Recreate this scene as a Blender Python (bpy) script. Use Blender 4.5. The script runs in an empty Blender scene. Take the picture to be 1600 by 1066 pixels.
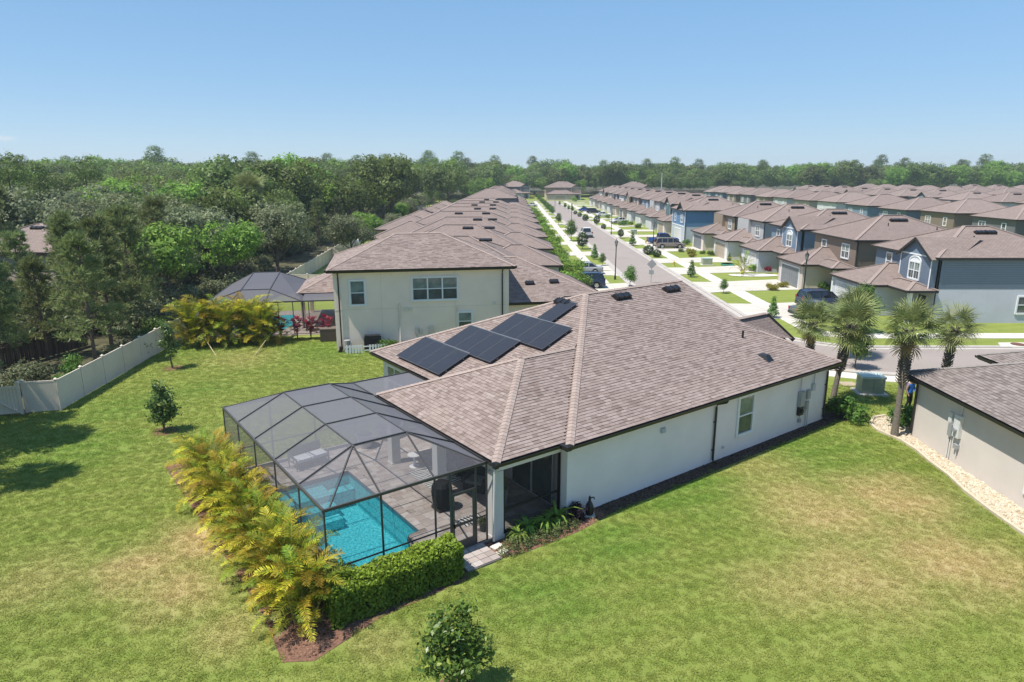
import bpy, math, random
import numpy as np
from mathutils import Vector, Matrix
random.seed(7); RNG = np.random.default_rng(7)
R_ = math.radians
SC = bpy.context.scene
COL = SC.collection

# ------------------------------------------------------------------ camera
CAM_H, PITCH, FPX = 12.4, R_(13.9), 1056.0
cam_d = bpy.data.cameras.new('camera'); cam = bpy.data.objects.new('camera', cam_d); COL.objects.link(cam)
cam.location = (0, 0, CAM_H); cam.rotation_euler = (R_(90) - PITCH, 0, 0)
cam_d.sensor_width = 36; cam_d.lens = 36 * FPX / 1600; cam_d.clip_start = 0.1; cam_d.clip_end = 8000
SC.camera = cam

# ------------------------------------------------------------------ sky, sun, exposure
SUN_EL, SUN_AZ = R_(65), R_(247)
wd = bpy.data.worlds.new('World'); SC.world = wd; wd.use_nodes = True
nt = wd.node_tree; nt.nodes.clear()
sky = nt.nodes.new('ShaderNodeTexSky'); sky.sky_type = 'NISHITA'; sky.sun_disc = False
sky.sun_elevation = SUN_EL; sky.sun_rotation = R_(94); sky.altitude = 600
sky.air_density = 1.0; sky.dust_density = 0.1; sky.ozone_density = 4
gam = nt.nodes.new('ShaderNodeGamma'); gam.inputs[1].default_value = .38
smul = nt.nodes.new('ShaderNodeMix'); smul.data_type = 'RGBA'; smul.blend_type = 'MULTIPLY'; smul.inputs[0].default_value = 1; smul.inputs[7].default_value = (2.0, 2.27, 2.6, 1)
shs = nt.nodes.new('ShaderNodeHueSaturation'); shs.inputs['Saturation'].default_value = 1.42
bg = nt.nodes.new('ShaderNodeBackground'); bg.inputs[1].default_value = 0.1
wo = nt.nodes.new('ShaderNodeOutputWorld')
# two faint fair-weather wisps low over the left horizon
tcw = nt.nodes.new('ShaderNodeTexCoord'); last = shs.outputs[0]
for (cx_, cz_, rx_, rz_, k_) in ((-.665, .0425, .026, .0065, .5), (-.586, .0395, .018, .005, .4)):
    mp = nt.nodes.new('ShaderNodeMapping'); mp.vector_type = 'POINT'; c_ = (1 - cx_ * cx_) ** .5; mp.inputs['Location'].default_value = (-cx_ / rx_, -c_ / .05, -cz_ / rz_); mp.inputs['Scale'].default_value = (1 / rx_, 1 / .05, 1 / rz_); nt.links.new(tcw.outputs['Generated'], mp.inputs[0])
    ln = nt.nodes.new('ShaderNodeVectorMath'); ln.operation = 'LENGTH'; nt.links.new(mp.outputs[0], ln.inputs[0])
    nz_ = nt.nodes.new('ShaderNodeTexNoise'); nz_.inputs['Scale'].default_value = 1.6; nz_.inputs['Detail'].default_value = 5; nt.links.new(mp.outputs[0], nz_.inputs['Vector'])
    ad = nt.nodes.new('ShaderNodeMath'); ad.operation = 'MULTIPLY_ADD'; nt.links.new(nz_.outputs[0], ad.inputs[0]); ad.inputs[1].default_value = 1.2; nt.links.new(ln.outputs['Value'], ad.inputs[2])
    mr_ = nt.nodes.new('ShaderNodeMapRange'); mr_.interpolation_type = 'SMOOTHSTEP'; mr_.inputs[1].default_value = 1.5; mr_.inputs[2].default_value = .7; mr_.inputs[3].default_value = 0; mr_.inputs[4].default_value = k_; nt.links.new(ad.outputs[0], mr_.inputs[0])
    mc_ = nt.nodes.new('ShaderNodeMix'); mc_.data_type = 'RGBA'; nt.links.new(mr_.outputs[0], mc_.inputs[0]); nt.links.new(last, mc_.inputs[6]); mc_.inputs[7].default_value = (5.6, 5.5, 5.6, 1); last = mc_.outputs[2]
nt.links.new(sky.outputs[0], gam.inputs[0]); nt.links.new(gam.outputs[0], smul.inputs[6]); nt.links.new(smul.outputs[2], shs.inputs['Color']); nt.links.new(last, bg.inputs[0]); nt.links.new(bg.outputs[0], wo.inputs[0])
sd = bpy.data.lights.new('sun', 'SUN'); sd.energy = 4.3; sd.angle = R_(0.53); sd.color = (1, 0.95, 0.87)
sun = bpy.data.objects.new('sun', sd); COL.objects.link(sun); sun.location = (-60, 0, 90)
to_sun = Vector((math.sin(SUN_AZ) * math.cos(SUN_EL), math.cos(SUN_AZ) * math.cos(SUN_EL), math.sin(SUN_EL)))
sun.rotation_euler = to_sun.to_track_quat('Z', 'Y').to_euler()
SC.view_settings.view_transform = 'Standard'; SC.view_settings.look = 'None'
SC.view_settings.exposure = 0.72; SC.view_settings.gamma = 1; SC.view_settings.use_curve_mapping = False
SC.render.engine = 'CYCLES'
try:
    SC.cycles.use_denoising = True
    SC.cycles.max_bounces = 8; SC.cycles.diffuse_bounces = 4; SC.cycles.glossy_bounces = 3
    SC.cycles.transmission_bounces = 6; SC.cycles.transparent_max_bounces = 24; SC.cycles.volume_bounces = 0
except Exception: pass

# ------------------------------------------------------------------ surveying helpers: a photo pixel on a level plane is a place
def ray(u, v):
    x = (u - 800) / FPX; y = -(v - 533) / FPX
    return np.array([x, math.cos(PITCH) + y * math.sin(PITCH), -math.sin(PITCH) + y * math.cos(PITCH)])
def G(u, v, z=0.0):
    r = ray(u, v); t = (z - CAM_H) / r[2]
    return (r[0] * t, r[1] * t)
def HT(u, v, p):
    r = ray(u, v); return CAM_H + r[2] * p[1] / r[1]

# ------------------------------------------------------------------ mesh helpers
class MB:
    def __init__(s): s.v = []; s.f = []; s.m = []; s.M = None; s.t = []
    def P(s, p):
        return tuple(s.M @ Vector(p)) if s.M is not None else tuple(p)
    def poly(s, pts, mi=0, tint=0.5):
        n = len(s.v); s.v += [s.P(p) for p in pts]; s.f.append(tuple(range(n, n + len(pts)))); s.m.append(mi); s.t.append(tint)
    def mesh(s, vs, fs, mi=0, tint=0.5):
        n = len(s.v); s.v += [s.P(p) for p in vs]
        for f in fs: s.f.append(tuple(i + n for i in f)); s.m.append(mi); s.t.append(tint)
    def box(s, x0, y0, z0, x1, y1, z1, mi=0, tint=0.5):
        vs = [(x0,y0,z0),(x1,y0,z0),(x1,y1,z0),(x0,y1,z0),(x0,y0,z1),(x1,y0,z1),(x1,y1,z1),(x0,y1,z1)]
        s.mesh(vs, [(0,3,2,1),(4,5,6,7),(0,1,5,4),(1,2,6,5),(2,3,7,6),(3,0,4,7)], mi, tint)
    def bar(s, a, b, w, h=None, mi=0, up=(0, 0, 1)):
        h = h or w; a = Vector(a); b = Vector(b); d = (b - a).normalized(); u = Vector(up)
        if abs(d.dot(u)) > .98: u = Vector((1, 0, 0))
        x = d.cross(u).normalized() * (w / 2); y = x.cross(d).normalized() * (h / 2)
        vs = [a - x - y, a + x - y, a + x + y, a - x + y, b - x - y, b + x - y, b + x + y, b - x + y]
        s.mesh([tuple(p) for p in vs], [(0,1,2,3),(7,6,5,4),(0,4,5,1),(1,5,6,2),(2,6,7,3),(3,7,4,0)], mi)
    def tube(s, pts, rad, n=8, mi=0, cap=True):
        pts = [Vector(p) for p in pts]
        if not hasattr(rad, '__len__'): rad = [rad] * len(pts)
        rings = []
        for i, p in enumerate(pts):
            d = (pts[min(i + 1, len(pts) - 1)] - pts[max(i - 1, 0)]).normalized()
            u = Vector((0, 0, 1)) if abs(d.z) < .9 else Vector((1, 0, 0))
            x = d.cross(u).normalized(); y = x.cross(d)
            rings.append([p + (x * math.cos(a) + y * math.sin(a)) * rad[i] for a in [2 * math.pi * k / n for k in range(n)]])
        vs = [tuple(q) for r in rings for q in r]; fs = []
        for i in range(len(pts) - 1):
            for k in range(n): fs.append((i*n+k, i*n+(k+1)%n, (i+1)*n+(k+1)%n, (i+1)*n+k))
        if cap: fs += [tuple(range(n))[::-1], tuple(range((len(pts)-1)*n, len(pts)*n))]
        s.mesh(vs, fs, mi)
    def prism(s, pts, z0, z1, mi=0, top=True, bottom=False):
        n = len(pts); vs = [(x, y, z0) for x, y in pts] + [(x, y, z1) for x, y in pts]
        fs = [(i, (i+1) % n, n + (i+1) % n, n + i) for i in range(n)]
        if top: fs.append(tuple(range(n, 2*n)))
        if bottom: fs.append(tuple(range(n))[::-1])
        s.mesh(vs, fs, mi)
    def lathe(s, prof, n=12, c=(0, 0), mi=0):
        s.tube([(c[0], c[1], z) for r, z in prof], [r for r, z in prof], n, mi)
    def data(s, name, mats, smooth=False):
        me = bpy.data.meshes.new(name); me.from_pydata(s.v, [], s.f)
        for m in (mats if isinstance(mats, (list, tuple)) else [mats]): me.materials.append(m)
        me.polygons.foreach_set('material_index', s.m)
        uv = me.uv_layers.new(name='UVMap')
        co = np.array(s.v, dtype=np.float64).reshape(-1, 3); out = np.zeros((len(me.loops), 2)); k = 0
        for f in s.f:
            p = co[list(f)]; a = p - p[0]; nrm = np.zeros(3)
            for i in range(1, len(f) - 1): nrm += np.cross(a[i], a[i + 1])
            l = np.linalg.norm(nrm); nrm = nrm / l if l > 1e-12 else np.array([0, 0, 1.0])
            if abs(nrm[2]) > .999: e, w = np.array([1., 0, 0]), np.array([0, 1., 0])
            else:
                e = np.array([-nrm[1], nrm[0], 0]); e /= np.linalg.norm(e); w = np.cross(nrm, e)
            out[k:k + len(f), 0] = p @ e; out[k:k + len(f), 1] = p @ w; k += len(f)
        uv.data.foreach_set('uv', out.ravel())
        if len(set(s.t)) > 1:
            at = me.attributes.new('tint', 'FLOAT', 'FACE'); at.data.foreach_set('value', np.array(s.t, dtype=np.float32))
        if smooth: me.polygons.foreach_set('use_smooth', [True] * len(s.f))
        me.update(); return me
    def build(s, name, mats, parent=None, smooth=False, loc=None, rot=None):
        return link(name, s.data(name, mats, smooth), parent, loc, rot)
def link(name, me, parent=None, loc=None, rot=None, scale=None):
    o = bpy.data.objects.new(name, me); COL.objects.link(o)
    if parent is not None: o.parent = parent
    if loc is not None: o.location = loc
    if rot is not None: o.rotation_euler = rot if hasattr(rot, '__len__') else (0, 0, rot)
    if scale is not None: o.scale = scale if hasattr(scale, '__len__') else (scale,) * 3
    return o
def tag(o, label=None, cat=None, group=None, kind=None):
    for k, v in (('label', label), ('category', cat), ('group', group), ('kind', kind)):
        if v: o[k] = v
    return o
def thing(name, label, cat, loc=(0, 0, 0), rot=0, group=None, scale=None):
    o = link(name, None, None, (loc[0], loc[1], loc[2] if len(loc) > 2 else 0), rot, scale)
    o.empty_display_size = .3
    return tag(o, label, cat, group)
def struct(name, mb, mat, **k): return tag(mb.build(name, mat, **k), kind='structure')
def np_mesh(name, quads, mat, tint=None, smooth=False):
    """quads: (n,4,3) array -> mesh of free quads"""
    n = len(quads); me = bpy.data.meshes.new(name)
    me.vertices.add(n * 4); me.vertices.foreach_set('co', quads.reshape(-1).astype(np.float32))
    me.loops.add(n * 4); me.loops.foreach_set('vertex_index', np.arange(n * 4, dtype=np.int32))
    me.polygons.add(n); me.polygons.foreach_set('loop_start', np.arange(0, n * 4, 4, dtype=np.int32))
    me.polygons.foreach_set('loop_total', np.full(n, 4, dtype=np.int32))
    me.materials.append(mat)
    if tint is not None:
        at = me.attributes.new('tint', 'FLOAT', 'FACE'); at.data.foreach_set('value', tint.astype(np.float32))
    me.update(calc_edges=True); me.validate(); return me
def dup(root, loc, rot=0, scale=None, label=None, group=None):
    r = root.copy(); COL.objects.link(r); r.location = loc if len(loc) == 3 else (*loc, 0); r.rotation_euler = (0, 0, rot)
    if scale is not None: r.scale = scale if hasattr(scale, '__len__') else (scale,) * 3
    if label: r['label'] = label
    if group: r['group'] = group
    for ch in list(root.children):
        c = ch.copy(); COL.objects.link(c); c.parent = r
        for g in ch.children:
            d = g.copy(); COL.objects.link(d); d.parent = c
    return r

# ------------------------------------------------------------------ materials
def nodes(name):
    m = bpy.data.materials.new(name); m.use_nodes = True; t = m.node_tree; b = t.nodes['Principled BSDF']
    b.inputs['Specular IOR Level'].default_value = .3
    return m, t, b
def N(t, typ, **k):
    n = t.nodes.new(typ)
    for a, v in k.items():
        if a.startswith('i_'): n.inputs[a[2:].replace('_', ' ')].default_value = v
        else: setattr(n, a, v)
    return n
def mixc(t, fac, a, b, mode='MIX'):
    n = t.nodes.new('ShaderNodeMix'); n.data_type = 'RGBA'; n.blend_type = mode
    for i, x in ((0, fac), (6, a), (7, b)):
        if hasattr(x, 'is_output') or hasattr(x, 'links'): t.links.new(x, n.inputs[i])
        else: n.inputs[i].default_value = (*x, 1) if (i > 0 and len(x) == 3) else x
    return n.outputs[2]
def noise(t, vec, scale, detail=3, rough=.55):
    n = N(t, 'ShaderNodeTexNoise'); n.inputs['Scale'].default_value = scale; n.inputs['Detail'].default_value = detail; n.inputs['Roughness'].default_value = rough
    if vec is not None: t.links.new(vec, n.inputs['Vector'])
    return n.outputs[0]
def ramp(t, fac, lo, hi):
    n = N(t, 'ShaderNodeMapRange'); n.inputs[1].default_value = lo; n.inputs[2].default_value = hi; t.links.new(fac, n.inputs[0]); return n.outputs[0]
def math_(t, op, a, b=None):
    n = N(t, 'ShaderNodeMath', operation=op)
    for i, x in ((0, a), (1, b)):
        if x is None: continue
        if hasattr(x, 'links'): t.links.new(x, n.inputs[i])
        else: n.inputs[i].default_value = x
    return n.outputs[0]
def bump(t, b, h, strength=.3, dist=.02):
    n = N(t, 'ShaderNodeBump'); n.inputs['Strength'].default_value = strength; n.inputs['Distance'].default_value = dist
    t.links.new(h, n.inputs['Height']); t.links.new(n.outputs[0], b.inputs['Normal'])
def sc_(c, k): return tuple(max(0, min(1, x * k)) for x in c)
_mc = {}
def mat(name, col, rough=.7, var=.12, ns=3.0, bs=0, bump_s=.2, metal=0, spec=.3, wear=0, objvar=0):
    if name in _mc: return _mc[name]
    m, t, b = nodes(name); geo = N(t, 'ShaderNodeNewGeometry'); pos = geo.outputs['Position']
    f = noise(t, pos, ns, 4, .6); c = mixc(t, ramp(t, f, .3, .7), sc_(col, 1 - var), sc_(col, 1 + var))
    if wear:
        f2 = noise(t, pos, ns * .17, 5, .65); c = mixc(t, math_(t, 'MULTIPLY', ramp(t, f2, .5, .75), wear), c, sc_(col, .6))
    if objvar:
        oi = N(t, 'ShaderNodeObjectInfo'); c = mixc(t, math_(t, 'MULTIPLY', oi.outputs['Random'], objvar), c, sc_(col, .55))
    t.links.new(c, b.inputs['Base Color']); b.inputs['Roughness'].default_value = rough; b.inputs['Metallic'].default_value = metal
    b.inputs['Specular IOR Level'].default_value = spec
    if bs: bump(t, b, noise(t, pos, bs, 3), bump_s, .01)
    _mc[name] = m; return m
def stucco(col): return mat('stucco_%02x%02x%02x' % tuple(int(c * 255) for c in col), col, .85, .05, .7, 60, .25, wear=.12)
def siding(col):
    k = 'siding_%02x%02x%02x' % tuple(int(c * 255) for c in col)
    if k in _mc: return _mc[k]
    m, t, b = nodes(k); uv = N(t, 'ShaderNodeUVMap'); sep = N(t, 'ShaderNodeSeparateXYZ'); t.links.new(uv.outputs[0], sep.inputs[0])
    fr = math_(t, 'FRACT', math_(t, 'DIVIDE', sep.outputs[1], .19))
    groove = ramp(t, fr, 0, .16); geo = N(t, 'ShaderNodeNewGeometry')
    c = mixc(t, groove, sc_(col, .62), col); c = mixc(t, ramp(t, noise(t, geo.outputs['Position'], .8, 4), .35, .7), c, mixc(t, .12, c, sc_(col, .6)))
    t.links.new(c, b.inputs['Base Color']); b.inputs['Roughness'].default_value = .65
    bump(t, b, fr, .7, .03); _mc[k] = m; return m
def roof_mat(name, a, bcol, d):
    """laid shingles for roofs too far off to tell the tabs apart: colour and relief only"""
    m, t, b = nodes(name); uv = N(t, 'ShaderNodeUVMap'); br = N(t, 'ShaderNodeTexBrick')
    t.links.new(uv.outputs[0], br.inputs['Vector']); br.inputs['Scale'].default_value = 1
    br.inputs['Brick Width'].default_value = .33; br.inputs['Row Height'].default_value = .16; br.inputs['Mortar Size'].default_value = .012
    br.inputs['Color1'].default_value = (*a, 1); br.inputs['Color2'].default_value = (*bcol, 1); br.inputs['Mortar'].default_value = (*d, 1); br.offset = .5
    br.inputs['Bias'].default_value = 0
    geo = N(t, 'ShaderNodeNewGeometry'); f = noise(t, geo.outputs['Position'], 1.1, 5, .7); f2 = noise(t, geo.outputs['Position'], 9, 2)
    oi = N(t, 'ShaderNodeObjectInfo')
    c = mixc(t, ramp(t, f, .3, .75), br.outputs[0], mixc(t, .35, br.outputs[0], d)); c = mixc(t, ramp(t, f2, .35, .8), c, mixc(t, .3, c, sc_(a, 1.3)))
    c = mixc(t, math_(t, 'MULTIPLY', oi.outputs['Random'], .22), c, sc_(d, .8))
    t.links.new(c, b.inputs['Base Color']); b.inputs['Roughness'].default_value = .95
    b.inputs['Specular IOR Level'].default_value = .15
    bump(t, b, br.outputs['Fac'], -.6, .02); return m
def tint_mat(name, cols, rough=.9, use_object=False, spec=.2, bs=0, bstr=.3, grain=0):
    """colour by each piece's own random tint"""
    m, t, b = nodes(name)
    if use_object: fac = N(t, 'ShaderNodeObjectInfo').outputs['Random']
    else: fac = N(t, 'ShaderNodeAttribute', attribute_name='tint').outputs['Fac']
    cr = N(t, 'ShaderNodeValToRGB'); t.links.new(fac, cr.inputs[0]); e = cr.color_ramp.elements
    while len(e) < len(cols): e.new(.5)
    for i, c in enumerate(cols): e[i].position = i / (len(cols) - 1); e[i].color = (*c, 1)
    c = cr.outputs[0]
    geo = N(t, 'ShaderNodeNewGeometry')
    if grain:
        c = mixc(t, math_(t, 'MULTIPLY', ramp(t, noise(t, geo.outputs['Position'], grain, 4, .7), .3, .7), .3), c, sc_(cols[0], .7))
        c = mixc(t, math_(t, 'MULTIPLY', ramp(t, noise(t, geo.outputs['Position'], .5, 4, .6), .45, .75), .3), c, sc_(cols[0], .8))
    t.links.new(c, b.inputs['Base Color']); b.inputs['Roughness'].default_value = rough; b.inputs['Specular IOR Level'].default_value = spec
    if bs: bump(t, b, noise(t, geo.outputs['Position'], bs, 2), bstr, .01)
    return m
def leaf_mat(name, dark, light, accent=None, trans=.38, patch=.35, objv=.5, rough=.5, acc=(.78, .95)):
    m, t, b = nodes(name); geo = N(t, 'ShaderNodeNewGeometry'); oi = N(t, 'ShaderNodeObjectInfo')
    at = N(t, 'ShaderNodeAttribute', attribute_name='tint')
    f = math_(t, 'ADD', math_(t, 'MULTIPLY', at.outputs['Fac'], .75), math_(t, 'MULTIPLY', ramp(t, noise(t, geo.outputs['Position'], patch, 2), .3, .7), .3))
    c = mixc(t, f, dark, light)
    if accent: c = mixc(t, ramp(t, at.outputs['Fac'], *acc), c, accent)
    hs = N(t, 'ShaderNodeHueSaturation'); t.links.new(c, hs.inputs['Color'])
    t.links.new(math_(t, 'ADD', math_(t, 'MULTIPLY', oi.outputs['Random'], .05 * objv), .5 - .025 * objv), hs.inputs['Hue'])
    t.links.new(math_(t, 'ADD', math_(t, 'MULTIPLY', oi.outputs['Random'], .7 * objv), 1 - .35 * objv), hs.inputs['Value'])
    t.links.new(hs.outputs[0], b.inputs['Base Color']); b.inputs['Roughness'].default_value = rough; b.inputs['Specular IOR Level'].default_value = .25
    tr = N(t, 'ShaderNodeBsdfTranslucent'); t.links.new(hs.outputs[0], tr.inputs[0])
    mx = N(t, 'ShaderNodeMixShader'); mx.inputs[0].default_value = trans
    t.links.new(b.outputs[0], mx.inputs[1]); t.links.new(tr.outputs[0], mx.inputs[2])
    t.links.new(mx.outputs[0], t.nodes['Material Output'].inputs[0]); return m

# ------------------------------------------------------------------ the main house's own axes (front wall runs along ax, back garden along ay)
HO = Vector((*G(893, 808), 0)); HROT = R_(90 - 53.42)
HX = Vector((math.cos(HROT), math.sin(HROT), 0)); HY = Vector((-math.sin(HROT), math.cos(HROT), 0))
def W(a, b, z=0): return HO + HX * a + HY * b + Vector((0, 0, z))
def Lc(x, y): d = Vector((x, y, 0)) - HO; return d.dot(HX), d.dot(HY)

# ------------------------------------------------------------------ lawn colour, shared by the soil sheet and the blades standing on it
STRAW = [((1290, 800), 4.39, 0.80), ((1400, 780), 4.15, 0.85), ((1480, 870), 4.39, 0.90), ((1340, 900), 3.66, 0.70), ((1230, 920), 2.68, 0.50), ((1200, 730), 2.93, 0.40), ((230, 880), 2.68, 0.80), ((320, 840), 2.81, 1.00), ((290, 920), 2.44, 0.85), ((370, 800), 1.71, 0.90), ((60, 910), 2.93, 0.40), ((360, 990), 1.71, 0.50), ((380, 560), 4.27, 0.30), ((590, 1010), 1.46, 0.30)]
LUSH = [((1050, 760), 4.5, .9), ((950, 850), 3, .8), ((850, 930), 3, .7), ((130, 700), 4, .7), ((300, 610), 3, .5), ((1250, 700), 5, .7), ((520, 545), 6, .7), ((180, 640), 4, .6), ((300, 545), 5, .5), ((1500, 790), 2.5, .5)]
def blobs(t, pos, lst):
    acc = None
    nz = noise(t, pos, .45, 4, .65)
    for (px, r, s) in lst:
        g = G(*px); vm = N(t, 'ShaderNodeVectorMath', operation='DISTANCE'); t.links.new(pos, vm.inputs[0]); vm.inputs[1].default_value = (g[0], g[1], 0)
        w = math_(t, 'ADD', vm.outputs['Value'], math_(t, 'MULTIPLY', math_(t, 'SUBTRACT', nz, .5), r * 1.0))
        mr = N(t, 'ShaderNodeMapRange', interpolation_type='SMOOTHSTEP'); mr.inputs[1].default_value = r; mr.inputs[2].default_value = 0; mr.inputs[3].default_value = 0; mr.inputs[4].default_value = s
        t.links.new(w, mr.inputs[0]); acc = mr.outputs[0] if acc is None else math_(t, 'MAXIMUM', acc, mr.outputs[0])
    return acc
def lawn_colour(t):
    pos = N(t, 'ShaderNodeNewGeometry').outputs['Position']
    n1, n2, n3 = noise(t, pos, .13, 4, .6), noise(t, pos, .8, 4, .65), noise(t, pos, 7, 3, .6)
    green = mixc(t, ramp(t, n1, .32, .68), (0.196, 0.272, 0.045), (0.267, 0.334, 0.067))
    green = mixc(t, math_(t, 'MULTIPLY', ramp(t, n2, .3, .8), .55), green, (0.337, 0.370, 0.097))
    green = mixc(t, blobs(t, pos, LUSH), green, (0.141, 0.272, 0.037))
    f = math_(t, 'ADD', blobs(t, pos, STRAW), math_(t, 'MULTIPLY', ramp(t, n2, .6, .85), .12))
    f = math_(t, 'MULTIPLY', f, math_(t, 'ADD', .72, math_(t, 'MULTIPLY', ramp(t, n3, .3, .7), .35)))
    c = mixc(t, f, green, (.62, .45, .235))
    # mower tracks, one width after another along the house
    dp = N(t, 'ShaderNodeVectorMath', operation='DOT_PRODUCT'); t.links.new(pos, dp.inputs[0]); dp.inputs[1].default_value = (HX.x * .35 + .94 * HY.x, HX.y * .35 + .94 * HY.y, 0)
    sw = math_(t, 'SINE', math_(t, 'ADD', math_(t, 'MULTIPLY', dp.outputs['Value'], 4.9), math_(t, 'MULTIPLY', n2, 2.0)))
    c = mixc(t, ramp(t, sw, -.5, 1.4), c, mixc(t, .22, c, (0.471, 0.473, 0.150)))
    return mixc(t, ramp(t, n3, .45, .8), c, mixc(t, .2, c, (0.471, 0.417, 0.150)))
def lawn_material(name, k, translucent=0):
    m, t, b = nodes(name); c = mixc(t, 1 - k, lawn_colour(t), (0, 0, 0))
    if translucent:
        at = N(t, 'ShaderNodeObjectInfo'); c = mixc(t, math_(t, 'MULTIPLY', at.outputs['Random'], .5), c, mixc(t, .5, c, (.4, .4, .12)))
    t.links.new(c, b.inputs['Base Color']); b.inputs['Roughness'].default_value = .8; b.inputs['Specular IOR Level'].default_value = .12
    if translucent:
        tr = N(t, 'ShaderNodeBsdfTranslucent'); t.links.new(c, tr.inputs[0]); mx = N(t, 'ShaderNodeMixShader'); mx.inputs[0].default_value = .5
        t.links.new(b.outputs[0], mx.inputs[1]); t.links.new(tr.outputs[0], mx.inputs[2]); t.links.new(mx.outputs[0], t.nodes['Material Output'].inputs[0])
    pos = N(t, 'ShaderNodeNewGeometry').outputs['Position']
    if not translucent: bump(t, b, noise(t, pos, 14, 4, .7), .9, .06)
    return m
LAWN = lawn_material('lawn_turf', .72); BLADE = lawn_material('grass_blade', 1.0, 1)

# palette (real base colours)
CONC = mat('concrete', (.5, .46, .4), .9, .09, .6, 30, .15, wear=.4)
CONC2 = mat('concrete_walk', (.57, .53, .465), .9, .06, .7, 30, .15, wear=.12)
ROADM = mat('asphalt', (.275, .235, .21), .92, .06, .25, 35, .3, wear=.15)
WHITE = mat('white_trim', (.72, .73, .74), .5, .03, 1)
BRONZE = mat('bronze_metal', (.018, .016, .015), .38, .1, 3, spec=.5)
BLACK = mat('black_metal', (.012, .012, .013), .35, .1, 3, spec=.5)
GALV = mat('grey_box_metal', (.36, .37, .38), .45, .06, 5, metal=.3, spec=.5)
SCREENFR = mat('cage_bronze', (.06, .056, .053), .42, .1, 3, spec=.5)
FASCIA = mat('dark_fascia', (.028, .026, .025), .5, .1, 4)
GREYROD = mat('grey_pipe', (.42, .43, .44), .5, .05, 4)
VINYL = mat('vinyl_fence_panel', (.62, .54, .45), .6, .06, .8, wear=.15)
BARK = mat('bark', (.13, .1, .075), .95, .3, 9, 25, .6)
PALMBARK = mat('palm_bark', (.16, .135, .11), .95, .35, 14, 30, .7)
MULCH = mat('mulch', (.075, .048, .036), 1, .5, 18, 60, .9)
MULCHR = mat('pine_bark_mulch', (.17, .09, .06), 1, .45, 14, 60, .9)
GRAVEL = mat('tan_gravel', (.47, .39, .28), .95, .25, 12, 50, .9)
RUBBER = mat('tyre_rubber', (.012, .012, .012), .8, .1, 5)
RIM = mat('alloy_rim', (.42, .43, .45), .3, .05, 5, metal=.8)
def glass_mat(name, col, rough=.04):
    m, t, b = nodes(name); geo = N(t, 'ShaderNodeNewGeometry')
    c = mixc(t, ramp(t, noise(t, geo.outputs['Position'], 1.3, 3), .35, .65), sc_(col, .6), sc_(col, 1.4))
    t.links.new(c, b.inputs['Base Color']); b.inputs['Roughness'].default_value = rough; b.inputs['Specular IOR Level'].default_value = .8; return m
GLASS = glass_mat('window_glass', (.05, .066, .066)); CARGLASS = glass_mat('car_glass', (.012, .014, .017), .02)
BLIND = glass_mat('blind_behind_glass', (.15, .19, .175), .06)
S1, S2, SD = (.285, .215, .182), (.19, .137, .116), (.1, .074, .066)
ROOF = roof_mat('roof_shingle', (.285, .228, .203), (.23, .18, .16), SD)
ROOFBASE = mat('roof_underlay', (.2, .148, .13), .95, .2, 3)
SH_TINTS = [(.19, .146, .129), (.236, .184, .163), (.268, .211, .189), (.288, .229, .206), (.31, .249, .225), (.256, .2, .178), (.34, .278, .252)]
SHINGLE = tint_mat('shingle_tab', SH_TINTS, .95, spec=.1, bs=90, bstr=.4, grain=25)
SHINGLE_O = tint_mat('shingle_piece', SH_TINTS, .95, True, spec=.1, bs=90, bstr=.4, grain=25)
SHG = [(.155, .13, .119), (.205, .17, .155), (.24, .204, .187), (.27, .232, .214), (.22, .184, .168)]
SHINGLE_G = tint_mat('shingle_grey', SHG, .95, spec=.1, bs=90, bstr=.4, grain=25)
CAPM = tint_mat('ridge_cap', [(.3, .235, .205), (.33, .262, .23), (.36, .288, .255)], .95, spec=.1, bs=90, grain=25)
PAV = [(.27, .225, .2), (.36, .31, .285), (.42, .375, .345), (.33, .27, .24), (.46, .42, .395)]
PAVER_S, PAVER_O = tint_mat('paver', PAV, .85, bs=50, grain=7), tint_mat('paver_piece', PAV, .85, True, bs=50, grain=7)

# ------------------------------------------------------------------ ground and water-tight setting
gb = MB()   # one sheet to the horizon, open only where the pool is dug
hx0, hx1, hy0, hy1, BIG = -8.9, -4.9, 1.2, 8.95, 4000
ring = [tuple(W(a, b).xy) for a, b in ((hx0, hy0), (hx1, hy0), (hx1, hy1), (hx0, hy1))]; rim = [tuple(W(a, b).xy) for a, b in ((-BIG, -BIG), (BIG, -BIG), (BIG, BIG), (-BIG, BIG))]
for i in range(4): j = (i + 1) % 4; gb.poly([(*rim[i], 0), (*rim[j], 0), (*ring[j], 0), (*ring[i], 0)])
struct('lawn', gb, LAWN)
WOODSOIL = mat('wood_soil', (.075, .07, .035), 1, .45, .6, 8, .8)
fb = MB(); fb.poly([(-27.2, 33.6, .006), (-25.6, 33.6, .006), (-26.2, 52, .006), (-26.4, 60, .006), (-25.4, 73, .006), (-27, 95, .006), (-30.5, 150, .006), (-36, 330, .006), (-900, 900, .006), (-900, 10, .006), (-60, 12, .006)])
struct('forest_floor', fb, WOODSOIL)
fb = MB(); fb.poly([(-900, 430, .01), (900, 430, .01), (2500, 3500, .01), (-2500, 3500, .01)]); struct('far_terrain', fb, WOODSOIL)

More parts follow.
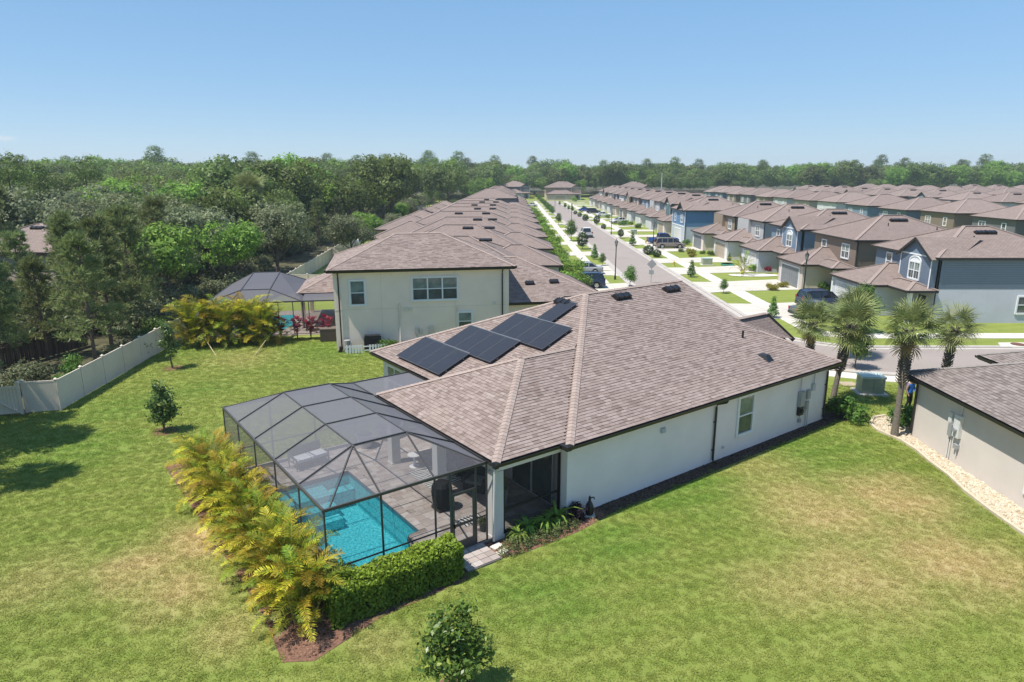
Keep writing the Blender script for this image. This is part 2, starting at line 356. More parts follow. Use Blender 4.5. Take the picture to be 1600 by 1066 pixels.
def ribbon_pts(path, off):
    out = []
    for i, p in enumerate(path):
        a = Vector(path[max(0, i - 1)]); b = Vector(path[min(len(path) - 1, i + 1)]); d = (b - a).normalized(); nrm = Vector((-d.y, d.x))
        out.append((p[0] + nrm.x * off, p[1] + nrm.y * off))
    return out
def ribbon(mb, path, o0, o1, z, zb=None):
    A = ribbon_pts(path, o0); B = ribbon_pts(path, o1)
    for i in range(len(path) - 1):
        a, b, c, d = A[i], A[i + 1], B[i + 1], B[i]
        mb.poly([(*a, z), (*b, z), (*c, z), (*d, z)])
        if zb is not None:
            mb.poly([(*b, z), (*a, z), (*a, zb), (*b, zb)]); mb.poly([(*d, z), (*c, z), (*c, zb), (*d, zb)])
ROADX = 17.2
CP = [(ROADX, 318 - i * 12) for i in range(22)] + [(26.7 - 9.5 * math.cos(a), 54 - 9.5 * math.sin(a)) for a in [R_(90) * k / 14 for k in range(15)]] + [(28 + 6 * k, 44.5) for k in range(18)]
mb = MB(); ribbon(mb, CP, -3.45, 3.45, .008); mb.poly([(ROADX - 16, 318, .007), (ROADX + 20, 318, .007), (ROADX + 20, 326, .007), (ROADX - 16, 326, .007)]); struct('road', mb, ROADM)
KERB = mat('kerb_concrete', (.4, .365, .33), .9, .1, 1, 30, .2, wear=.2)
mb = MB(); ribbon(mb, CP, -3.5, -3.9, .09, 0); ribbon(mb, CP, 3.5, 3.9, .09, 0)
ribbon(mb, CP, -3.0, -3.5, .02, 0); ribbon(mb, CP, 3.0, 3.5, .02, 0); struct('kerb', mb, KERB)
# pavement slabs: each slab its own edge, one joint apart
def slab_walk(path, o0, o1, name):
    mb = MB(); A = ribbon_pts(path, o0); B = ribbon_pts(path, o1)
    for i in range(len(path) - 1):
        a, b, c, d = [Vector((*q, 0)) for q in (A[i], A[i + 1], B[i + 1], B[i])]
        L = (b - a).length; k = max(1, round(L / 1.6))
        for j in range(k):
            t0, t1 = j / k + .004, (j + 1) / k - .004
            q = [a.lerp(b, t0), a.lerp(b, t1), d.lerp(c, t1), d.lerp(c, t0)]
            z = .03 + random.uniform(0, .004)
            mb.poly([(p.x, p.y, z) for p in q]); n = len(mb.v)
            for e in range(4):
                p, r = q[e], q[(e + 1) % 4]; mb.poly([(r.x, r.y, z), (p.x, p.y, z), (p.x, p.y, 0), (r.x, r.y, 0)])
    return struct(name, mb, CONC2)

slab_walk(CP, 6.4, 8.1, 'sidewalk'); slab_walk(CP[:21], -5.85, -7.25, 'pavement'); slab_walk(CP[25:], -3.95, -5.3, 'pavement')
# driveways (flush with their kerb, flared at the road)
def driveway(x0, y0, y1, x1, Y0, Y1, flare=.7):
    mb = MB(); s = 1 if x1 > x0 else -1; k = 4
    for i in range(k):
        a, b = i / k + .001, (i + 1) / k - .001
        f = lambda t: (x0 + (x1 - x0) * t, y0 + (Y0 - y0) * t - flare * max(0, 1 - 5 * t), y1 + (Y1 - y1) * t + flare * max(0, 1 - 5 * t))
        (xa, ya0, ya1), (xb, yb0, yb1) = f(a), f(b); h = lambda t: .10 if t < .05 else .045
        for (u, v) in ((0, .498), (.502, 1)):
            q = [(xa, ya0 + (ya1 - ya0) * u), (xb, yb0 + (yb1 - yb0) * u), (xb, yb0 + (yb1 - yb0) * v), (xa, ya0 + (ya1 - ya0) * v)]
            if s < 0: q = q[::-1]
            mb.prism(q, 0, .045 if i else .047)
    return struct('driveway', mb, CONC)
LOT = [(56.4, 'H1'), (70.5, 'H2'), (84.0, 'H3'), (97.0, 'H4'), (109.6, 'H5')]
RIGHT_DRV = [(57.6, 64.6, 60.3, 66.6), (72.0, 78.2, 73.6, 80.9), (85.4, 90.7, 87.4, 93.6), (96.6, 100.8, 97.4, 103.8), (109.9, 114.6, 112.6, 118.6), (121.5, 126.5, 123.5, 130.5)]
for (a, b, c, d) in RIGHT_DRV: driveway(20.75, a, b, 31.9, c, d)
for k in range(13): driveway(20.75, 137 + 13.5 * k, 142 + 13.5 * k, 31.9, 137.6 + 13.5 * k, 142.4 + 13.5 * k)
for k in range(14): driveway(13.65, 72.6 + 16.5 * k - (1.2 if k == 0 else 0), 77.6 + 16.5 * k, 4.7, 72.2 + 16.5 * k, 77.6 + 16.5 * k)
driveway(13.7, 84.2, 88.0, 9, 84.6, 88.2)

# ------------------------------------------------------------------ house parts
_cache = {}
def window_meshes(w, h, style, col=None):
    """frame of one window in its own axes: x along the wall, y out of the wall, z up; and one pane"""
    k = ('win', round(w, 2), round(h, 2), style)
    if k not in _cache:
        f = MB(); t = .13; arch = 'arch' in style
        f.box(-w/2 - t, -.02, -t, -w/2, .06, h + t); f.box(w/2, -.02, -t, w/2 + t, .06, h + t)
        f.box(-w/2, -.02, -t - .02, w/2, .08, 0); f.box(-w/2, -.02, h, w/2, .06, h + t)
        n = 2 if 'two' in style else 3 if 'three' in style else 1
        for i in range(1, n): x = -w/2 + w * i / n; f.box(x - .05, -.01, 0, x + .05, .055, h)
        f.box(-w/2, -.01, h/2 - .03, w/2, .05, h/2 + .03)
        if 'grid' in style:
            for i in range(n): x = -w/2 + w * (i + .5) / n; f.box(x - .012, 0, 0, x + .012, .03, h)
        if arch:
            pts = [(-w/2 - t, h + t)] + [((w/2 + t) * -math.cos(a), h + t + w * .32 * math.sin(a)) for a in [math.pi * i / 10 for i in range(1, 10)]] + [(w/2 + t, h + t)]
            ins = [(x * .86, h + t + (z - h - t) * .78 + .01) for x, z in pts]
            for i in range(len(pts) - 1):
                a, b, c, d = pts[i], pts[i+1], ins[i+1], ins[i]
                f.mesh([(p[0], .06, p[1]) for p in (a, b, c, d)] + [(p[0], -.02, p[1]) for p in (a, b, c, d)], [(0,1,2,3),(0,4,5,1),(2,6,7,3)])
            f.mesh([(p[0], .015, p[1]) for p in ins], [tuple(range(len(ins)))])
        pw = w / n
        p = MB(); p.box(-pw/2 + .04, -.01, 0.02, pw/2 - .04, .02, h/2 - .03)
        p2 = MB(); p2.box(-pw/2 + .04, -.01, h/2 + .03, pw/2 - .04, .02, h - .02)
        _cache[k] = (f.data('window', WHITE), p.data('pane', GLASS), p2.data('pane', BLIND if 'blind' in style else GLASS), n)
    return _cache[k]
def window(parent, x, y, z, ang, w, h, style='one', depth2=True):
    """z = sill; ang = direction the window looks, about z (0 looks along +y)"""
    f, p, p2, n = window_meshes(w, h, style)
    o = link('window', f, parent, (x, y, z), ang)
    if depth2:
        for i in range(n):
            q = -w/2 + w * (i + .5) / n
            link('pane', p, o, (q, 0, 0)); link('pane', p2, o, (q, 0, 0))
    return o
A_ = {'-y': math.pi, '+y': 0, '+x': -math.pi/2, '-x': math.pi/2}
def garage_door(parent, x, y, ang, w, h, colour):
    k = ('gd', w, h, colour)
    if k not in _cache:
        f = MB(); f.box(-w/2, -.03, 0, w/2, .0, h)
        nr, nc = 4, 8
        for r in range(nr):
            for c in range(nc):
                f.box(-w/2 + w*c/nc + .06, 0, h*r/nr + .06, -w/2 + w*(c+1)/nc - .06, .02, h*(r+1)/nr - .06)
        g = MB(); g.box(-w/2 - .14, -.03, 0, -w/2, .05, h + .14); g.box(w/2, -.03, 0, w/2 + .14, .05, h + .14); g.box(-w/2, -.03, h, w/2, .05, h + .14)
        _cache[k] = (f.data('garage_door', mat('garage_door_%d' % int(colour[0] * 255), colour, .55, .05, 1)), g.data('door_trim', WHITE))
    a, b = _cache[k]; o = link('garage_door', a, parent, (x, y, .03), ang); link('door_trim', b, o); return o
def roof_vent(parent, x, y, z, ang, pitch, name='roof_vent', w=1.1):
    k = ('vent', w)
    if k not in _cache:
        m = MB(); m.box(-w/2, -.22, .02, w/2, .24, .06); m.mesh([(-w/2+.04,-.2,.06),(w/2-.04,-.2,.06),(w/2-.04,-.2,.2),(-w/2+.04,-.2,.2),(-w/2+.04,.2,.06),(w/2-.04,.2,.06),(w/2-.04,.12,.22),(-w/2+.04,.12,.22)], [(0,1,2,3),(3,2,6,7),(4,7,6,5),(0,3,7,4),(1,5,6,2)])
        for i in range(3): x0 = -w/2 + w * (i + .5) / 3; m.box(x0 - .02, -.215, .06, x0 + .02, .16, .235)
        _cache[k] = m.data('roof_vent', BLACK)
    return link(name, _cache[k], parent, (x, y, z), Matrix.Rotation(ang, 3, 'Z').to_4x4().to_euler() if not pitch else (Matrix.Rotation(ang, 3, 'Z') @ Matrix.Rotation(pitch, 3, 'X')).to_euler())
def hip(mb, x0, y0, x1, y1, z, pitch=.42, ov=.4, ft=.2, gable=None, soffit=True):
    """hip roof faces (slot 0), fascia and soffit (slot 1) over a rectangle; ridge along the longer side"""
    x0 -= ov; y0 -= ov; x1 += ov; y1 += ov; w, d = x1 - x0, y1 - y0
    if w >= d: r = d / 2; A, B = (x0 + r, y0 + r, z + r * pitch), (x1 - r, y0 + r, z + r * pitch)
    else: r = w / 2; A, B = (x0 + r, y0 + r, z + r * pitch), (x0 + r, y1 - r, z + r * pitch)
    c = [(x0, y0, z), (x1, y0, z), (x1, y1, z), (x0, y1, z)]
    if w >= d:
        mb.poly([c[0], c[1], B, A]); mb.poly([c[1], c[2], B]); mb.poly([c[2], c[3], A, B]); mb.poly([c[3], c[0], A])
    else:
        mb.poly([c[0], c[1], A]); mb.poly([c[1], c[2], B, A]); mb.poly([c[2], c[3], B]); mb.poly([c[3], c[0], A, B])
    for i in range(4):
        p, q = c[i], c[(i + 1) % 4]; mb.poly([(p[0], p[1], z - ft), (q[0], q[1], z - ft), (q[0], q[1], z + .01), (p[0], p[1], z + .01)], 1)
    if soffit: mb.poly([(p[0], p[1], z - ft + .02) for p in c][::-1], 1)
    # ridge and hip caps proud of the slopes
    for a, b in ([(A, B)] if (Vector(A) - Vector(B)).length > .1 else []) + [(c[0], A), (c[3], A if w >= d else B), (c[1], B if w >= d else A), (c[2], B)]:
        mb.bar((a[0], a[1], a[2] + .02), (b[0], b[1], b[2] + .02), .3, .05, 2)
    return A, B
ROOFM = [ROOF, FASCIA, mat('cap_far', (.26, .205, .182), .95, .1, 5)]
def ring_walls(mb, pts, z0, z1, mi=0): mb.prism(pts, z0, z1, mi)

STC = {'grey': (.5, .51, .56), 'cream': (.66, .57, .5), 'sand': (.5, .42, .34), 'white': (.68, .67, .65), 'greige': (.54, .46, .42), 'pale_blue': (.42, .46, .5)}
SIDE = {'slate': (.16, .205, .27), 'brown': (.25, .195, .155), 'steel': (.2, .27, .36), 'light grey': (.5, .5, .5), 'tan': (.34, .27, .2), 'blue': (.12, .24, .42), 'teal': (.12, .19, .2), 'white': (.64, .65, .66), 'beige': (.45, .4, .33), 'dark grey': (.17, .17, .18)}
CORNER = WHITE
def two_storey(name_label, x, y, rot, upper, lower, gdoor, style=0, detail=2, W_=9.8, D_=12, group='two-storey houses along the street', garage=True, mirror=False, panels=False):
    """own axes: x runs back from the street, y along it, front at x = 0; garage wing in front, two full storeys behind"""
    t = thing('house', name_label, 'house', (x, y, 0), rot, group)
    wl, wu = stucco(STC[lower]), siding(SIDE[upper]); fx = 4.0 if garage else 0.0
    my = (lambda a: W_ - a) if mirror else (lambda a: a)
    def mbox(mb, x0, y0, z0, x1, y1, z1, mi=0):
        a, b = sorted((my(y0), my(y1))); mb.box(x0, a, z0, x1, b, z1, mi)
    ze = 5.65 + .3 * ((int(y * 7) % 5) / 4 - .5)
    b = MB(); b.prism([(fx, 0), (fx + D_, 0), (fx + D_, W_), (fx, W_)], 0, 2.95); b.build('wall', wl, t)
    b = MB(); b.prism([(fx - .015, -.015), (fx + D_ + .015, -.015), (fx + D_ + .015, W_ + .015), (fx - .015, W_ + .015)], 2.95, ze); b.build('upper_wall', wu, t)
    rf = MB(); A, B = hip(rf, fx, 0, fx + D_, W_, ze + .12)
    if style in (1, 3):      # gabled bay with its own peak over the near corner
        g0, g1, zz, px = 0.0, 4.6, ze + .1, fx - .55; gm = (g0 + g1) / 2; top = zz + .62 * 2.6
        gb_ = MB(); gb_.M = None
        a0, a1 = sorted((my(g0 - .015), my(g1)))
        gb_.prism([(px, a0), (fx + .3, a0), (fx + .3, a1), (px, a1)], 2.9, zz)
        gb_.poly([(px, a0, zz), (px, a1, zz), (px, (a0 + a1) / 2, zz + .62 * (a1 - a0) / 2)]); gb_.build('gable_bay', wu, t)
        am = (a0 + a1) / 2; o = .35; xx = px - .3; pk = zz + .62 * (am - a0 + o) - .62 * o + .05
        for s_ in (-1, 1):
            e = am + s_ * (am - a0 + o); zl = zz - .62 * o + .05
            rf.poly([(xx, e, zl), (xx, am, pk), (fx + 5, am, pk), (fx + 1.2, e, zl)][::s_])
            rf.bar((xx - .01, e, zl - .08), (xx - .01, am, pk - .08), .06, .2, 1)
        tr = MB()
        for yy in (a0 + .02, a1 - .02): tr.box(px - .03, yy - .06, 2.95, px + .0, yy + .06, zz)
        tr.box(px - .03, a0 + .1, zz - .05, px, a1 - .1, zz + .08); tr.build('corner_board', WHITE, t)
        if detail > 1: window(t, px - .01, am, 3.55, A_['-x'], 1.5, 1.35, 'two arch grid blind', detail > 1)
        window(t, fx - .02, my(7.4), 3.7, A_['-x'], .8, 1.4, 'one', detail > 1)
    else:
        window(t, fx - .02, my(2.2), 3.7, A_['-x'], 1.5, 1.35, 'two grid blind', detail > 1); window(t, fx - .02, my(7.3), 3.7, A_['-x'], 1.0, 1.35, 'one', detail > 1)
        if style == 2:
            bb = MB(); mbox(bb, fx - .5, 4.9, 2.9, fx, W_ - .0, ze + .05); bb.build('front_bay', wu, t)
    if garage:
        gy0, gy1 = 3.0, W_ - .1
        gwl = MB(); a0, a1 = sorted((my(gy0), my(gy1)))
        gwl.prism([(0, a0), (fx, a0), (fx, a1), (0, a1)], 0, 2.75); gwl.build('garage_wall', wl, t)
        hip(rf, 0, a0, fx + 5.5, min(a1, W_ - .45), 2.86)
        garage_door(t, -.02, (a0 + a1) / 2, A_['-x'], 4.9, 2.2, gdoor)
        # entry porch on its own short roof
        p0, p1 = sorted((my(-.0), my(3.0))); hip(rf, fx - 2.1, p0 + .05, fx - .2, p1 + 1.2, 2.84)
        po = MB(); c = p0 + .25 if not mirror else p1 - .25; po.box(fx - 2.0, c - .16, 0, fx - 1.7, c + .16, 2.7); po.build('porch_post', WHITE, t)
        dr = MB(); dc = (p0 + p1) / 2; dr.box(fx - .06, dc - .5, .1, fx - .01, dc + .5, 2.15); dr.build('front_door', mat('front_door', (.05, .055, .07), .4), t)
    else:
        garage_door(t, -.02, W_ * .5, A_['-x'], 4.9, 2.2, gdoor)
        cb = MB()
        for yy in (0, W_): cb.box(-.05, yy - .09, 0, .05, yy + .09, ze)
        cb.box(-.05, 0, 2.85, -.018, W_, 3.05); cb.build('corner_board', WHITE, t)
        gx = MB(); gx.poly([(-.03, 0.3, ze), (-.03, 4.7, ze), (-.03, 2.5, ze + 1.35)]); gx.build('gable', wu, t)
        for s_ in (-1, 1): rf.poly([(-.45, 2.5 + s_ * 2.6, ze - .02), (-.45, 2.5, ze + 1.55), (5, 2.5, ze + 1.55), (1.2, 2.5 + s_ * 2.6, ze - .02)][::s_]); rf.bar((-.46, 2.5 + s_ * 2.6, ze - .1), (-.46, 2.5, ze + 1.47), .06, .2, 1)
    roof = rf.build('roof', ROOFM, t)
    pit = math.atan(.42)
    for (vx, dy) in ((fx + 5.6, 1.3), (fx + D_ - 5.6, 1.3)):
        roof_vent(roof, vx, W_ / 2 - dy, ze + .12 + .42 * (W_ / 2 + .4 - dy) + .02, 0, pit)
    # windows of the sides and the back
    if detail > 0:
        for (wx, wz, ww, hh) in ((fx + 7.6, .9, .8, 1.35), (fx + 9.8, 3.6, .8, 1.3)) if style != 3 else ((fx + 7.7, .9, .9, 1.35),):
            window(t, wx, -.02, wz, A_['-y'], ww, hh, 'one', detail > 1)
        window(t, fx + D_ + .02, 2.4, 3.6, A_['+x'], 1.4, 1.3, 'two grid', detail > 1); window(t, fx + D_ + .02, 7.4, 3.6, A_['+x'], .8, 1.3, 'one', detail > 1)
    if detail > 1:
        dp = MB(); dp.tube([(fx + .1, -.08, ze - .1), (fx + .1, -.08, .1)], .045, 6); dp.build('downspout', BRONZE, t)
        for (px, py) in ((fx + 4.4, 2.6), (fx + 9.1, 1.7)):
            pv = MB(); zz = ze + .12 + .42 * (py + .4); pv.tube([(px, py, zz - .05), (px, py, zz + .3)], .05, 6); pv.build('vent_pipe', BLACK, roof)
    return t
def one_storey(label, x, y, rot, Wd, Dp, wallc, group, garage=True, lanai=True, zed=3.0, near_win=True, extra=0):
    """own axes: x from the back garden to the street front, y along the street"""
    t = thing('house', label, 'house', (x, y, 0), rot, group)
    wl = stucco(STC[wallc]); b = MB(); b.prism([(0, 0), (Dp, 0), (Dp, Wd), (0, Wd)], 0, zed - .1)
    if lanai: b.prism([(-4.2, Wd * .25), (.02, Wd * .25), (.02, Wd * .98), (-4.2, Wd * .98)], 0, zed - .12)
    if garage: b.prism([(Dp - .02, Wd * .42), (Dp + 3.0, Wd * .42), (Dp + 3.0, Wd - .05), (Dp - .02, Wd - .05)], 0, zed - .12)
    b.build('wall', wl, t)
    rf = MB(); hip(rf, 0, 0, Dp, Wd, zed)
    if lanai: hip(rf, -4.2, Wd * .25, 6, Wd * .98, zed - .02)
    if garage: hip(rf, Dp - 6, Wd * .42, Dp + 3.0, Wd - .05, zed - .02)
    roof = rf.build('roof', ROOFM, t)
    for vx in (Dp * .56 + extra, Dp * .72 + extra * .3):
        roof_vent(roof, vx, Wd / 2 - 1.0, zed + .42 * (Wd / 2 + .4 - 1.0) + .02, 0, math.atan(.42), w=1.4)
    if near_win:
        window(t, Dp * .3, -.02, .9, A_['-y'], .9, 1.4); window(t, Dp * .7, -.02, .9, A_['-y'], .9, 1.4)
    window(t, Dp + .02, Wd * .2, .9, A_['+x'], 1.3, 1.4, 'two')
    return t

# ------------------------------------------------------------------ individually laid shingles
TABQ = None
def tab_geo(w, e):   # one tab: butt edge proud, head flush, 5 faces
    return [(-w/2, 0, 0), (w/2, 0, 0), (w/2, 0, .026), (-w/2, 0, .026), (-w/2, e * 1.15, .004), (w/2, e * 1.15, .004)], [(3, 2, 5, 4), (0, 1, 2, 3), (0, 3, 4), (1, 5, 2)]
def lay_shingles(polys, w=.33, e=.15, seed=1):
    """polys: planar polygons (first edge = eave) -> list of (centre, rotation matrix, width)"""
    rng = random.Random(seed); out = []
    for P in polys:
        P = [Vector(p) for p in P]; x = (P[1] - P[0]).normalized(); n = Vector((0, 0, 0))
        for i in range(1, len(P) - 1): n += (P[i] - P[0]).cross(P[i + 1] - P[0])
        n.normalize()
        if n.z < 0: n = -n
        y = n.cross(x).normalized()
        if y.z < 0: x = -x; y = n.cross(x)
        Q = [((p - P[0]).dot(x), (p - P[0]).dot(y)) for p in P]
        a0, a1, b1 = min(q[0] for q in Q), max(q[0] for q in Q), max(q[1] for q in Q); b0 = min(q[1] for q in Q)
        def span(b):
            xs = []
            for i in range(len(Q)):
                (xa, ya), (xb, yb) = Q[i], Q[(i + 1) % len(Q)]
                if (ya <= b < yb) or (yb <= b < ya): xs.append(xa + (xb - xa) * (b - ya) / (yb - ya))
            return sorted(xs)
        b = b0; r = 0
        R = Matrix((x, y, n)).transposed()
        while b < b1 - e * .4:
            xs = span(b + e * .5)
            for k in range(0, len(xs) - 1, 2):
                lo, hi = xs[k], xs[k + 1]; a = a0 + (.5 * w if r % 2 else 0) + rng.uniform(-.05, .05) + (r % 3) * .09 - w
                while a < hi:
                    ww = w * rng.choice((.55, .8, 1, 1, 1.1)); l, h = max(a, lo), min(a + ww - .008, hi)
                    if h - l > .05:
                        c = P[0] + x * ((l + h) / 2) + y * (b - .02) + n * .012
                        out.append((c, R, h - l, e))
                    a += ww
            b += e; r += 1
    return out
def shingles(parent, polys, mat_s, mat_o, world, singles=300, w=.29, e=.15, seed=1):
    """the tabs that show largest become parts of their own, the others one joined part"""
    T = lay_shingles(polys, w, e, seed); rng = random.Random(seed + 5)
    camp = Vector((0, 0, CAM_H)); T.sort(key=lambda t: (world @ t[0] - camp).length)
    me = None
    if singles:
        m = MB(); v, f = tab_geo(1.0, e); m.mesh(v, f); me = m.data('shingle', mat_o)
        for (c, R, ww, _) in T[:singles]:
            o = link('shingle', me, parent); o.matrix_local = Matrix.Translation(c) @ R.to_4x4() @ Matrix.Diagonal((ww, 1, rng.uniform(.8, 1.25), 1))
    m = MB()
    for (c, R, ww, _) in T[singles:]:
        v, f = tab_geo(ww, e); k = rng.uniform(.7, 1.25)
        m.mesh([tuple(c + R @ Vector((p[0], p[1], p[2] * k))) for p in v], f, 0, rng.random())
    o = m.build('shingles', mat_s, parent); o['kind'] = 'stuff'; return o
def ridge_caps(parent, lines, m=None, w=.3, step=.2, seed=3, slope=.42, mitre=None):
    mb = MB(); rng = random.Random(seed)
    for (a, b) in lines:
        a, b = Vector(a), Vector(b); d = (b - a).normalized(); L = (b - a).length; s = Vector((d.y, -d.x, 0)).normalized(); u = s.cross(d)
        if u.z < 0: u = -u
        drop = .3 if abs(d.z) < .05 else .26
        k = int(L / step)
        for i in range(k):
            p = a + d * (i * step); q = p + d * (step * 1.5); t0, t1 = .062, .042
            vs = [p - s * w/2 - u * (w/2 * drop) + u * t0, p + u * (t0 + .015), p + s * w/2 - u * (w/2 * drop) + u * t0,
                  q - s * w/2 - u * (w/2 * drop) + u * t1, q + u * (t1 + .01), q + s * w/2 - u * (w/2 * drop) + u * t1,
                  p - s * w/2 - u * (w/2 * drop), p + s * w/2 - u * (w/2 * drop)]
            mb.mesh([tuple(v) for v in vs], [(0, 1, 4, 3), (1, 2, 5, 4), (6, 7, 2, 1, 0)], 0, rng.random())
    o = mb.build('ridge_caps', m or CAPM, parent); o['kind'] = 'stuff'; return o
def gutter(mb, pts, closed=False, w=.13, h=.13):
    """open K-gutter along eave points (level run)"""
    for i in range(len(pts) - 1):
        a, b = Vector(pts[i]), Vector(pts[i + 1]); d = (b - a).normalized(); o = Vector((d.y, -d.x, 0))
        for (q0, q1) in (((0, 0), (0, -h)), ((0, -h), (w * .7, -h)), ((w * .7, -h), (w, 0)), ((w, 0), (w - .02, 0)), ((w - .02, 0), (w * .7 - .02, -h + .015))):
            mb.poly([tuple(a + o * q0[0] + Vector((0, 0, q0[1]))), tuple(b + o * q0[0] + Vector((0, 0, q0[1]))), tuple(b + o * q1[0] + Vector((0, 0, q1[1]))), tuple(a + o * q1[0] + Vector((0, 0, q1[1])))])

# ------------------------------------------------------------------ the house with the pool (own axes, see HX / HY)
house = thing('house', 'single-storey pale grey house with dark solar panels on its brown roof, beside the pool', 'house', HO, HROT)
MAINW = stucco((.77, .71, .7))
HW = Matrix.Translation(HO) @ Matrix.Rotation(HROT, 4, 'Z')
EZ, PT = 3.1, .425
b = MB()
out = [(0, 0), (17.4, 0), (17.4, 2.6), (19.4, 2.6), (19.4, 8), (14.8, 8), (14.8, 15.4), (0, 15.4)]
# outer walls, closed at eave height
b.prism(out, 0, 2.9)
b.box(-.28, -.02, 0, .0, .32, 2.88)                               # short return beside the screened porch
b.build('wall', MAINW, house)
# porch: header, columns
b = MB(); b.box(-3.25, .36, 2.55, -.0, .58, 2.9); b.box(-3.25, .58, 2.55, -3.0, 8.4, 2.9); b.box(-3.25, 8.2, 2.55, 0, 8.4, 2.9); b.build('porch_beam', MAINW, house)
for (cx, cy) in ((-3.1, .5), (-3.1, 4.3), (-3.1, 8.2)):
    b = MB(); b.box(cx - .2, cy - .2, 0, cx + .2, cy + .2, 2.56); b.box(cx - .23, cy - .23, 0, cx + .23, cy + .23, .14); b.build('porch_column', stucco((.6, .585, .56)), house)
b = MB(); b.box(-3.2, .4, 2.82, 0, 8.4, 2.86); b.build('porch_ceiling', WHITE, house)
# sliding doors and porch wall openings
for (ya, yb) in ((1.0, 3.6), (4.6, 7.2)):
    b = MB(); b.box(-.1, ya, .05, -.02, yb, 2.25)
    o = b.build('sliding_door', WHITE, house)
    for k in range(2):
        p = MB(); w0 = (yb - ya) / 2; p.box(-.12, ya + k * w0 + .07, .14, -.09, ya + (k + 1) * w0 - .07, 2.18); p.build('pane', GLASS, o)
# wall panels of insect screen in the porch end
def screen_mat(name, col, cover, grazing):
    """woven insect screen: the shallower one looks along it, the more thread one sees"""
    m, t, bs = nodes(name); bs.inputs['Base Color'].default_value = (*col, 1); bs.inputs['Roughness'].default_value = .7
    g = N(t, 'ShaderNodeNewGeometry'); dt = N(t, 'ShaderNodeVectorMath', operation='DOT_PRODUCT'); t.links.new(g.outputs['Incoming'], dt.inputs[0]); t.links.new(g.outputs['Normal'], dt.inputs[1])
    c = math_(t, 'MAXIMUM', math_(t, 'ABSOLUTE', dt.outputs['Value']), .08)
    op = math_(t, 'MINIMUM', math_(t, 'DIVIDE', cover, math_(t, 'POWER', c, grazing)), .93)
    tr = N(t, 'ShaderNodeBsdfTransparent'); mx = N(t, 'ShaderNodeMixShader'); t.links.new(op, mx.inputs[0]); t.links.new(tr.outputs[0], mx.inputs[1]); t.links.new(bs.outputs[0], mx.inputs[2])
    t.links.new(mx.outputs[0], t.nodes['Material Output'].inputs[0]); return m
SCREEN = screen_mat('insect_screen', (.122, .12, .132), .28, 1.15); SCREEN_V = screen_mat('insect_screen_wall', (.11, .11, .118), .13, 1.0)
SCREEN_D = screen_mat('insect_screen_dark', (.1, .097, .11), .42, 1.0)
SCREEN_P = screen_mat('insect_screen_porch', (.03, .03, .034), .38, .8)
b = MB(); b.poly([(-2.78, .44, .1), (-.3, .44, .1), (-.3, .44, 2.56), (-2.78, .44, 2.56)]); b.build('porch_screen', SCREEN_P, house)
b = MB()
for x in (-2.8, -.28): b.box(x - .035, .4, 0, x + .035, .48, 2.56)
b.box(-2.8, .405, .95, -.28, .475, 1.02); b.box(-2.8, .4, .05, -.28, .48, .14); b.build('porch_screen_frame', BRONZE, house)
# roof
j0 = (-.5, -.38); e1 = (17.95, -.38); ap = (7.58, 7.7, EZ + PT * 8.08); rd = (14.85, 7.7, ap[2]); c2 = (-.5, 15.78)
zl = EZ + PT * 4.47 - .02
la, lb, lap, lv = (-3.45, -.05), (-3.45, 8.89), (1.02, 4.42, zl), (3.98, 4.42, zl)
P = lambda q, z=EZ: (q[0], q[1], z)
SE = [P(j0), P(e1), (15.25, 2.9, EZ + PT * 3.28), (14.95, 3.95, EZ + PT * 4.33), rd, ap]
LSE = [P(la), (-.5, -.05, EZ), (3.98, 4.42, zl), lap]
LEND = [P(lb), P(la), lap]
LNW = [(-.5, 8.89, EZ), P(lb), lap, lv]
MNW = [P(c2), (-.5, 8.89, EZ), lv, (-.38, -.05, EZ + .05), P(j0), ap]
BACK = [(14.85, 15.78, EZ), P(c2), ap, rd]
FRP = [(18.55, 2.75, EZ + .5), (17.55, 3.95, EZ + PT * 4.33), (14.9, 3.95, EZ + PT * 4.33), (14.9, 2.6, EZ + PT * 2.9)]
rb = MB()
for p in (SE, LSE, LEND, LNW, [P(c2), (-.5, 8.89, EZ), lv, (4.4, 4.6, EZ + PT * 4.9), ap], [(-.5, -.05, EZ), P(j0), (4.4, 4.55, EZ + PT * 4.9), lv], BACK): rb.poly([(q[0], q[1], q[2] - .012) for q in p])
rb.poly([(17.95, -.38, EZ - .02), (18.4, 2.4, EZ - .02), (15.25, 2.9, EZ + PT * 3.2)]); rb.poly([(18.6, 2.7, EZ - .05), (19.6, 8, EZ - .05), (14.9, 8, EZ + .5), (17.55, 3.95, EZ + PT * 4.2)])
rb.poly([(14.85, 15.78, EZ), rd, (14.85, 7.7, EZ), (14.85, 4, EZ)][::-1])
for q in (FRP[:3], [FRP[0], FRP[2], FRP[3]]): rb.poly(q, 2)
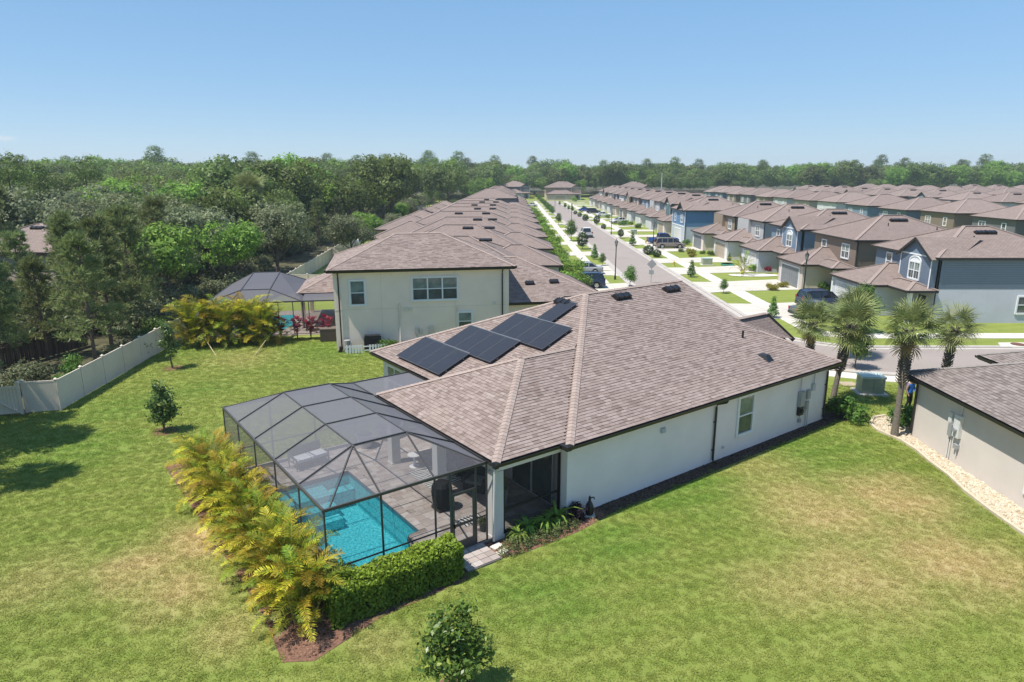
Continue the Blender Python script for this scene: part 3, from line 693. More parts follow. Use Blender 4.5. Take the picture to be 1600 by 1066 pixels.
# soffit
for s in ([(-3.45, -.05), (-.5, -.05), (-.5, 8.89), (-3.45, 8.89)], [(-.5, -.38), (17.95, -.38), (17.95, .6), (-.5, .6)], [(-.5, 0), (.4, 0), (.4, 15.78), (-.5, 15.78)], [(17, -.38), (17.95, -.38), (18.4, 2.6), (17, 2.6)]):
    rb.poly([(x, y, 2.905) for x, y in s][::-1], 1)
roof = rb.build('roof', [ROOFBASE, WHITE, ROOF], house)
shingles(roof, [SE, LSE, LEND, LNW, [P(c2), (-.5, 8.89, EZ), lv, (4.4, 4.6, EZ + PT * 4.9)  , ap]], SHINGLE, SHINGLE_O, HW, 300)
ridge_caps(roof, [(P(la), lap), (P(lb), lap), (P(j0), ap), (P(c2), ap), (lap, lv), (ap, rd), ((17.9, -.3, EZ), (15.25, 2.9, EZ + PT * 3.28)), ((14.9, 3.95, EZ + PT * 4.33), (17.55, 3.95, EZ + PT * 4.33))])
g = MB(); EG = EZ - .015
# gutters run with their open side up, the wall on the left hand
gutter(g, [(-3.45, -.05, EG), (-.62, -.05, EG)]); gutter(g, [(-.6, -.38, EG), (17.95, -.38, EG)])
gutter(g, [(-3.45, 8.89, EG), (-3.45, -.18, EG)]); gutter(g, [(-.5, 15.78, EG), (-.5, 8.95, EG)])
g.box(-.72, -.5, EG - .14, -.5, -.04, EG + .02); g.box(-3.6, -.2, EG - .13, -3.44, -.04, EG + .0)
g.bar((18.56, 2.72, EZ + .42), (17.6, 3.9, EZ + PT * 4.2), .1, .22); g.bar((17.95, -.38, EZ - .09), (18.4, 2.4, EZ - .09), .05, .2)
for (x0, y0, x1, y1) in ((-3.45, -.04, -.5, -.02), (-.5, -.37, 17.95, -.35), (-3.44, 0, -3.42, 8.88), (-.49, 8.9, -.47, 15.7)): g.box(x0, y0, 2.9, x1, y1, EZ - .0)
g.build('gutter', BRONZE, house)
for x in (8.2, 17.25):
    d = MB(); d.tube([(x + .25, -.46, EG - .12), (x + .2, -.42, EG - .22), (x, -.1, EG - .34), (x, -.08, EG - .5), (x, -.08, .18), (x, -.12, .1), (x + .02, -.3, .06)], .048, 8)
    for z in (.6, 1.9): d.box(x - .07, -.1, z, x + .07, -.01, z + .04)
    d.build('downspout', BRONZE, house)
d = MB(); d.tube([(-3.45, -.12, EG - .12), (-3.4, .1, EG - .4), (-3.4, .2, .1)], .045, 8); d.build('downspout', stucco((.6, .585, .56)), house)
window(house, 10.45, -.015, .92, A_['-y'], 1.02, 1.7, 'one blind')
window(house, -.015, 14.0, .95, A_['-x'], 1.5, 1.5, 'two blind')
def meter_set(parent, x, y, white=False):
    """service panel, meter socket and conduits on a house wall that looks along -y"""
    m = GALV if not white else mat('meter_white', (.6, .6, .58), .5)
    a = MB(); a.box(x - .21, y - .16, 1.25, x + .21, y, 2.0); a.box(x - .19, y - .175, 1.3, x + .19, y - .16, 1.95); a.build('electric_panel', m, parent)
    a = MB(); a.box(x - .17, y - .15, .78, x + .17, y, 1.22); a.tube([(x, y - .15, 1.0), (x, y - .24, 1.0)], .1, 12); a.build('electric_meter', BLACK, parent)
    a = MB(); a.box(x + .48, y - .12, 1.5, x + .76, y, 1.95); a.box(x + .5, y - .1, .95, x + .72, y, 1.35); a.build('junction_box', m, parent)
    a = MB(); a.box(x + .95, y - .1, 1.85, x + 1.2, y, 2.2); a.build('cable_box', mat('cable_box', (.5, .51, .52), .5), parent)
    for pts in ([(x - .1, y - .05, 2.0), (x - .1, y - .05, 2.9)], [(x + .6, y - .05, .95), (x + .6, y - .05, .02)], [(x + .75, y - .05, 1.4), (x + .78, y - .05, .02)], [(x + 1.08, y - .05, 2.2), (x + 1.08, y - .05, 2.9)], [(x + .17, y - .08, .85), (x + .4, y - .08, .7), (x + .5, y - .08, 1.0)], [(x, y - .08, .78), (x + .03, y - .08, .5)]):
        a = MB(); a.tube(pts, .022, 6); a.build('conduit', GREYROD, parent)
    a = MB(); a.box(x - .03, y - .12, .38, x + .13, y, .56); a.build('hose_bib', GALV, parent)
meter_set(house, 14.95, -.02)
a = MB(); a.box(4.72, -.09, 2.22, 4.95, -.005, 2.42); a.build('wall_vent', stucco((.42, .45, .48)), house)
a = MB(); a.tube([(8.95, -.03, .55), (8.95, -.08, .55)], .06, 8); a.build('hose_bib', stucco((.5, .5, .5)), house)
# roof furniture
sl = math.atan(PT)
for (x, y) in ((9.4, 7.0), (13.2, 7.0)): roof_vent(roof, x, y, EZ + PT * (y + .38) + .02, 0, sl)
roof_vent(roof, 6.5, 8.15, EZ + PT * 7.0 + .02, -math.pi / 2, sl)
a = MB(); z = EZ + PT * 2.97; a.tube([(13.6, 2.59, z - .1), (13.6, 2.59, z + .4)], .055, 8); a.build('vent_pipe', BLACK, roof)
a = MB(); z = EZ + PT * 1.36; a.mesh([(13.1, .7, z - .1), (13.6, .7, z - .1), (13.6, 1.35, z + .2), (13.1, 1.35, z + .2), (13.2, .95, z + .22), (13.5, .95, z + .22)], [(0, 1, 5, 4), (1, 2, 5), (4, 3, 0), (4, 5, 2, 3)]); a.build('exhaust_hood', BLACK, roof)
# solar panels: four rows on the pool-side slope
PVM, PT_, PB = nodes('solar_cells'); uvn = N(PT_, 'ShaderNodeUVMap'); brk = N(PT_, 'ShaderNodeTexBrick'); PT_.links.new(uvn.outputs[0], brk.inputs['Vector']); brk.offset = 0
brk.inputs['Scale'].default_value = 1; brk.inputs['Brick Width'].default_value = .175; brk.inputs['Row Height'].default_value = .175; brk.inputs['Mortar Size'].default_value = .003
brk.inputs['Color1'].default_value = (.022, .021, .024, 1); brk.inputs['Color2'].default_value = (.026, .025, .028, 1); brk.inputs['Mortar'].default_value = (.06, .06, .065, 1)
PT_.links.new(brk.outputs[0], PB.inputs['Base Color']); PB.inputs['Roughness'].default_value = .28; PB.inputs['Specular IOR Level'].default_value = .5
PFR = mat('panel_frame', (.075, .075, .08), .4, .05, 3, spec=.5); PRAIL = mat('panel_rail', (.3, .31, .32), .4, .05, 3, metal=.7)
pn = MB(); pn.box(-.52, .0, .0, .52, 1.86, .035); pnd = None
pn = MB(); pn.mesh([(-.51, .01, .041), (.51, .01, .041), (.51, 1.85, .041), (-.51, 1.85, .041)], [(0, 1, 2, 3)]); 
for q in ((-.525, 0, .0, -.505, 1.86, .048), (.505, 0, 0, .525, 1.86, .048), (-.505, 0, 0, .505, .02, .048), (-.505, 1.84, 0, .505, 1.86, .048)): pn.box(*q, 1)
pn.mesh([(-.51, .01, .005), (.51, .01, .005), (.51, 1.85, .005), (-.51, 1.85, .005)], [(3, 2, 1, 0)], 1)
pnd = pn.data('solar_panel', [PVM, PFR])
for (u0, v0, n) in ((-.27, 9.02, 4), (1.40, 7.26, 4), (3.07, 5.56, 4), (4.76, 7.1, 1)):
    rot = (Matrix.Rotation(-math.pi / 2, 3, 'Z') @ Matrix.Rotation(sl, 3, 'X'))
    base = Vector((u0, v0 + n * .5275 , EZ + PT * (u0 + .5) + .17))
    rl = MB(); hw = n * .5275
    for yy in (.4, 1.45): rl.box(-hw, yy, -.06, hw, yy + .04, -.01)
    for k in range(n + 1):
        for yy in (.4, 1.45):
            xx = -hw + .1 + (2 * hw - .2) * k / n; rl.box(xx - .03, yy, -.15, xx + .03, yy + .04, -.06)
    rl.box(-hw, 1.868, -.02, hw, 1.9, .05)
    ar = rl.build('solar_array', PRAIL, house, loc=base, rot=rot.to_euler())
    for k in range(n): link('solar_panel', pnd, ar, (-hw + .5275 + k * 1.055, 0, 0))
a = MB(); z = EZ + PT * 7.1; a.tube([(6.2, 8.4, z - .2), (6.35, 8.5, z + .12), (6.9, 8.5, z + .25), (7.4, 8.0, z + .3)], .03, 6); a.build('conduit', BLACK, roof)

# ------------------------------------------------------------------ pool, deck, screen cage
POOL = [(-8.35, 1.5), (-5.95, 1.5), (-5.8, 1.75), (-5.72, 2.1), (-5.5, 2.36), (-5.1, 2.4), (-5.1, 8.6), (-8.35, 8.6)]
DX0, DX1, DY0, DY1 = -9.25, -.02, .36, 11.5
def inpoly(x, y, P):
    c = False
    for i in range(len(P)):
        (xa, ya), (xb, yb) = P[i], P[(i + 1) % len(P)]
        if (ya > y) != (yb > y) and x < xa + (xb - xa) * (y - ya) / (yb - ya): c = not c
    return c
deck = MB()
xs = [DX0, -8.35, -5.1, DX1]
for (x0, y0, x1, y1) in ((DX0, DY0, DX1, 1.5), (DX0, 8.6, DX1, DY1), (DX0, 1.5, -8.35, 8.6), (-5.1, 1.5, DX1, 8.6)): deck.box(x0, y0, -.05, x1, y1, .075)
deck.prism([(-5.95, 1.5), (-5.1, 1.5), (-5.1, 2.4), (-5.5, 2.36), (-5.72, 2.1), (-5.8, 1.75)], -.05, .075)
deck.box(-5.1, -.78, -.05, -3.75, .36, .06)
dk = deck.build('pool_deck', mat('paver_joint', (.2, .17, .15), .95, .2, 8), loc=HO, rot=HROT); dk['kind'] = 'structure'
rng = random.Random(4); PL = []
y = DY0; row = 0
while y < DY1:
    h = (.2, .4, .3, .3)[row % 4]; x = DX0 - rng.uniform(0, .4)
    while x < DX1:
        w = rng.choice((.2, .3, .4, .5)); a0, a1, b0, b1 = max(x, DX0), min(x + w, DX1), y, min(y + h, DY1)
        if a1 - a0 > .08 and not any(inpoly(px, py, POOL) for px in (a0, a1, (a0 + a1) / 2) for py in (b0, b1, (b0 + b1) / 2)):
            PL.append((a0, b0, a1, b1))
        x += w
    y += h; row += 1
for k in range(4):
    for i in range(4): PL.append((-5.08 + i * .33, -.76 + k * .28, -4.76 + i * .33, -.49 + k * .28))
# coping stones round the pool edge
for i in range(17): PL.append((-5.1, 2.4 + i * .365, -4.8, 2.755 + i * .365))
for i in range(19): PL.append((-8.66, 1.6 + i * .37, -8.36, 1.96 + i * .37))
for i in range(8): PL.append((-8.35 + i * .4, 8.6, -7.96 + i * .4, 8.88))
for i in range(6): PL.append((-8.35 + i * .4, 1.2, -7.96 + i * .4, 1.49))
cl = Vector(Lc(0, 0)); PL.sort(key=lambda q: (Vector(((q[0] + q[2]) / 2, (q[1] + q[3]) / 2)) - cl).length)
pm = MB(); pm.box(-.5, -.5, 0, .5, .5, .03); pmd = pm.data('paver', PAVER_O); rest = MB()
for i, (x0, y0, x1, y1) in enumerate(PL):
    z = .062 + rng.uniform(0, .006)
    if i < 300: link('paver', pmd, dk, ((x0 + x1) / 2, (y0 + y1) / 2, z), None, (x1 - x0 - .008, y1 - y0 - .008, 1))
    else: rest.box(x0 + .004, y0 + .004, z, x1 - .004, y1 - .004, z + .03, 0, rng.random())
rest.build('pavers', PAVER_S, dk)['kind'] = 'stuff'
# basin
PLAST, t, bb = nodes('pool_plaster'); pos = N(t, 'ShaderNodeNewGeometry').outputs['Position']
vo = N(t, 'ShaderNodeTexVoronoi'); vo.inputs['Scale'].default_value = 11; t.links.new(pos, vo.inputs['Vector'])
c = mixc(t, ramp(t, vo.outputs['Distance'], .1, .7), (.3, .6, .64), (.1, .38, .44)); c = mixc(t, ramp(t, noise(t, pos, 12, 4, .7), .42, .6), c, (.5, .75, .78))  # speckle painted into the plaster colour stands for sparkle and caustic light ripples
t.links.new(c, bb.inputs['Base Color']); bb.inputs['Roughness'].default_value = .8
b = MB(); n = len(POOL)
b.mesh([(x, y, .06) for x, y in POOL] + [(x, y, -1.25) for x, y in POOL], [(i, n + i, n + (i + 1) % n, (i + 1) % n)[::-1] for i in range(n)] + [tuple(range(n, 2 * n))])
b.box(-8.34, 7.5, -1.2, -6.3, 8.59, -.22); b.box(-8.34, 6.9, -1.2, -6.3, 7.5, -.5); b.box(-8.34, 6.4, -1.2, -6.3, 6.9, -.8); b.box(-6.3, 8.0, -1.2, -5.11, 8.59, -.5)
o = b.build('pool_basin', PLAST, loc=HO, rot=HROT); o['kind'] = 'structure'
TILE = mat('pool_waterline_tile', (.05, .12, .17), .3, .3, 25)
b = MB()
for i in range(n):
    (xa, ya), (xb, yb) = POOL[i], POOL[(i + 1) % n]; cx, cy = -6.7, 5; k = .008
    q = [(xa + (cx - xa) * k, ya + (cy - ya) * k), (xb + (cx - xb) * k, yb + (cy - yb) * k)]
    b.poly([(*q[0], .07), (*q[1], .07), (*q[1], -.1), (*q[0], -.1)])
o = b.build('waterline_tiles', TILE, loc=HO, rot=HROT); o['kind'] = 'structure'
WATER, t, bb = nodes('pool_water'); pos = N(t, 'ShaderNodeNewGeometry').outputs['Position']
bb.inputs['Base Color'].default_value = (.02, .3, .34, 1); bb.inputs['Roughness'].default_value = .04; bb.inputs['Specular IOR Level'].default_value = .5
bump(t, bb, noise(t, pos, 9, 4, .6), .5, .05)
tr = N(t, 'ShaderNodeBsdfTransparent'); tr.inputs[0].default_value = (.45, .84, .87, 1); mx = N(t, 'ShaderNodeMixShader')
fr = N(t, 'ShaderNodeTexVoronoi', feature='SMOOTH_F1'); fr.inputs['Scale'].default_value = 9; t.links.new(pos, fr.inputs['Vector'])
t.links.new(math_(t, 'ADD', .06, math_(t, 'MULTIPLY', ramp(t, fr.outputs['Distance'], .1, .7), .3)), mx.inputs[0]); t.links.new(tr.outputs[0], mx.inputs[1]); t.links.new(bb.outputs[0], mx.inputs[2]); t.links.new(mx.outputs[0], t.nodes['Material Output'].inputs[0])
b = MB(); b.poly([(x, y, -.06) for x, y in POOL]); o = b.build('pool_water', WATER, loc=HO, rot=HROT); o['kind'] = 'structure'

cage = thing('pool_enclosure', 'bronze framed screen enclosure with peaked roof over the blue swimming pool', 'screen enclosure', HO, HROT)
X0, X1, Y0, Y1, CH, KZ, KA, KB = -9.2, -3.5, .42, 11.42, 2.98, 3.84, -7.33, -5.4
VY = [.42, 2.5, 4.84, 7.13, 9.28, 11.42]
def beam(name, a, b, w=.055, h=.11): m = MB(); m.bar(a, b, w * .78, h * .7); return m.build(name, SCREENFR, cage)
def scr(pts, m=SCREEN): mb = MB(); mb.poly(pts); return mb.build('screen_panel', m, cage)
for x in (X0, -7.4, -5.53, -4.95, -3.96, X1 - .02): beam('post', (x, Y0, 0), (x, Y0, CH - .05), .07, .07)
beam('beam', (X0 - .05, Y0, CH), (X1, Y0, CH), .08, .13)
for (xa, xb) in ((X0, -7.4), (-7.4, -5.53), (-5.53, -4.95), (-3.96, X1)): beam('rail', (xa + .03, Y0, 1.04), (xb - .03, Y0, 1.04), .05, .06)
for (xa, xb) in ((X0, -7.4), (-7.4, -5.53), (-5.53, -4.95), (-3.96, X1 - .02)):
    scr([(xa, Y0, .08), (xb, Y0, .08), (xb, Y0, 1.02), (xa, Y0, 1.02)], SCREEN_V); scr([(xa, Y0, 1.06), (xb, Y0, 1.06), (xb, Y0, CH - .06), (xa, Y0, CH - .06)], SCREEN_V)
    beam('sill_rail', (xa, Y0, .1), (xb, Y0, .1), .05, .05)
scr([(-4.95, Y0, 2.25), (-3.96, Y0, 2.25), (-3.96, Y0, CH - .06), (-4.95, Y0, CH - .06)], SCREEN_V)
dm = MB()
for q in ((-4.9, .1, -4.82, 2.2), (-4.09, .1, -4.01, 2.2), (-4.82, 2.12, -4.09, 2.2), (-4.82, 1.0, -4.09, 1.07), (-4.82, .1, -4.09, .42)): dm.box(q[0], Y0 - .03, q[1], q[2], Y0 + .03, q[3])
dr = dm.build('screen_door', SCREENFR, cage); m_ = MB(); m_.poly([(-4.82, Y0, .42), (-4.09, Y0, .42), (-4.09, Y0, 2.12), (-4.82, Y0, 2.12)]); m_.build('door_screen', SCREEN_V, dr)
m_ = MB(); m_.box(-4.86, Y0 - .1, 1.0, -4.82, Y0 - .03, 1.12); m_.build('handle', BLACK, dr)
for y in VY[1:]: beam('post', (X0, y, 0), (X0, y, CH - .05), .07, .07)
beam('beam', (X0, Y0, CH), (X0, Y1, CH), .08, .13); beam('beam', (X0, Y1, CH), (-.5, Y1, CH), .08, .13); beam('beam', (X1 + .02, Y0 + .3, CH + .0), (X1 + .02, Y1, CH), .05, .12)
for i in range(5):
    ya, yb = VY[i], VY[i + 1]; beam('rail', (X0, ya + .03, 1.04), (X0, yb - .03, 1.04), .05, .06)
    scr([(X0, ya, .08), (X0, yb, .08), (X0, yb, 1.02), (X0, ya, 1.02)], SCREEN_V); scr([(X0, ya, 1.06), (X0, yb, 1.06), (X0, yb, CH - .06), (X0, ya, CH - .06)], SCREEN_V)
for x in (-7.33, -5.4, X1, -.9): beam('post', (x, Y1, 0), (x, Y1, CH - .05), .07, .07)
XB = [X0, -7.33, -5.4, X1, -.9]
for xa, xb in zip(XB, XB[1:]):
    beam('rail', (xa + .03, Y1, 1.04), (xb - .03, Y1, 1.04), .05, .06)
    scr([(xa, Y1, .08), (xb, Y1, .08), (xb, Y1, CH - .06), (xa, Y1, CH - .06)], SCREEN_V)
YR = [2.5, 4.84, 7.13, 9.28]
for y in YR:
    beam('rafter', (X0, y, CH), (KA, y, KZ), .055, .12); beam('rafter', (KA, y, KZ), (KB, y, KZ), .055, .12); beam('rafter', (KB, y, KZ), (X1, y, CH + .02), .055, .12)
beam('purlin', (KA, YR[0], KZ), (KA, YR[-1], KZ), .05, .08); beam('purlin', (KB, YR[0], KZ), (KB, YR[-1], KZ), .05, .08)
for a, b in (((KA, 2.5, KZ), (-9.05, Y0, CH)), ((KA, 2.5, KZ), (-7.4, Y0, CH)), ((KB, 2.5, KZ), (-5.53, Y0, CH)), ((KB, 2.5, KZ), (-3.6, Y0, CH)), ((KA, 9.28, KZ), (-9.05, Y1, CH)), ((KA, 9.28, KZ), (KA, Y1, CH)), ((KB, 9.28, KZ), (KB, Y1, CH)), ((KB, 9.28, KZ), (X1, Y1, CH))): beam('hip_rafter', a, b, .05, .1)
for ya, yb in zip(YR, YR[1:]):
    scr([(X0, ya, CH), (X0, yb, CH), (KA, yb, KZ), (KA, ya, KZ)]); scr([(KA, ya, KZ), (KA, yb, KZ), (KB, yb, KZ), (KB, ya, KZ)]); scr([(KB, ya, KZ), (KB, yb, KZ), (X1, yb, CH), (X1, ya, CH)])
for y, ye in ((2.5, Y0), (9.28, Y1)):
    scr([(X0, y, CH), (KA, y, KZ), (X0, ye, CH)]); scr([(KA, y, KZ), (-7.4, ye, CH), (X0, ye, CH)]); scr([(KA, y, KZ), (KB, y, KZ), (-5.5, ye, CH), (-7.4, ye, CH)]); scr([(KB, y, KZ), (X1, ye, CH), (-5.5, ye, CH)]); scr([(KB, y, KZ), (X1, y, CH), (X1, ye, CH)])
scr([(X1, 9.0, CH), (-.6, 9.0, CH), (-.6, Y1, CH), (X1, Y1, CH)])

# ------------------------------------------------------------------ two-storey neighbour on the bend (own axes: x along the wall that looks at us, y away)
tp = G(527, 548); TROT = R_(10.5)
nb = thing('house', 'beige two-storey house with one wide triple window, behind the solar panel roof', 'house', (tp[0], tp[1], 0), TROT)
TW = stucco((.83, .69, .59))
b = MB(); b.prism([(0, 0), (12.6, 0), (12.6, 9), (0, 9)], 0, 5.75); b.prism([(12.6, 1.0), (20.5, 1.0), (20.5, 13), (12.6, 13)], 0, 2.95)
b.box(-3.3, 8.1, 0, -3.0, 8.4, 2.8); b.box(-3.3, 14.7, 0, -3.0, 15, 2.8); b.box(-3.3, 8.1, 2.5, .02, 8.4, 2.85); b.box(-3.3, 8.1, 2.5, -3.0, 15, 2.85); b.box(0.0, 8.95, 0, 8, 15, 2.8)
b.build('wall', TW, nb)
j = MB()
for x in (3.3, 8.6): j.box(x - .012, -.012, .1, x + .012, .001, 5.7)
j.box(0, -.012, 2.95, 12.6, .001, 2.975); j.build('stucco_joint', stucco((.64, .58, .5)), nb)
rb = MB(); ze = 5.85; o = .42
c = [(-o, -o, ze), (12.6 + o, -o, ze), (12.6 + o, 9 + o, ze), (-o, 9 + o, ze)]; r = (9 + 2 * o) / 2; A = (-o + r, 4.5, ze + .42 * r); B = (12.6 + o - r, 4.5, ze + .42 * r)
T1 = [c[0], c[1], B, A]; T2 = [c[1], c[2], B]; T3 = [c[3], c[0], A]; T4 = [c[2], c[3], A, B]
lz = 2.95
WG = [(12.6, .6, lz), (20.9, .6, lz), (20.9 - 6.4, 7, lz + .42 * 6.4), (12.6, 7, lz + .42 * 6.4)]
WE = [(20.9, .6, lz), (20.9, 13.4, lz), (20.9 - 6.4, 7, lz + .42 * 6.4)]
LN = [(-3.6, 7.8, lz), (.2, 7.8, lz), (.2, 11.6, lz + .42 * 3.8)]; LE = [(-3.6, 15.4, lz), (-3.6, 7.8, lz), (.2, 11.6, lz + .42 * 3.8)]
for p in (T1, T2, T3, T4, WG, WE, LN, LE): rb.poly([(q[0], q[1], q[2] - .012) for q in p])
rb.poly([(12.6, 13.4, lz), (12.6, 7, lz + 2.69), (14.5, 7, lz + 2.69), (20.9, 13.4, lz)]); rb.poly([(0.2, 11.6, lz + 1.58), (8, 11.6, lz + 1.58), (8, 7.8, lz), (0, 7.8, lz)][::-1]); rb.poly([(-3.6, 15.4, lz), (.2, 11.6, lz + 1.58), (8, 11.6, lz + 1.58), (8, 15.4, lz)])
rb.poly([(q[0], q[1], ze - .2) for q in c][::-1], 1); rb.poly([(12.6, .6, lz - .16), (20.9, .6, lz - .16), (20.9, 13.4, lz - .16), (12.6, 13.4, lz - .16)][::-1], 1)
NBW = Matrix.Translation((tp[0], tp[1], 0)) @ Matrix.Rotation(TROT, 4, 'Z')
nr = rb.build('roof', [ROOFBASE, WHITE], nb)
shingles(nr, [T1, T2, T3, WG, LN, LE], SHINGLE, SHINGLE_O, NBW, 0, seed=9, w=.36, e=.17)
ridge_caps(nr, [(c[0], A), (c[1], B), (c[3], A), (c[2], B), (A, B), (WG[1], WG[2]), (WG[2], WG[3]), (LN[0], LN[2])], step=.24)
g = MB(); gutter(g, [(-o, -o, ze - .01), (12.6 + o, -o, ze - .01)]); gutter(g, [(-o, 9, ze - .01), (-o, -o, ze - .01)]); gutter(g, [(12.6, .6, lz - .01), (20.9, .6, lz - .01)]); gutter(g, [(12.6 + o, -o, ze - .01), (12.6 + o, 9, ze - .01)]); gutter(g, [(20.9, .6, lz), (20.9, 13.4, lz)])
for (x0, y0, x1, y1, z) in ((-o, -o, 12.6 + o, -o + .02, ze), (-o, -o + .02, -o + .02, 9, ze), (12.6 + o - .02, -o + .02, 12.6 + o, 9, ze), (12.62, .6, 20.9, .62, lz), (-3.6, 7.8, 0, 7.82, lz), (-3.6, 7.82, -3.58, 15.4, lz)): g.box(x0, y0, z - .2, x1, y1, z)
g.build('gutter', BRONZE, nb)
for (x, y, z0) in ((.35, -.08, ze), (12.1, -.08, ze), (-3.15, 8.02, lz)):
    d = MB(); d.tube([(x, y - .34, z0 - .12), (x, y - .05, z0 - .4), (x, y, z0 - .55), (x, y, .15), (x, y - .25, .08)], .05, 8); d.build('downspout', BRONZE, nb)
window(nb, 1.65, -.015, 3.35, A_['-y'], .95, 1.65, 'one blind'); window(nb, 7.15, -.015, 3.55, A_['-y'], 3.2, 1.55, 'three blind'); window(nb, 9.3, -.015, 1.2, A_['-y'], .95, 1.25, 'one blind')
for (wx, wz, r_) in ((5.0, 2.85, .15), (5.35, 2.85, .15), (11.5, 3.1, .13)):
    m = MB(); m.tube([(wx, -.01, wz), (wx, -.06, wz)], r_, 12); m.build('vent_cover', stucco((.66, .61, .53)), nb)
m = MB(); m.tube([(4.55, -.05, 3.3), (4.55, -.05, .25)], .07, 8); m.build('drain_pipe', stucco((.68, .63, .55)), nb)
for nm_, q in (('electric_panel', (6.6, -.16, .9, 6.95, -.001, 1.6)), ('electric_meter', (5.6, -.14, 1.0, 5.85, -.001, 1.5)), ('junction_box', (5.95, -.12, 1.0, 6.15, -.001, 1.35))): m = MB(); m.box(*q); m.build(nm_, GALV, nb)
for x, z in ((6.7, .9), (5.7, 1.0)): m = MB(); m.tube([(x, -.06, z), (x, -.06, 0)], .03, 6); m.build('conduit', GREYROD, nb)
m = MB(); m.tube([(8.75, -.05, 2.9), (8.75, -.05, .1)], .04, 6); m.build('conduit', stucco((.71, .645, .56)), nb)
for (x, y) in ((14.8, 3.0), (16.8, 3.1)): roof_vent(nr, x, y, lz + .42 * (y - .6) + .02, 0, math.atan(.42), w=.75)
# neighbour's pool cage, its pool and planting
nc = thing('pool_enclosure', 'dark domed screen enclosure beside the beige two-storey house, over its small pool', 'screen enclosure', (tp[0], tp[1], 0), TROT)
def nbeam(a, b, w=.06, h=.1, name='beam'): m = MB(); m.bar(a, b, w, h); m.build(name, SCREENFR, nc)
def nscr(p, m=SCREEN_D): q = MB(); q.poly(p); q.build('screen_panel', m, nc)
ax0, ay0, ay1, az = -10.1, 5.55, 15.5, 2.7
E = [(ax0, ay0, az), (-2.9, ay0, az), (-2.9, ay1, az), (ax0, ay1, az)]; K = [(-7.7, 7.4, 3.42), (-5.5, 7.4, 3.42), (-5.5, 13.2, 4.0), (-7.7, 13.2, 4.0)]
for i in range(4):
    nbeam(E[i], E[(i + 1) % 4]); nbeam(K[i], K[(i + 1) % 4]); nbeam(E[i], K[i], name='hip_rafter'); nscr([E[i], E[(i + 1) % 4], K[(i + 1) % 4], K[i]])
nscr(K); nbeam((-8.3, ay0, az), K[0]); nbeam((-5.6, ay0, az), K[1])
nscr([(-2.9, ay0, az), (0, ay0, az), (0, 7.8, 2.9), (-2.9, 7.8, 2.9)]); nbeam((-2.9, ay0, az), (0, ay0, az))
for x in (ax0, -8.3, -6.4, -5.6, -4.7, -3.6, -2.4, -.1): nbeam((x, ay0, 0), (x, ay0, az), .06, .06, 'post')
XS = [ax0, -8.3, -6.4, -5.6, -4.7, -3.6, -2.4, -.1]
for a, b_ in zip(XS, XS[1:]):
    nscr([(a, ay0, .05), (b_, ay0, .05), (b_, ay0, az), (a, ay0, az)], SCREEN_V); nbeam((a, ay0, 1.0), (b_, ay0, 1.0), .05, .05, 'rail')
nscr([(ax0, ay0, .05), (ax0, ay1, .05), (ax0, ay1, az), (ax0, ay0, az)], SCREEN_V); nscr([(ax0, ay1, .05), (-2.9, ay1, .05), (-2.9, ay1, az), (ax0, ay1, az)], SCREEN_V)
m = MB(); m.box(-10.2, 5.4, -.05, 0, 15.6, .05); o = m.build('patio', mat('patio_paving', (.42, .35, .3), .9, .15, 3), loc=(tp[0], tp[1], 0), rot=TROT); o['kind'] = 'structure'
m = MB(); m.prism([(-8.8, 6.4), (-5.2, 6.4), (-4.2, 9), (-4.5, 13.5), (-8.8, 13.5)], .05, .06); o = m.build('pool_water', WATER, loc=(tp[0], tp[1], 0), rot=TROT); o['kind'] = 'structure'
m = MB(); m.prism([(-8.8, 6.4), (-5.2, 6.4), (-4.2, 9), (-4.5, 13.5), (-8.8, 13.5)], .04, .054); o = m.build('pool_basin', PLAST, loc=(tp[0], tp[1], 0), rot=TROT); o['kind'] = 'structure'

# ------------------------------------------------------------------ grey house at the right edge (own axes = world axes, corner of its wall at the origin)
rp = (19.45, 31.0)
rh = thing('house', 'pale single-storey house at the right edge with a tan stone bed along its sunlit wall', 'house', (*rp, 0), 0)
RW = stucco((.6, .545, .49)); 
b = MB(); b.prism([(0, 0), (0, -24), (13, -24), (13, 3.1), (5.6, 3.1), (5.6, 0)], 0, 2.9); b.build('wall', RW, rh)
rb = MB(); q = .45; ez = 3.08; Wd = 13.9; rr = Wd / 2
R1 = [(-q, -24.5, ez), (-q, q, ez), (-q + rr, q - rr, ez + .42 * rr), (-q + rr, -24.5 + rr, ez + .42 * rr)]
rb.poly([(p[0], p[1], p[2] - .012) for p in R1]); R2 = [(-q, q, ez), (13.45, q, ez), (-q + rr, q - rr, ez + .42 * rr)]; rb.poly([(p[0], p[1], p[2] - .012) for p in R2])
rb.poly([(13.45, -24.5, ez), (-q + rr, -24.5 + rr, ez + .42 * rr), (-q + rr, q - rr, ez + .42 * rr), (13.45, q, ez)])
R3 = [(5.2, q - .4, ez + .02), (5.2, 3.5, ez + .02), (5.2 + 4.1, 3.5 - 4.1, ez + .42 * 4.1), (9.3, -3, ez + .42 * 4.1 + .02)]
rb.poly([(p[0], p[1], p[2] - .012) for p in R3]); rb.poly([(5.2, 3.5, ez), (13.45, 3.5, ez), (9.3, -.6, ez + .42 * 4.1)])
rb.poly([(-q, -24.5, 2.9), (-q, q, 2.9), (.3, q, 2.9), (.3, -24.5, 2.9)], 1); rb.poly([(-q, q, 2.9), (5.6, q, 2.9), (5.6, -.3, 2.9), (-q, -.3, 2.9)], 1); rb.poly([(5.2, q, 2.9), (5.2, 3.5, 2.9), (6, 3.5, 2.9), (6, q, 2.9)], 1)
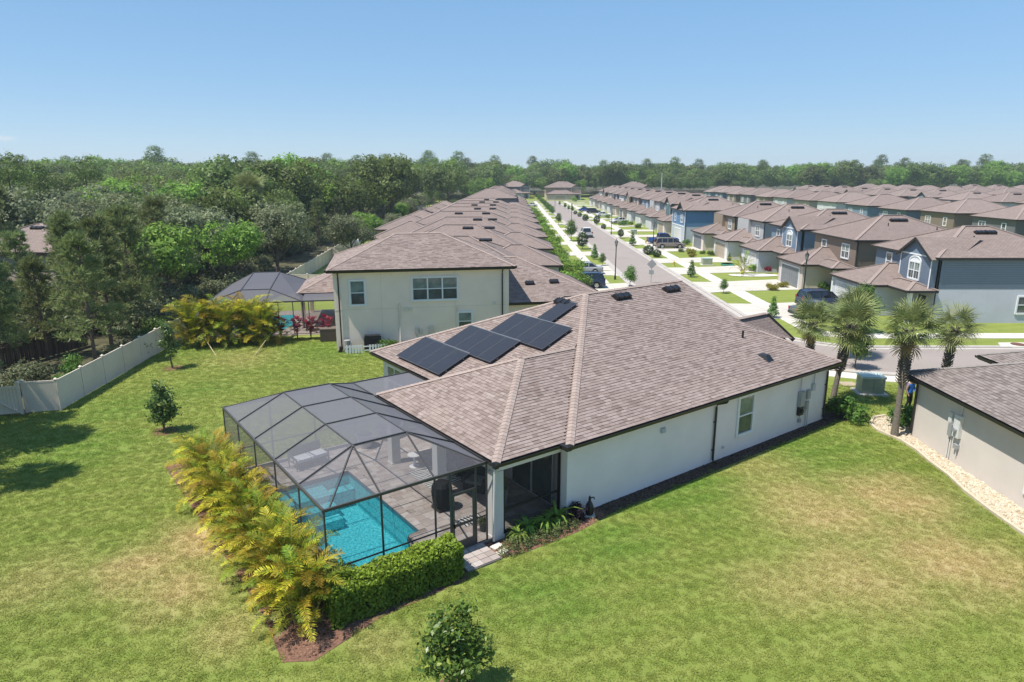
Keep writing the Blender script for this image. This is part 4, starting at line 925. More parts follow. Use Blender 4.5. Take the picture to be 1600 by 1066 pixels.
rr_ = rb.build('roof', [mat('roof_underlay_grey', (.12, .105, .1), .95, .2, 3), WHITE], rh)
shingles(rr_, [[R1[1], R1[0], R1[3], R1[2]], R2, R3], SHINGLE_G, SHINGLE_G, Matrix.Translation((*rp, 0)), 0, seed=21)
ridge_caps(rr_, [(R1[1], R1[2]), (R1[2], R1[3]), (R3[1], R3[2])], m=tint_mat('ridge_cap_grey', [(.2, .18, .17), (.24, .215, .2)], .95))
g = MB(); gutter(g, [(-q, q + .12, ez - .015), (-q, -24.5, ez - .015)])
gutter(g, [(5.2, q, ez - .01), (-q - .0, q, ez - .01)]); gutter(g, [(5.2, 3.6, ez), (5.2, q, ez)])
for bx in ((-q, -24.5, -q + .02, q), (-q, q - .02, 5.2, q), (5.2, q, 5.22, 3.5), (5.2, 3.48, 13, 3.5)): g.box(bx[0], bx[1], 2.88, bx[2], bx[3], ez)
g.build('gutter', BRONZE, rh)
d = MB(); d.tube([(-.55, -.05, ez - .14), (-.5, -.1, ez - .25), (-.1, -.18, ez - .4), (-.08, -.18, ez - .55), (-.08, -.18, .18), (-.3, -.2, .06)], .055, 8); d.build('downspout', BRONZE, rh)
window(rh, -.015, -8.35, .75, A_['-x'], 1.5, 1.75, 'one blind'); window(rh, -.015, -14, .9, A_['-x'], 1.2, 1.6, 'one')
ms = link('meter_group', None, rh, (0, -2.05, 0), A_['-x'] + math.pi) ; ms.empty_display_size = .1
COL.objects.unlink(ms); bpy.data.objects.remove(ms)
# its meter cabinets, on the wall that looks along -x
mw = mat('meter_white', (.6, .6, .58), .5)
def rbox(name, y0, z0, y1, z1, dpt, m): a = MB(); a.box(-dpt, y0, z0, -.002, y1, z1); return a.build(name, m, rh)
rbox('electric_panel', -3.6, 1.25, -3.2, 2.25, .16, mw); rbox('junction_box', -2.98, 1.75, -2.75, 2.2, .12, mw); rbox('breaker_box', -3.1, 1.15, -2.85, 1.72, .14, GALV)
rbox('hose_bib', -3.6, .75, -3.35, .95, .14, GALV)
a = MB(); a.tube([(-.17, -3.4, 1.6), (-.27, -3.4, 1.6)], .1, 12); a.build('electric_meter', GALV, rh)
for (y, z0, z1) in ((-2.9, .02, 1.75), (-3.05, .02, 1.15), (-3.5, .4, .75), (-3.45, 2.25, 2.88)): a = MB(); a.tube([(-.05, y, z0), (-.05, y, z1)], .024, 6); a.build('conduit', mw, rh)

# ------------------------------------------------------------------ row on the right of the street
def gd(c): return {'w': (.6, .6, .59), 'g': (.2, .21, .22), 't': (.42, .35, .28), 'b': (.12, .13, .14)}[c]
XR = 31.7
FIRST = [
 (56.5, 'slate', 'grey', 'w', 1, 'slate blue two-storey house with an arched window in its gable, behind the palms'),
 (70.3, 'brown', 'greige', 'g', 0, 'brown two-storey house with dark grey garage door next to the slate blue gabled house'),
 (83.9, 'steel', 'grey', 'w', 1, 'steel blue two-storey house with gabled arched window beyond the brown one'),
 (96.9, 'light grey', 'white', 't', 2, 'light grey two-storey house with tan garage door beyond the steel blue gabled one'),
 (109.7, 'tan', 'cream', 'g', 2, 'tan two-storey house just before the bright blue one'),
 (125.6, 'blue', 'pale_blue', 'w', 9, 'bright blue two-storey house without a garage wing, on the right of the street'),
 (139.3, 'beige', 'cream', 't', 0, 'beige two-storey house just beyond the bright blue one'),
 (152.8, 'teal', 'grey', 'w', 1, 'dark teal two-storey house with a gable, second beyond the bright blue one'),
 (166.3, 'light grey', 'white', 'w', 2, 'light grey two-storey house, third beyond the bright blue one'),
 (179.8, 'steel', 'grey', 'w', 0, 'steel blue two-storey house, fourth beyond the bright blue one'),
 (193.3, 'brown', 'greige', 'g', 0, 'brown two-storey house, fifth beyond the bright blue one'),
 (206.8, 'tan', 'cream', 't', 1, 'tan two-storey house with a gable, sixth beyond the bright blue one'),
 (220.3, 'white', 'grey', 'w', 0, 'white two-storey house, seventh beyond the bright blue one'),
 (233.8, 'dark grey', 'white', 'w', 2, 'dark grey two-storey house, eighth beyond the bright blue one'),
 (247.3, 'beige', 'cream', 'g', 0, 'beige two-storey house third from the far end of the right row'),
 (260.8, 'brown', 'greige', 'w', 1, 'brown two-storey house with gable, second from the far end of the right row'),
 (274.3, 'white', 'white', 'w', 0, 'white two-storey house at the far end of the right row')]
for i, (y, u, l, g_, st, lab) in enumerate(FIRST):
    two_storey(lab, XR, y, 0, u, l, gd(g_), 3 if (i == 0) else st, 2 if i < 6 else 1, garage=st != 9, mirror=False)
# second and third rows: the backs of the next street's houses and beyond
ORD = ['first', 'second', 'third', 'fourth', 'fifth', 'sixth', 'seventh', 'eighth', 'ninth', 'tenth', 'eleventh', 'twelfth', 'thirteenth', 'fourteenth', 'fifteenth', 'sixteenth']
PALU = ['steel', 'light grey', 'brown', 'white', 'tan', 'slate', 'beige', 'dark grey']
rng = random.Random(11)
k = 0
for i in range(14):
    y = 74 + 14.6 * i; u = PALU[(i * 3 + 1) % 8]
    x = 92
    two_storey('%s two-storey house, %s from the near end of the row behind the street' % (u, ORD[i]), x, y + 9.8, math.pi, u, ['grey', 'white', 'cream'][i % 3], gd('w'), i % 3, 2 if i < 3 else 1, group='two-storey houses in the second row')
for i in range(14):
    y = 92 + 14.8 * i; u = PALU[(i * 5 + 2) % 8]
    two_storey('%s two-storey house, %s from the near end of the third row back' % (u, ORD[i]), 114, y, 0, u, ['cream', 'grey', 'white'][i % 3], gd('g'), i % 3, 1, group='two-storey houses in the third row')
for i in range(13):
    y = 130 + 15 * i; u = PALU[(i * 3 + 4) % 8]
    two_storey('%s two-storey house, %s from the near end of the fourth row back' % (u, ORD[i]), 172, y + 9.8, math.pi, u, 'cream', gd('t'), i % 3, 1, group='two-storey houses in the fourth row')
for i in range(11):
    y = 150 + 15.5 * i; u = PALU[(i * 7 + 3) % 8]
    two_storey('%s two-storey house, %s from the near end of the farthest row' % (u, ORD[i]), 196, y, 0, u, 'grey', gd('t'), i % 3, 0, group='two-storey houses in the farthest row')
for i, (x, y, u) in enumerate(((250, 215, 'beige'), (268, 240, 'brown'), (252, 266, 'light grey'), (280, 290, 'tan'), (256, 312, 'white'))):
    two_storey('%s two-storey house before the far treeline at the right, %s from the front' % (u, ORD[i]), x, y, math.pi, u, 'cream', gd('t'), i % 3, 0, group='two-storey houses before the far trees')
# solar panels lying on two roofs of the second row
# ------------------------------------------------------------------ row on the left of the street: single-storey houses seen over their roofs
WC = ['cream', 'greige', 'grey', 'sand', 'white']
for i in range(13):
    y = 66.3 + 16.5 * i
    if i == 8:
        t = two_storey('brown-roofed two-storey house standing above the roofs of the left row', 5.0, y + 11, math.pi, 'dark grey', 'greige', gd('g'), 0, 1, W_=11.5, D_=14, group='houses on the left of the street'); continue
    if i > 8:
        two_storey('%s two-storey house on the left of the street, %s past the first two-storey one' % (['beige', 'tan', 'brown', 'light grey'][i - 9], ORD[i - 9]), 5.0, y + 10, math.pi, ['beige', 'tan', 'brown', 'light grey'][i - 9], 'cream', gd('g'), 0, 0, group='houses on the left of the street'); continue
    x0 = (-13.5, -15.5, -16.8)[i] if i < 3 else -19.4
    one_storey('brown-roofed single-storey house, %s in the left row behind the beige two-storey house' % ORD[i], x0, y, 0, 13.2, 2 - x0, WC[i % 5], 'houses on the left of the street', lanai=i > 1, extra=(-1.5, 0, 1, -2, 0.5, -1, 0, .5)[i % 8])
# houses that close the end of the street
def end_house(label, x, y, w, u, l):
    t = two_storey(label, x, y, -math.pi / 2 * -1, u, l, gd('t'), 1, 1, W_=w, D_=13, group='houses at the end of the street'); return t
end_house('tan two-storey house closing the far end of the street', 33.5, 334, 17, 'tan', 'sand')
end_house('grey two-storey house at the far end, left of the tan one', 9.0, 352, 15, 'dark grey', 'grey')
end_house('brown two-storey house on the right behind the far end of the street', 66, 322, 15, 'brown', 'greige')
# houses half hidden in the wood
def wood_house(label, px, z, w, d, rot, wc, h=3.0):
    p = G(*px, z); t = one_storey(label, p[0], p[1], rot, d, w, wc, None, garage=False, lanai=False, zed=h); return t
wood_house('pale house with tan roof half hidden by pines at the left edge', (-75, 392), 5.2, 10.5, 10, R_(-6), 'sand', 5.2)
wood_house('house with tan roof deep in the wood, above the pines', (84, 312), 5.0, 12, 10, 0, 'cream', 4.6)
wood_house('house with tan roof at the left edge, deep in the wood', (-8, 328), 5.0, 10, 10, 0, 'cream', 4.6)
wood_house('house with grey roof in the middle of the wood', (278, 326), 5.0, 14, 10, R_(-12), 'white', 4.4)

# ------------------------------------------------------------------ foliage
def unit(n, rng): v = rng.normal(size=(n, 3)); return v / np.linalg.norm(v, axis=1, keepdims=True)
def leaves(pos, nrm, size, rng, aspect=.55, jitter=.55, tint=None):
    """kite shaped leaves at pos, facing roughly along nrm"""
    n = len(pos); nn = nrm + rng.normal(size=(n, 3)) * jitter; nn /= np.linalg.norm(nn, axis=1, keepdims=True) + 1e-9
    a = np.cross(nn, unit(n, rng)); a /= np.linalg.norm(a, axis=1, keepdims=True) + 1e-9; b = np.cross(nn, a)
    s = size * rng.uniform(.6, 1.35, (n, 1)); fold = nn * s * .18
    q = np.stack([pos - a * s, pos - b * s * aspect + fold, pos + a * s, pos + b * s * aspect + fold], 1)
    return q
def crown(name, m, lobes, nclump, per, csize, leaf, seed, aspect=.5, shell=.55, up=.35, flat=1.0, gaps=0):
    """lobes: (x, y, z, rx, ry, rz); clumps of leaves sit in each lobe's outer half"""
    rng = np.random.default_rng(seed); lob = np.array(lobes, float); vol = lob[:, 3] * lob[:, 4] * lob[:, 5]; w = vol ** .67; w /= w.sum()
    idx = rng.choice(len(lob), nclump, p=w); d = unit(nclump, rng); r = rng.uniform(shell, 1, (nclump, 1))
    L = lob[idx]; c = L[:, :3] + d * r * L[:, 3:6]
    out_n = d + np.array([0, 0, up]); t = rng.uniform(0, 1, nclump)
    C = np.repeat(c, per, 0); Dn = np.repeat(out_n, per, 0); T = np.repeat(t, per)
    off = rng.normal(size=(len(C), 3)) * csize * np.array([1, 1, .7 * flat])
    q = leaves(C + off, Dn, leaf, rng, aspect)
    return np_mesh(name, q, m, np.clip(T * .75 + rng.uniform(0, .25, len(T)), 0, 1))
def trunk(name, h, r, limbs, seed, m=BARK, lean=0, spread=.5, r_top=.35, base=.0):
    rng = random.Random(seed); b = MB(); x = y = 0; pts = [(0, 0, -.05)]; rad = [r * 1.35]
    for i in range(1, 6):
        x += rng.uniform(-.06, .06) * h * .3 + lean * .2; y += rng.uniform(-.06, .06) * h * .3; pts.append((x, y, h * i / 5)); rad.append(r * (1 - (1 - r_top) * i / 5))
    b.tube(pts, rad, 7)
    for k in range(limbs):
        a = 2 * math.pi * k / max(1, limbs) + rng.uniform(-.4, .4); z = h * rng.uniform(.35, .8); l = h * spread * rng.uniform(.7, 1.2)
        p0 = Vector((pts[3][0] * z / h, pts[3][1] * z / h, z)); p1 = p0 + Vector((math.cos(a) * l * .5, math.sin(a) * l * .5, l * .35)); p2 = p0 + Vector((math.cos(a) * l, math.sin(a) * l, l * .8))
        b.tube([p0, p1, p2], [r * .45, r * .3, r * .12], 5)
    return b.data(name, m)
def rl(n, R, zc, rz, r0, r1, seed):
    """n lobes spread through a crown of radius R round height zc"""
    g = random.Random(seed); L = []
    for i in range(n):
        a = g.uniform(0, 6.283); q = R * math.sqrt(g.uniform(.02, 1)) * .72; z = zc + g.uniform(-rz, rz) * .75 * (1 - .4 * q / R); s = g.uniform(r0, r1); L.append((q * math.cos(a), q * math.sin(a), z, s, s, s * g.uniform(.65, .9)))
    return L
OAKL = leaf_mat('oak_leaf', (0.068, 0.104, 0.030), (0.198, 0.255, 0.065), objv=.7, patch=.3)
OLIVE = leaf_mat('olive_leaf', (0.084, 0.108, 0.054), (0.288, 0.312, 0.162), objv=.6, patch=.25)
BRIGHT = leaf_mat('bright_leaf', (0.101, 0.181, 0.033), (0.282, 0.443, 0.070), objv=.5)
PINEL = leaf_mat('pine_needle', (.11, .15, .05), (.30, .35, .13), objv=.6, trans=.35, patch=.5)
SHRUBL = leaf_mat('shrub_leaf', (0.053, 0.107, 0.026), (0.160, 0.285, 0.053), objv=.6)
MAGN = leaf_mat('glossy_leaf', (0.053, 0.105, 0.038), (0.178, 0.293, 0.073), (0.419, 0.419, 0.126), objv=.3, rough=.3)
LIME = leaf_mat('hedge_leaf', (.085, .16, .02), (.32, .43, .045), (.44, .5, .07), objv=.1, patch=3)
ARECA = leaf_mat("areca_frond", (.08, .14, .02), (.34, .40, .04), (.64, .42, .04), objv=1.3, patch=1.2, trans=.4, acc=(.6, 1.0))
FAN = leaf_mat('fan_frond', (.12, .16, .05), (.33, .36, .13), objv=.6, patch=1.5, trans=.3)
DRY = leaf_mat('dry_frond', (.25, .17, .07), (.45, .31, .11), objv=.4)
REDL = leaf_mat('crimson_leaf', (.1, .012, .03), (.3, .035, .07), objv=.5)
YEL = leaf_mat('yellow_leaf', (.16, .18, .03), (.4, .36, .06), objv=.4)

def tree(name, label, cat, crown_me, trunk_me, p, s=1.0, rot=None, group=None, z=1.0):
    t = thing(name, label, cat, (p[0], p[1], 0), random.uniform(0, 6.28) if rot is None else rot, group, (s, s, s * z))
    if trunk_me is not None: link('trunk', trunk_me, t)
    link('crown', crown_me, t); return t
# kinds
OAKS = [(crown('crown', OAKL, rl(13, 4.6, 6.6, 2.6, 1.5, 2.5, 40 + k), 640, 10, .3, .21, 50 + k, shell=.68), trunk('trunk', 6.0, .26, 6, k)) for k in range(3)]
OLIVES = [(crown('crown', OLIVE, rl(14, 4.8, 6.0, 2.8, 1.3, 2.3, 60 + k), 780, 10, .3, .19, 70 + k, shell=.68), trunk('trunk', 5.5, .25, 7, 20 + k)) for k in range(3)]
BRI = [(crown('crown', BRIGHT, rl(12, 3.8, 6.8, 3.0, 1.3, 2.1, 80 + k), 580, 10, .28, .21, 90 + k, shell=.68), trunk('trunk', 6.0, .22, 5, 40 + k)) for k in range(2)]
def pine(seed, h=9.5):
    rng = np.random.default_rng(seed); g = random.Random(seed); Q = []; T = []; b = MB(); b.tube([(0, 0, -.05), (g.uniform(-.1, .1), g.uniform(-.1, .1), h * .5), (0, 0, h)], [.15, .11, .03], 7)
    z = h * .22
    while z < h:
        f = (z - h * .22) / (h * .78); L = (1.9 * (1 - f) ** .7 + .35) * g.uniform(.8, 1.15)
        for k in range(g.randint(4, 6)):
            a = g.uniform(0, 6.283); dr = Vector((math.cos(a), math.sin(a), .25 + .6 * f)); e = Vector((0, 0, z)) + dr * L; b.tube([(0, 0, z), tuple(e)], [.035, .012], 4)
            for t in (.4, .62, .82, 1.0):
                c = np.array(Vector((0, 0, z)) + dr * L * t) + rng.normal(size=3) * .12; n = 20
                d = unit(n, rng) * .75 + np.array(dr) * .5 + np.array([0, 0, .35]); d /= np.linalg.norm(d, axis=1, keepdims=True)
                w = np.cross(d, unit(n, rng)); w /= np.linalg.norm(w, axis=1, keepdims=True); l = rng.uniform(.3, .52, (n, 1))
                Q.append(np.stack([c - w * .012, c + d * l - w * .045, c + d * l * 1.1 + w * .0, c + w * .02 + d * l * .5], 1)); T += [g.random()] * n
        z += h * .05 * g.uniform(.8, 1.3)
    return np_mesh('crown', np.concatenate(Q), PINEL, np.array(T)), b.data('trunk', BARK)
PINES = [pine(5), pine(6), pine(8)]
TALLP = (crown('crown', OAKL, [(0, 0, 14.5, 2.6, 2.6, 1.6), (1.8, .4, 13, 1.8, 1.8, 1.0), (-1.7, -.3, 13.4, 1.8, 1.8, 1.0), (.3, 1.7, 12.4, 1.6, 1.6, .9), (.2, -1.6, 12.8, 1.5, 1.5, .8), (0, 0, 15.6, 1.5, 1.5, .8)], 260, 10, .3, .16, 99), trunk('trunk', 13.5, .24, 5, 77, spread=.18))

def allowed(x, y):   # keeps the wood clear of the half-hidden roofs and of gardens
    return True
# the near edge of the wood, tree by tree from the photograph (pixel of the trunk's foot, height, kind)
WOOD = 'trees of the wood behind the vinyl fence'
near_trees = [((5, 585), 7.6, 'p', 'pine between the timber fence and the gate at the left edge'), ((175, 545), 9.0, 'p', 'pine behind the fence standing with the slender bare-trunked one'), ((130, 522), 9.0, 'p', 'pine at the right end of the timber fence'), ((215, 478), 9.0, 'p', 'pine in the second row behind the timber fence'), ((-15, 545), 9.2, 'p', 'bushy pine at the left edge behind the timber fence'), ((112, 474), 8.0, 'p', 'pine half hiding the pale house in the wood'), ((45, 512), 7.6, 'p', 'young pine before the pale house wall at the left edge'), ((150, 570), 8.2, 'p', 'slender pine right behind the fence, left of the brown wooden fence'), ((215, 520), 9.4, 'p', 'slender pine behind the fence at its gate end, with a bare lower trunk'), ((75, 560), 6.6, 'p', 'young pine by the left edge in front of the brown wooden fence'),
 ((262, 480), 9.8, 'p', 'tall pine behind the fence, left of the clipped magnolia by the fence'), ((120, 500), 8.4, 'p', 'pine just behind the brown wooden fence'), ((185, 470), 8.6, 'p', 'pine in front of the grey-green oaks, right of the house in the wood'), ((-60, 520), 10.5, 'p', 'dark pine cut by the left edge of the picture'), ((10, 470), 9.5, 'p', 'bushy pine at the left edge in front of the pale house'),
 ((330, 450), 8.8, 'v', 'grey-green oak overhanging the neighbour\'s domed enclosure'), ((285, 440), 9.6, 'v', 'broad grey-green oak left of the domed enclosure'), ((235, 430), 9.8, 'v', 'grey-green oak in the wood above the fence run'), ((380, 425), 8.6, 'o', 'dark oak right behind the domed enclosure'), ((430, 408), 8.2, 'o', 'dark oak right of the domed enclosure behind the cross fence'),
 ((170, 430), 8.8, 'v', 'grey-green oak just right of the pale house in the wood'), ((470, 395), 7.6, 'p', 'light pine behind the left row fence'), ((500, 385), 7.8, 'p', 'light pine at the fence near the wrapped furniture'), ((530, 375), 7.6, 'p', 'light pine further along the left row fence')]
for (px, h, kd, lab) in near_trees:
    p = G(*px); c, tr = {'p': PINES, 'v': OLIVES, 'o': OAKS}[kd][random.randrange(3)]; s = h / (9.5 if kd == 'p' else 8.8)
    tree({'p': 'pine_tree', 'v': 'oak_tree', 'o': 'oak_tree'}[kd], lab, 'tree', c, tr, p, s, group=WOOD)
KINDL = {'o': ('oak_tree', 'dark green oak crown among its like in the wood on the left'), 'v': ('oak_tree', 'grey-green oak crown among its like in the wood on the left'), 'b': ('broadleaf_tree', 'bright green broadleaf crown among its like in the wood on the left'), 'p': ('pine_tree', 'pine among its like in the wood on the left')}
g_ = random.Random(21); cnt = 0; placed = [Vector(G(*q[0])) for q in near_trees]
keep = [(Vector(G(100, 312, 5)), 7), (Vector(G(10, 328, 5)), 7), (Vector(G(300, 326, 5)), 7), (Vector(G(40, 392, 5.2)), 17)]
def fence_x(y): return np.interp(y, [30, 52, 58, 73, 95, 150, 330], [-24.5, -25.6, -26.1, -24.9, -26.4, -29.8, -36])
tries = 0; WT = []
while cnt < 215 and tries < 9000:
    tries += 1; y = 40 + 215 * g_.random() ** 1.25; fx = fence_x(y); x = fx - 3.2 - (abs(-.80 * y - fx) + 6) * g_.random()
    p = Vector((x, y)); dmin = 3.9 + y * .014
    if any((p - q).length < dmin for q in placed): continue
    if any(abs((p - q.xy).x - (q.x / q.y) * (p.y - q.y)) < r * .6 and p.y < q.y + 6 and p.y > q.y - (16 if r < 10 else 40) for q, r in keep): continue
    placed.append(p); cnt += 1
    u = g_.random(); kd = 'v' if (u < .45 and y < 120) else 'b' if u > .72 else 'p' if (u > .66 and y < 90) else 'o'
    c, tr = {'p': PINES, 'v': OLIVES, 'o': OAKS, 'b': BRI}[kd][g_.randrange(2)]
    s = (.8 + .35 * g_.random()) * (.86 if y < 75 else 1.0 + min(.5, (y - 75) * .0032)); nm, lab = KINDL[kd]
    WT.append((p, lab, tree(nm, lab, 'tree', c, tr, p, s, g_.uniform(0, 6.28), WOOD)))
for p, h, k_ in (((-27.0, 28.6), 12, 0), ((-24.8, 24.2), 11.5, 1), ((-29.2, 31.0), 11.5, 2)): tree('pine_tree', 'pine on the left beyond the gate, its shadow on the lawn', 'tree', *PINES[k_], p, h / 9.5, group='pines beyond the gate')['label'] = ('first', 'nearest', 'farthest')[k_].replace('first', 'middle') + ' of the pines standing left of the picture beyond the gate'
ORDW = ('first second third fourth fifth sixth seventh eighth ninth tenth eleventh twelfth thirteenth fourteenth fifteenth sixteenth seventeenth eighteenth nineteenth twentieth ' + ' '.join('twenty-' + w for w in 'first second third fourth fifth sixth seventh eighth ninth'.split()) + ' thirtieth ' + ' '.join('thirty-' + w for w in 'first second third fourth fifth sixth seventh eighth ninth'.split()) + ' fortieth').split()
for r_, (ya, yb) in enumerate(((0, 62), (62, 84), (84, 108), (108, 132), (132, 158), (158, 186), (186, 210), (210, 232), (232, 400))):
    row = sorted([w for w in WT if ya <= w[0].y < yb], key=lambda w: w[0].x / w[0].y)
    for i, (p, lab, o) in enumerate(row): o['label'] = '%s, %s from the left in the %s rank of the wood' % (lab.split(' crown')[0].split(' among')[0], ORDW[min(i, 39)], ORDW[r_])
def at_y(u, y, v=300): r = ray(u, v); return (r[0] / r[1] * y, y)
def skyline(u, top, y, kind, h0, label, nm='pine_tree', lift=1.0):
    p = at_y(u, y); h = CAM_H + ray(u, top)[2] / ray(u, top)[1] * y; return tree(nm, label, 'tree', *kind, p, h / h0, None, None, lift)
skyline(18, 231, 92, TALLP, 16.9, 'tall round-headed pine on the skyline at the left edge'); skyline(60, 247, 100, TALLP, 16.9, 'thin pine on the skyline right beside the round-headed one')
skyline(137, 238, 118, TALLP, 16.9, 'flat-topped tall pine on the skyline, second from the left edge'); skyline(385, 238, 120, OAKS[1], 9.6, 'high oak on the skyline, left one of the pair above the bright green tree', 'oak_tree')
skyline(440, 236, 126, OAKS[2], 9.6, 'high oak on the skyline, right one of the pair above the bright green tree', 'oak_tree'); skyline(610, 236, 150, OAKS[0], 9.6, 'high oak on the skyline above the far left row roofs', 'oak_tree'); skyline(470, 240, 140, BRI[1], 9.6, 'yellow-green crown on the skyline right of the high oaks', 'broadleaf_tree')
skyline(560, 250, 160, TALLP, 16.9, 'tall open pine on the skyline left of the left row roofs'); skyline(700, 252, 230, OAKS[1], 9.6, 'high oak on the skyline beyond the left row\'s two-storey house', 'oak_tree'); skyline(865, 246, 400, OAKS[0], 9.6, 'highest oak behind the end of the street', 'oak_tree'); skyline(770, 250, 380, TALLP, 16.9, 'tall pine on the skyline above the far end of the left row')
p = G(455, 380); tree('broadleaf_tree', 'large bright green tree standing out in the wood behind the left row', 'tree', *BRI[0], p, 1.3)
p = G(600, 345); tree('broadleaf_tree', 'bright green tree at the edge of the wood behind the left row roofs', 'tree', *BRI[1], p, 1.0)

g_ = random.Random(8)
for i in range(16):
    y = 100 + 13 * i; x = fence_x(y) + 2.6 + 2.2 * g_.random(); tree('broadleaf_tree', 'garden tree behind the left row of houses, %s from the near end' % ORD[i], 'tree', *(BRI[i % 2] if i % 3 else OLIVES[1]), (x, y), .45 + .3 * g_.random(), None, 'garden trees behind the left row')
# ---- scattered masses nobody could count (geometry nodes)
def scatter(name, base_me, src, mats_note, density, smin, smax, seed, kind='stuff', verts=False, tilt=0, src_mesh=None):
    o = link(name, base_me); tag(o, kind=kind)
    ng = bpy.data.node_groups.new(name + '_nodes', 'GeometryNodeTree'); ng.interface.new_socket('Geometry', in_out='INPUT', socket_type='NodeSocketGeometry'); ng.interface.new_socket('Geometry', in_out='OUTPUT', socket_type='NodeSocketGeometry')
    gi = ng.nodes.new('NodeGroupInput'); go = ng.nodes.new('NodeGroupOutput'); L = ng.links.new
    if verts: ds = ng.nodes.new('GeometryNodeMeshToPoints'); L(gi.outputs[0], ds.inputs['Mesh'])
    else: ds = ng.nodes.new('GeometryNodeDistributePointsOnFaces'); ds.inputs['Density'].default_value = density; ds.inputs['Seed'].default_value = seed; L(gi.outputs[0], ds.inputs['Mesh'])
    oi = ng.nodes.new('GeometryNodeObjectInfo'); oi.inputs['Object'].default_value = src; oi.transform_space = 'ORIGINAL'
    ip = ng.nodes.new('GeometryNodeInstanceOnPoints'); L(ds.outputs['Points'] if 'Points' in ds.outputs else ds.outputs[0], ip.inputs['Points']); L(oi.outputs['Geometry'], ip.inputs['Instance'])
    rv = ng.nodes.new('FunctionNodeRandomValue'); rv.data_type = 'FLOAT_VECTOR'; rv.inputs[0].default_value = (-tilt, -tilt, 0); rv.inputs[1].default_value = (tilt, tilt, 6.283); rv.inputs['Seed'].default_value = seed + 1
    L(rv.outputs[0], ip.inputs['Rotation'])
    rs = ng.nodes.new('FunctionNodeRandomValue'); rs.data_type = 'FLOAT'; rs.inputs[2].default_value = smin; rs.inputs[3].default_value = smax; rs.inputs['Seed'].default_value = seed + 2
    L(rs.outputs[1], ip.inputs['Scale']); L(ip.outputs[0], go.inputs[0])
    md = o.modifiers.new('scatter', 'NODES'); md.node_group = ng; return o
# far woods: crowns of the same oaks, set out on a jittered grid
def pts_mesh(P):
    me = bpy.data.meshes.new('points'); me.from_pydata([tuple(p) for p in P], [], []); return me
fo = tree('oak_tree', 'dark oak at the far end of the street, right behind the tan end house', 'tree', *OAKS[0], (24, 372), 1.7)
src = [q for q in fo.children if q.name.startswith('crown')][0]; fo2 = tree('oak_tree', 'bright oak at the far end of the street, left of the end houses', 'tree', *BRI[0], (0, 392), 1.7); src2 = [q for q in fo2.children if q.name.startswith('crown')][0]
FP = []; FP2 = []; FP3 = []; g_ = random.Random(5)
def put(x, y):
    u = g_.random(); (FP if u < .66 else FP2 if u < .95 else FP3).append((x, y, -1.5 + g_.uniform(0, 2.5)))
for y0 in range(250, 430, 11):       # left wood going back
    x = -.86 * y0 - 30
    while x < fence_x(min(y0, 330)) - 8 + (y0 > 330) * (y0 - 330) * .5: put(x + g_.uniform(-4, 4), y0 + g_.uniform(-5, 5)); x += 10.5
for y0 in range(285, 372, 11):
    x = -48
    while x < (-26 if y0 < 300 else -10): put(x + g_.uniform(-3, 3), y0 + g_.uniform(-4, 4)); x += 9
for y0 in range(375, 520, 12):
    x = -30
    while x < 110: put(x + g_.uniform(-4, 4), y0 + g_.uniform(-5, 5)); x += 11
for y0 in range(400, 560, 13):       # belt behind the houses on the right
    x = 70
    while x < .86 * y0 + 60:
        if not (x < 300 and y0 < 380 + (x - 70) * .1): put(x + g_.uniform(-5, 5), y0 - (x - 100) * .22 + g_.uniform(-6, 6))
        x += 11.5
for x0, x1, ya in ((300, 520, 270),):
    for y0 in range(ya, 420, 13):
        x = x0
        while x < x1: put(x + g_.uniform(-5, 5), y0 + g_.uniform(-5, 5)); x += 12
scatter('far_woods', pts_mesh(FP), src, '', 0, 1.0, 2.05, 31, verts=True); scatter('far_woods', pts_mesh(FP2), src2, '', 0, 1.0, 1.95, 37, verts=True)
fo3 = tree('pine_tree', 'tall pine behind the houses closing the street', 'tree', *TALLP, (48, 366), 1.2); src3 = [q for q in fo3.children if q.name.startswith('crown')][0]
scatter('far_woods', pts_mesh(FP3), src3, '', 0, 1.0, 1.5, 41, verts=True)
# undergrowth on the wood's floor
SHR = crown('crown', SHRUBL, rl(7, 1.0, .7, .6, .4, .7, 5), 130, 9, .16, .09, 6, shell=.4); SHR2 = crown('crown', OLIVE, rl(7, 1.0, .75, .6, .4, .7, 8), 130, 9, .16, .09, 9, shell=.4)
p = G(310, 470); SHP = [((60, 600), 1.1), ((120, 585), .9), ((165, 588), 1.2), ((205, 560), 1.3), ((255, 530), 1.2), ((15, 615), 1.2), ((100, 612), .8), ((290, 505), 1.2), ((235, 540), .9)]
for i, (q, s) in enumerate([w for w in SHP if G(*w[0])[0] < fence_x(G(*w[0])[1]) - .9]): tree('shrub', 'low shrub behind the vinyl fence, %s of the ones near the gate' % ORD[i], 'shrub', (SHR if i % 2 else SHR2), None, G(*q), s, None, 'shrubs behind the vinyl fence')
us = tree('shrub', 'loose olive shrub behind the fence near the domed enclosure', 'shrub', SHR2, None, p, 1.2)
ub = MB(); ub.poly([(-75, 50, 0), (-34, 46, 0), (-28, 56, 0), (-29.5, 75, 0), (-33, 95, 0), (-36, 150, 0), (-38, 230, 0), (-110, 230, 0)]); scatter('undergrowth', ub.data('undergrowth', WOODSOIL), us.children[0], '', .2, .8, 2.2, 3)

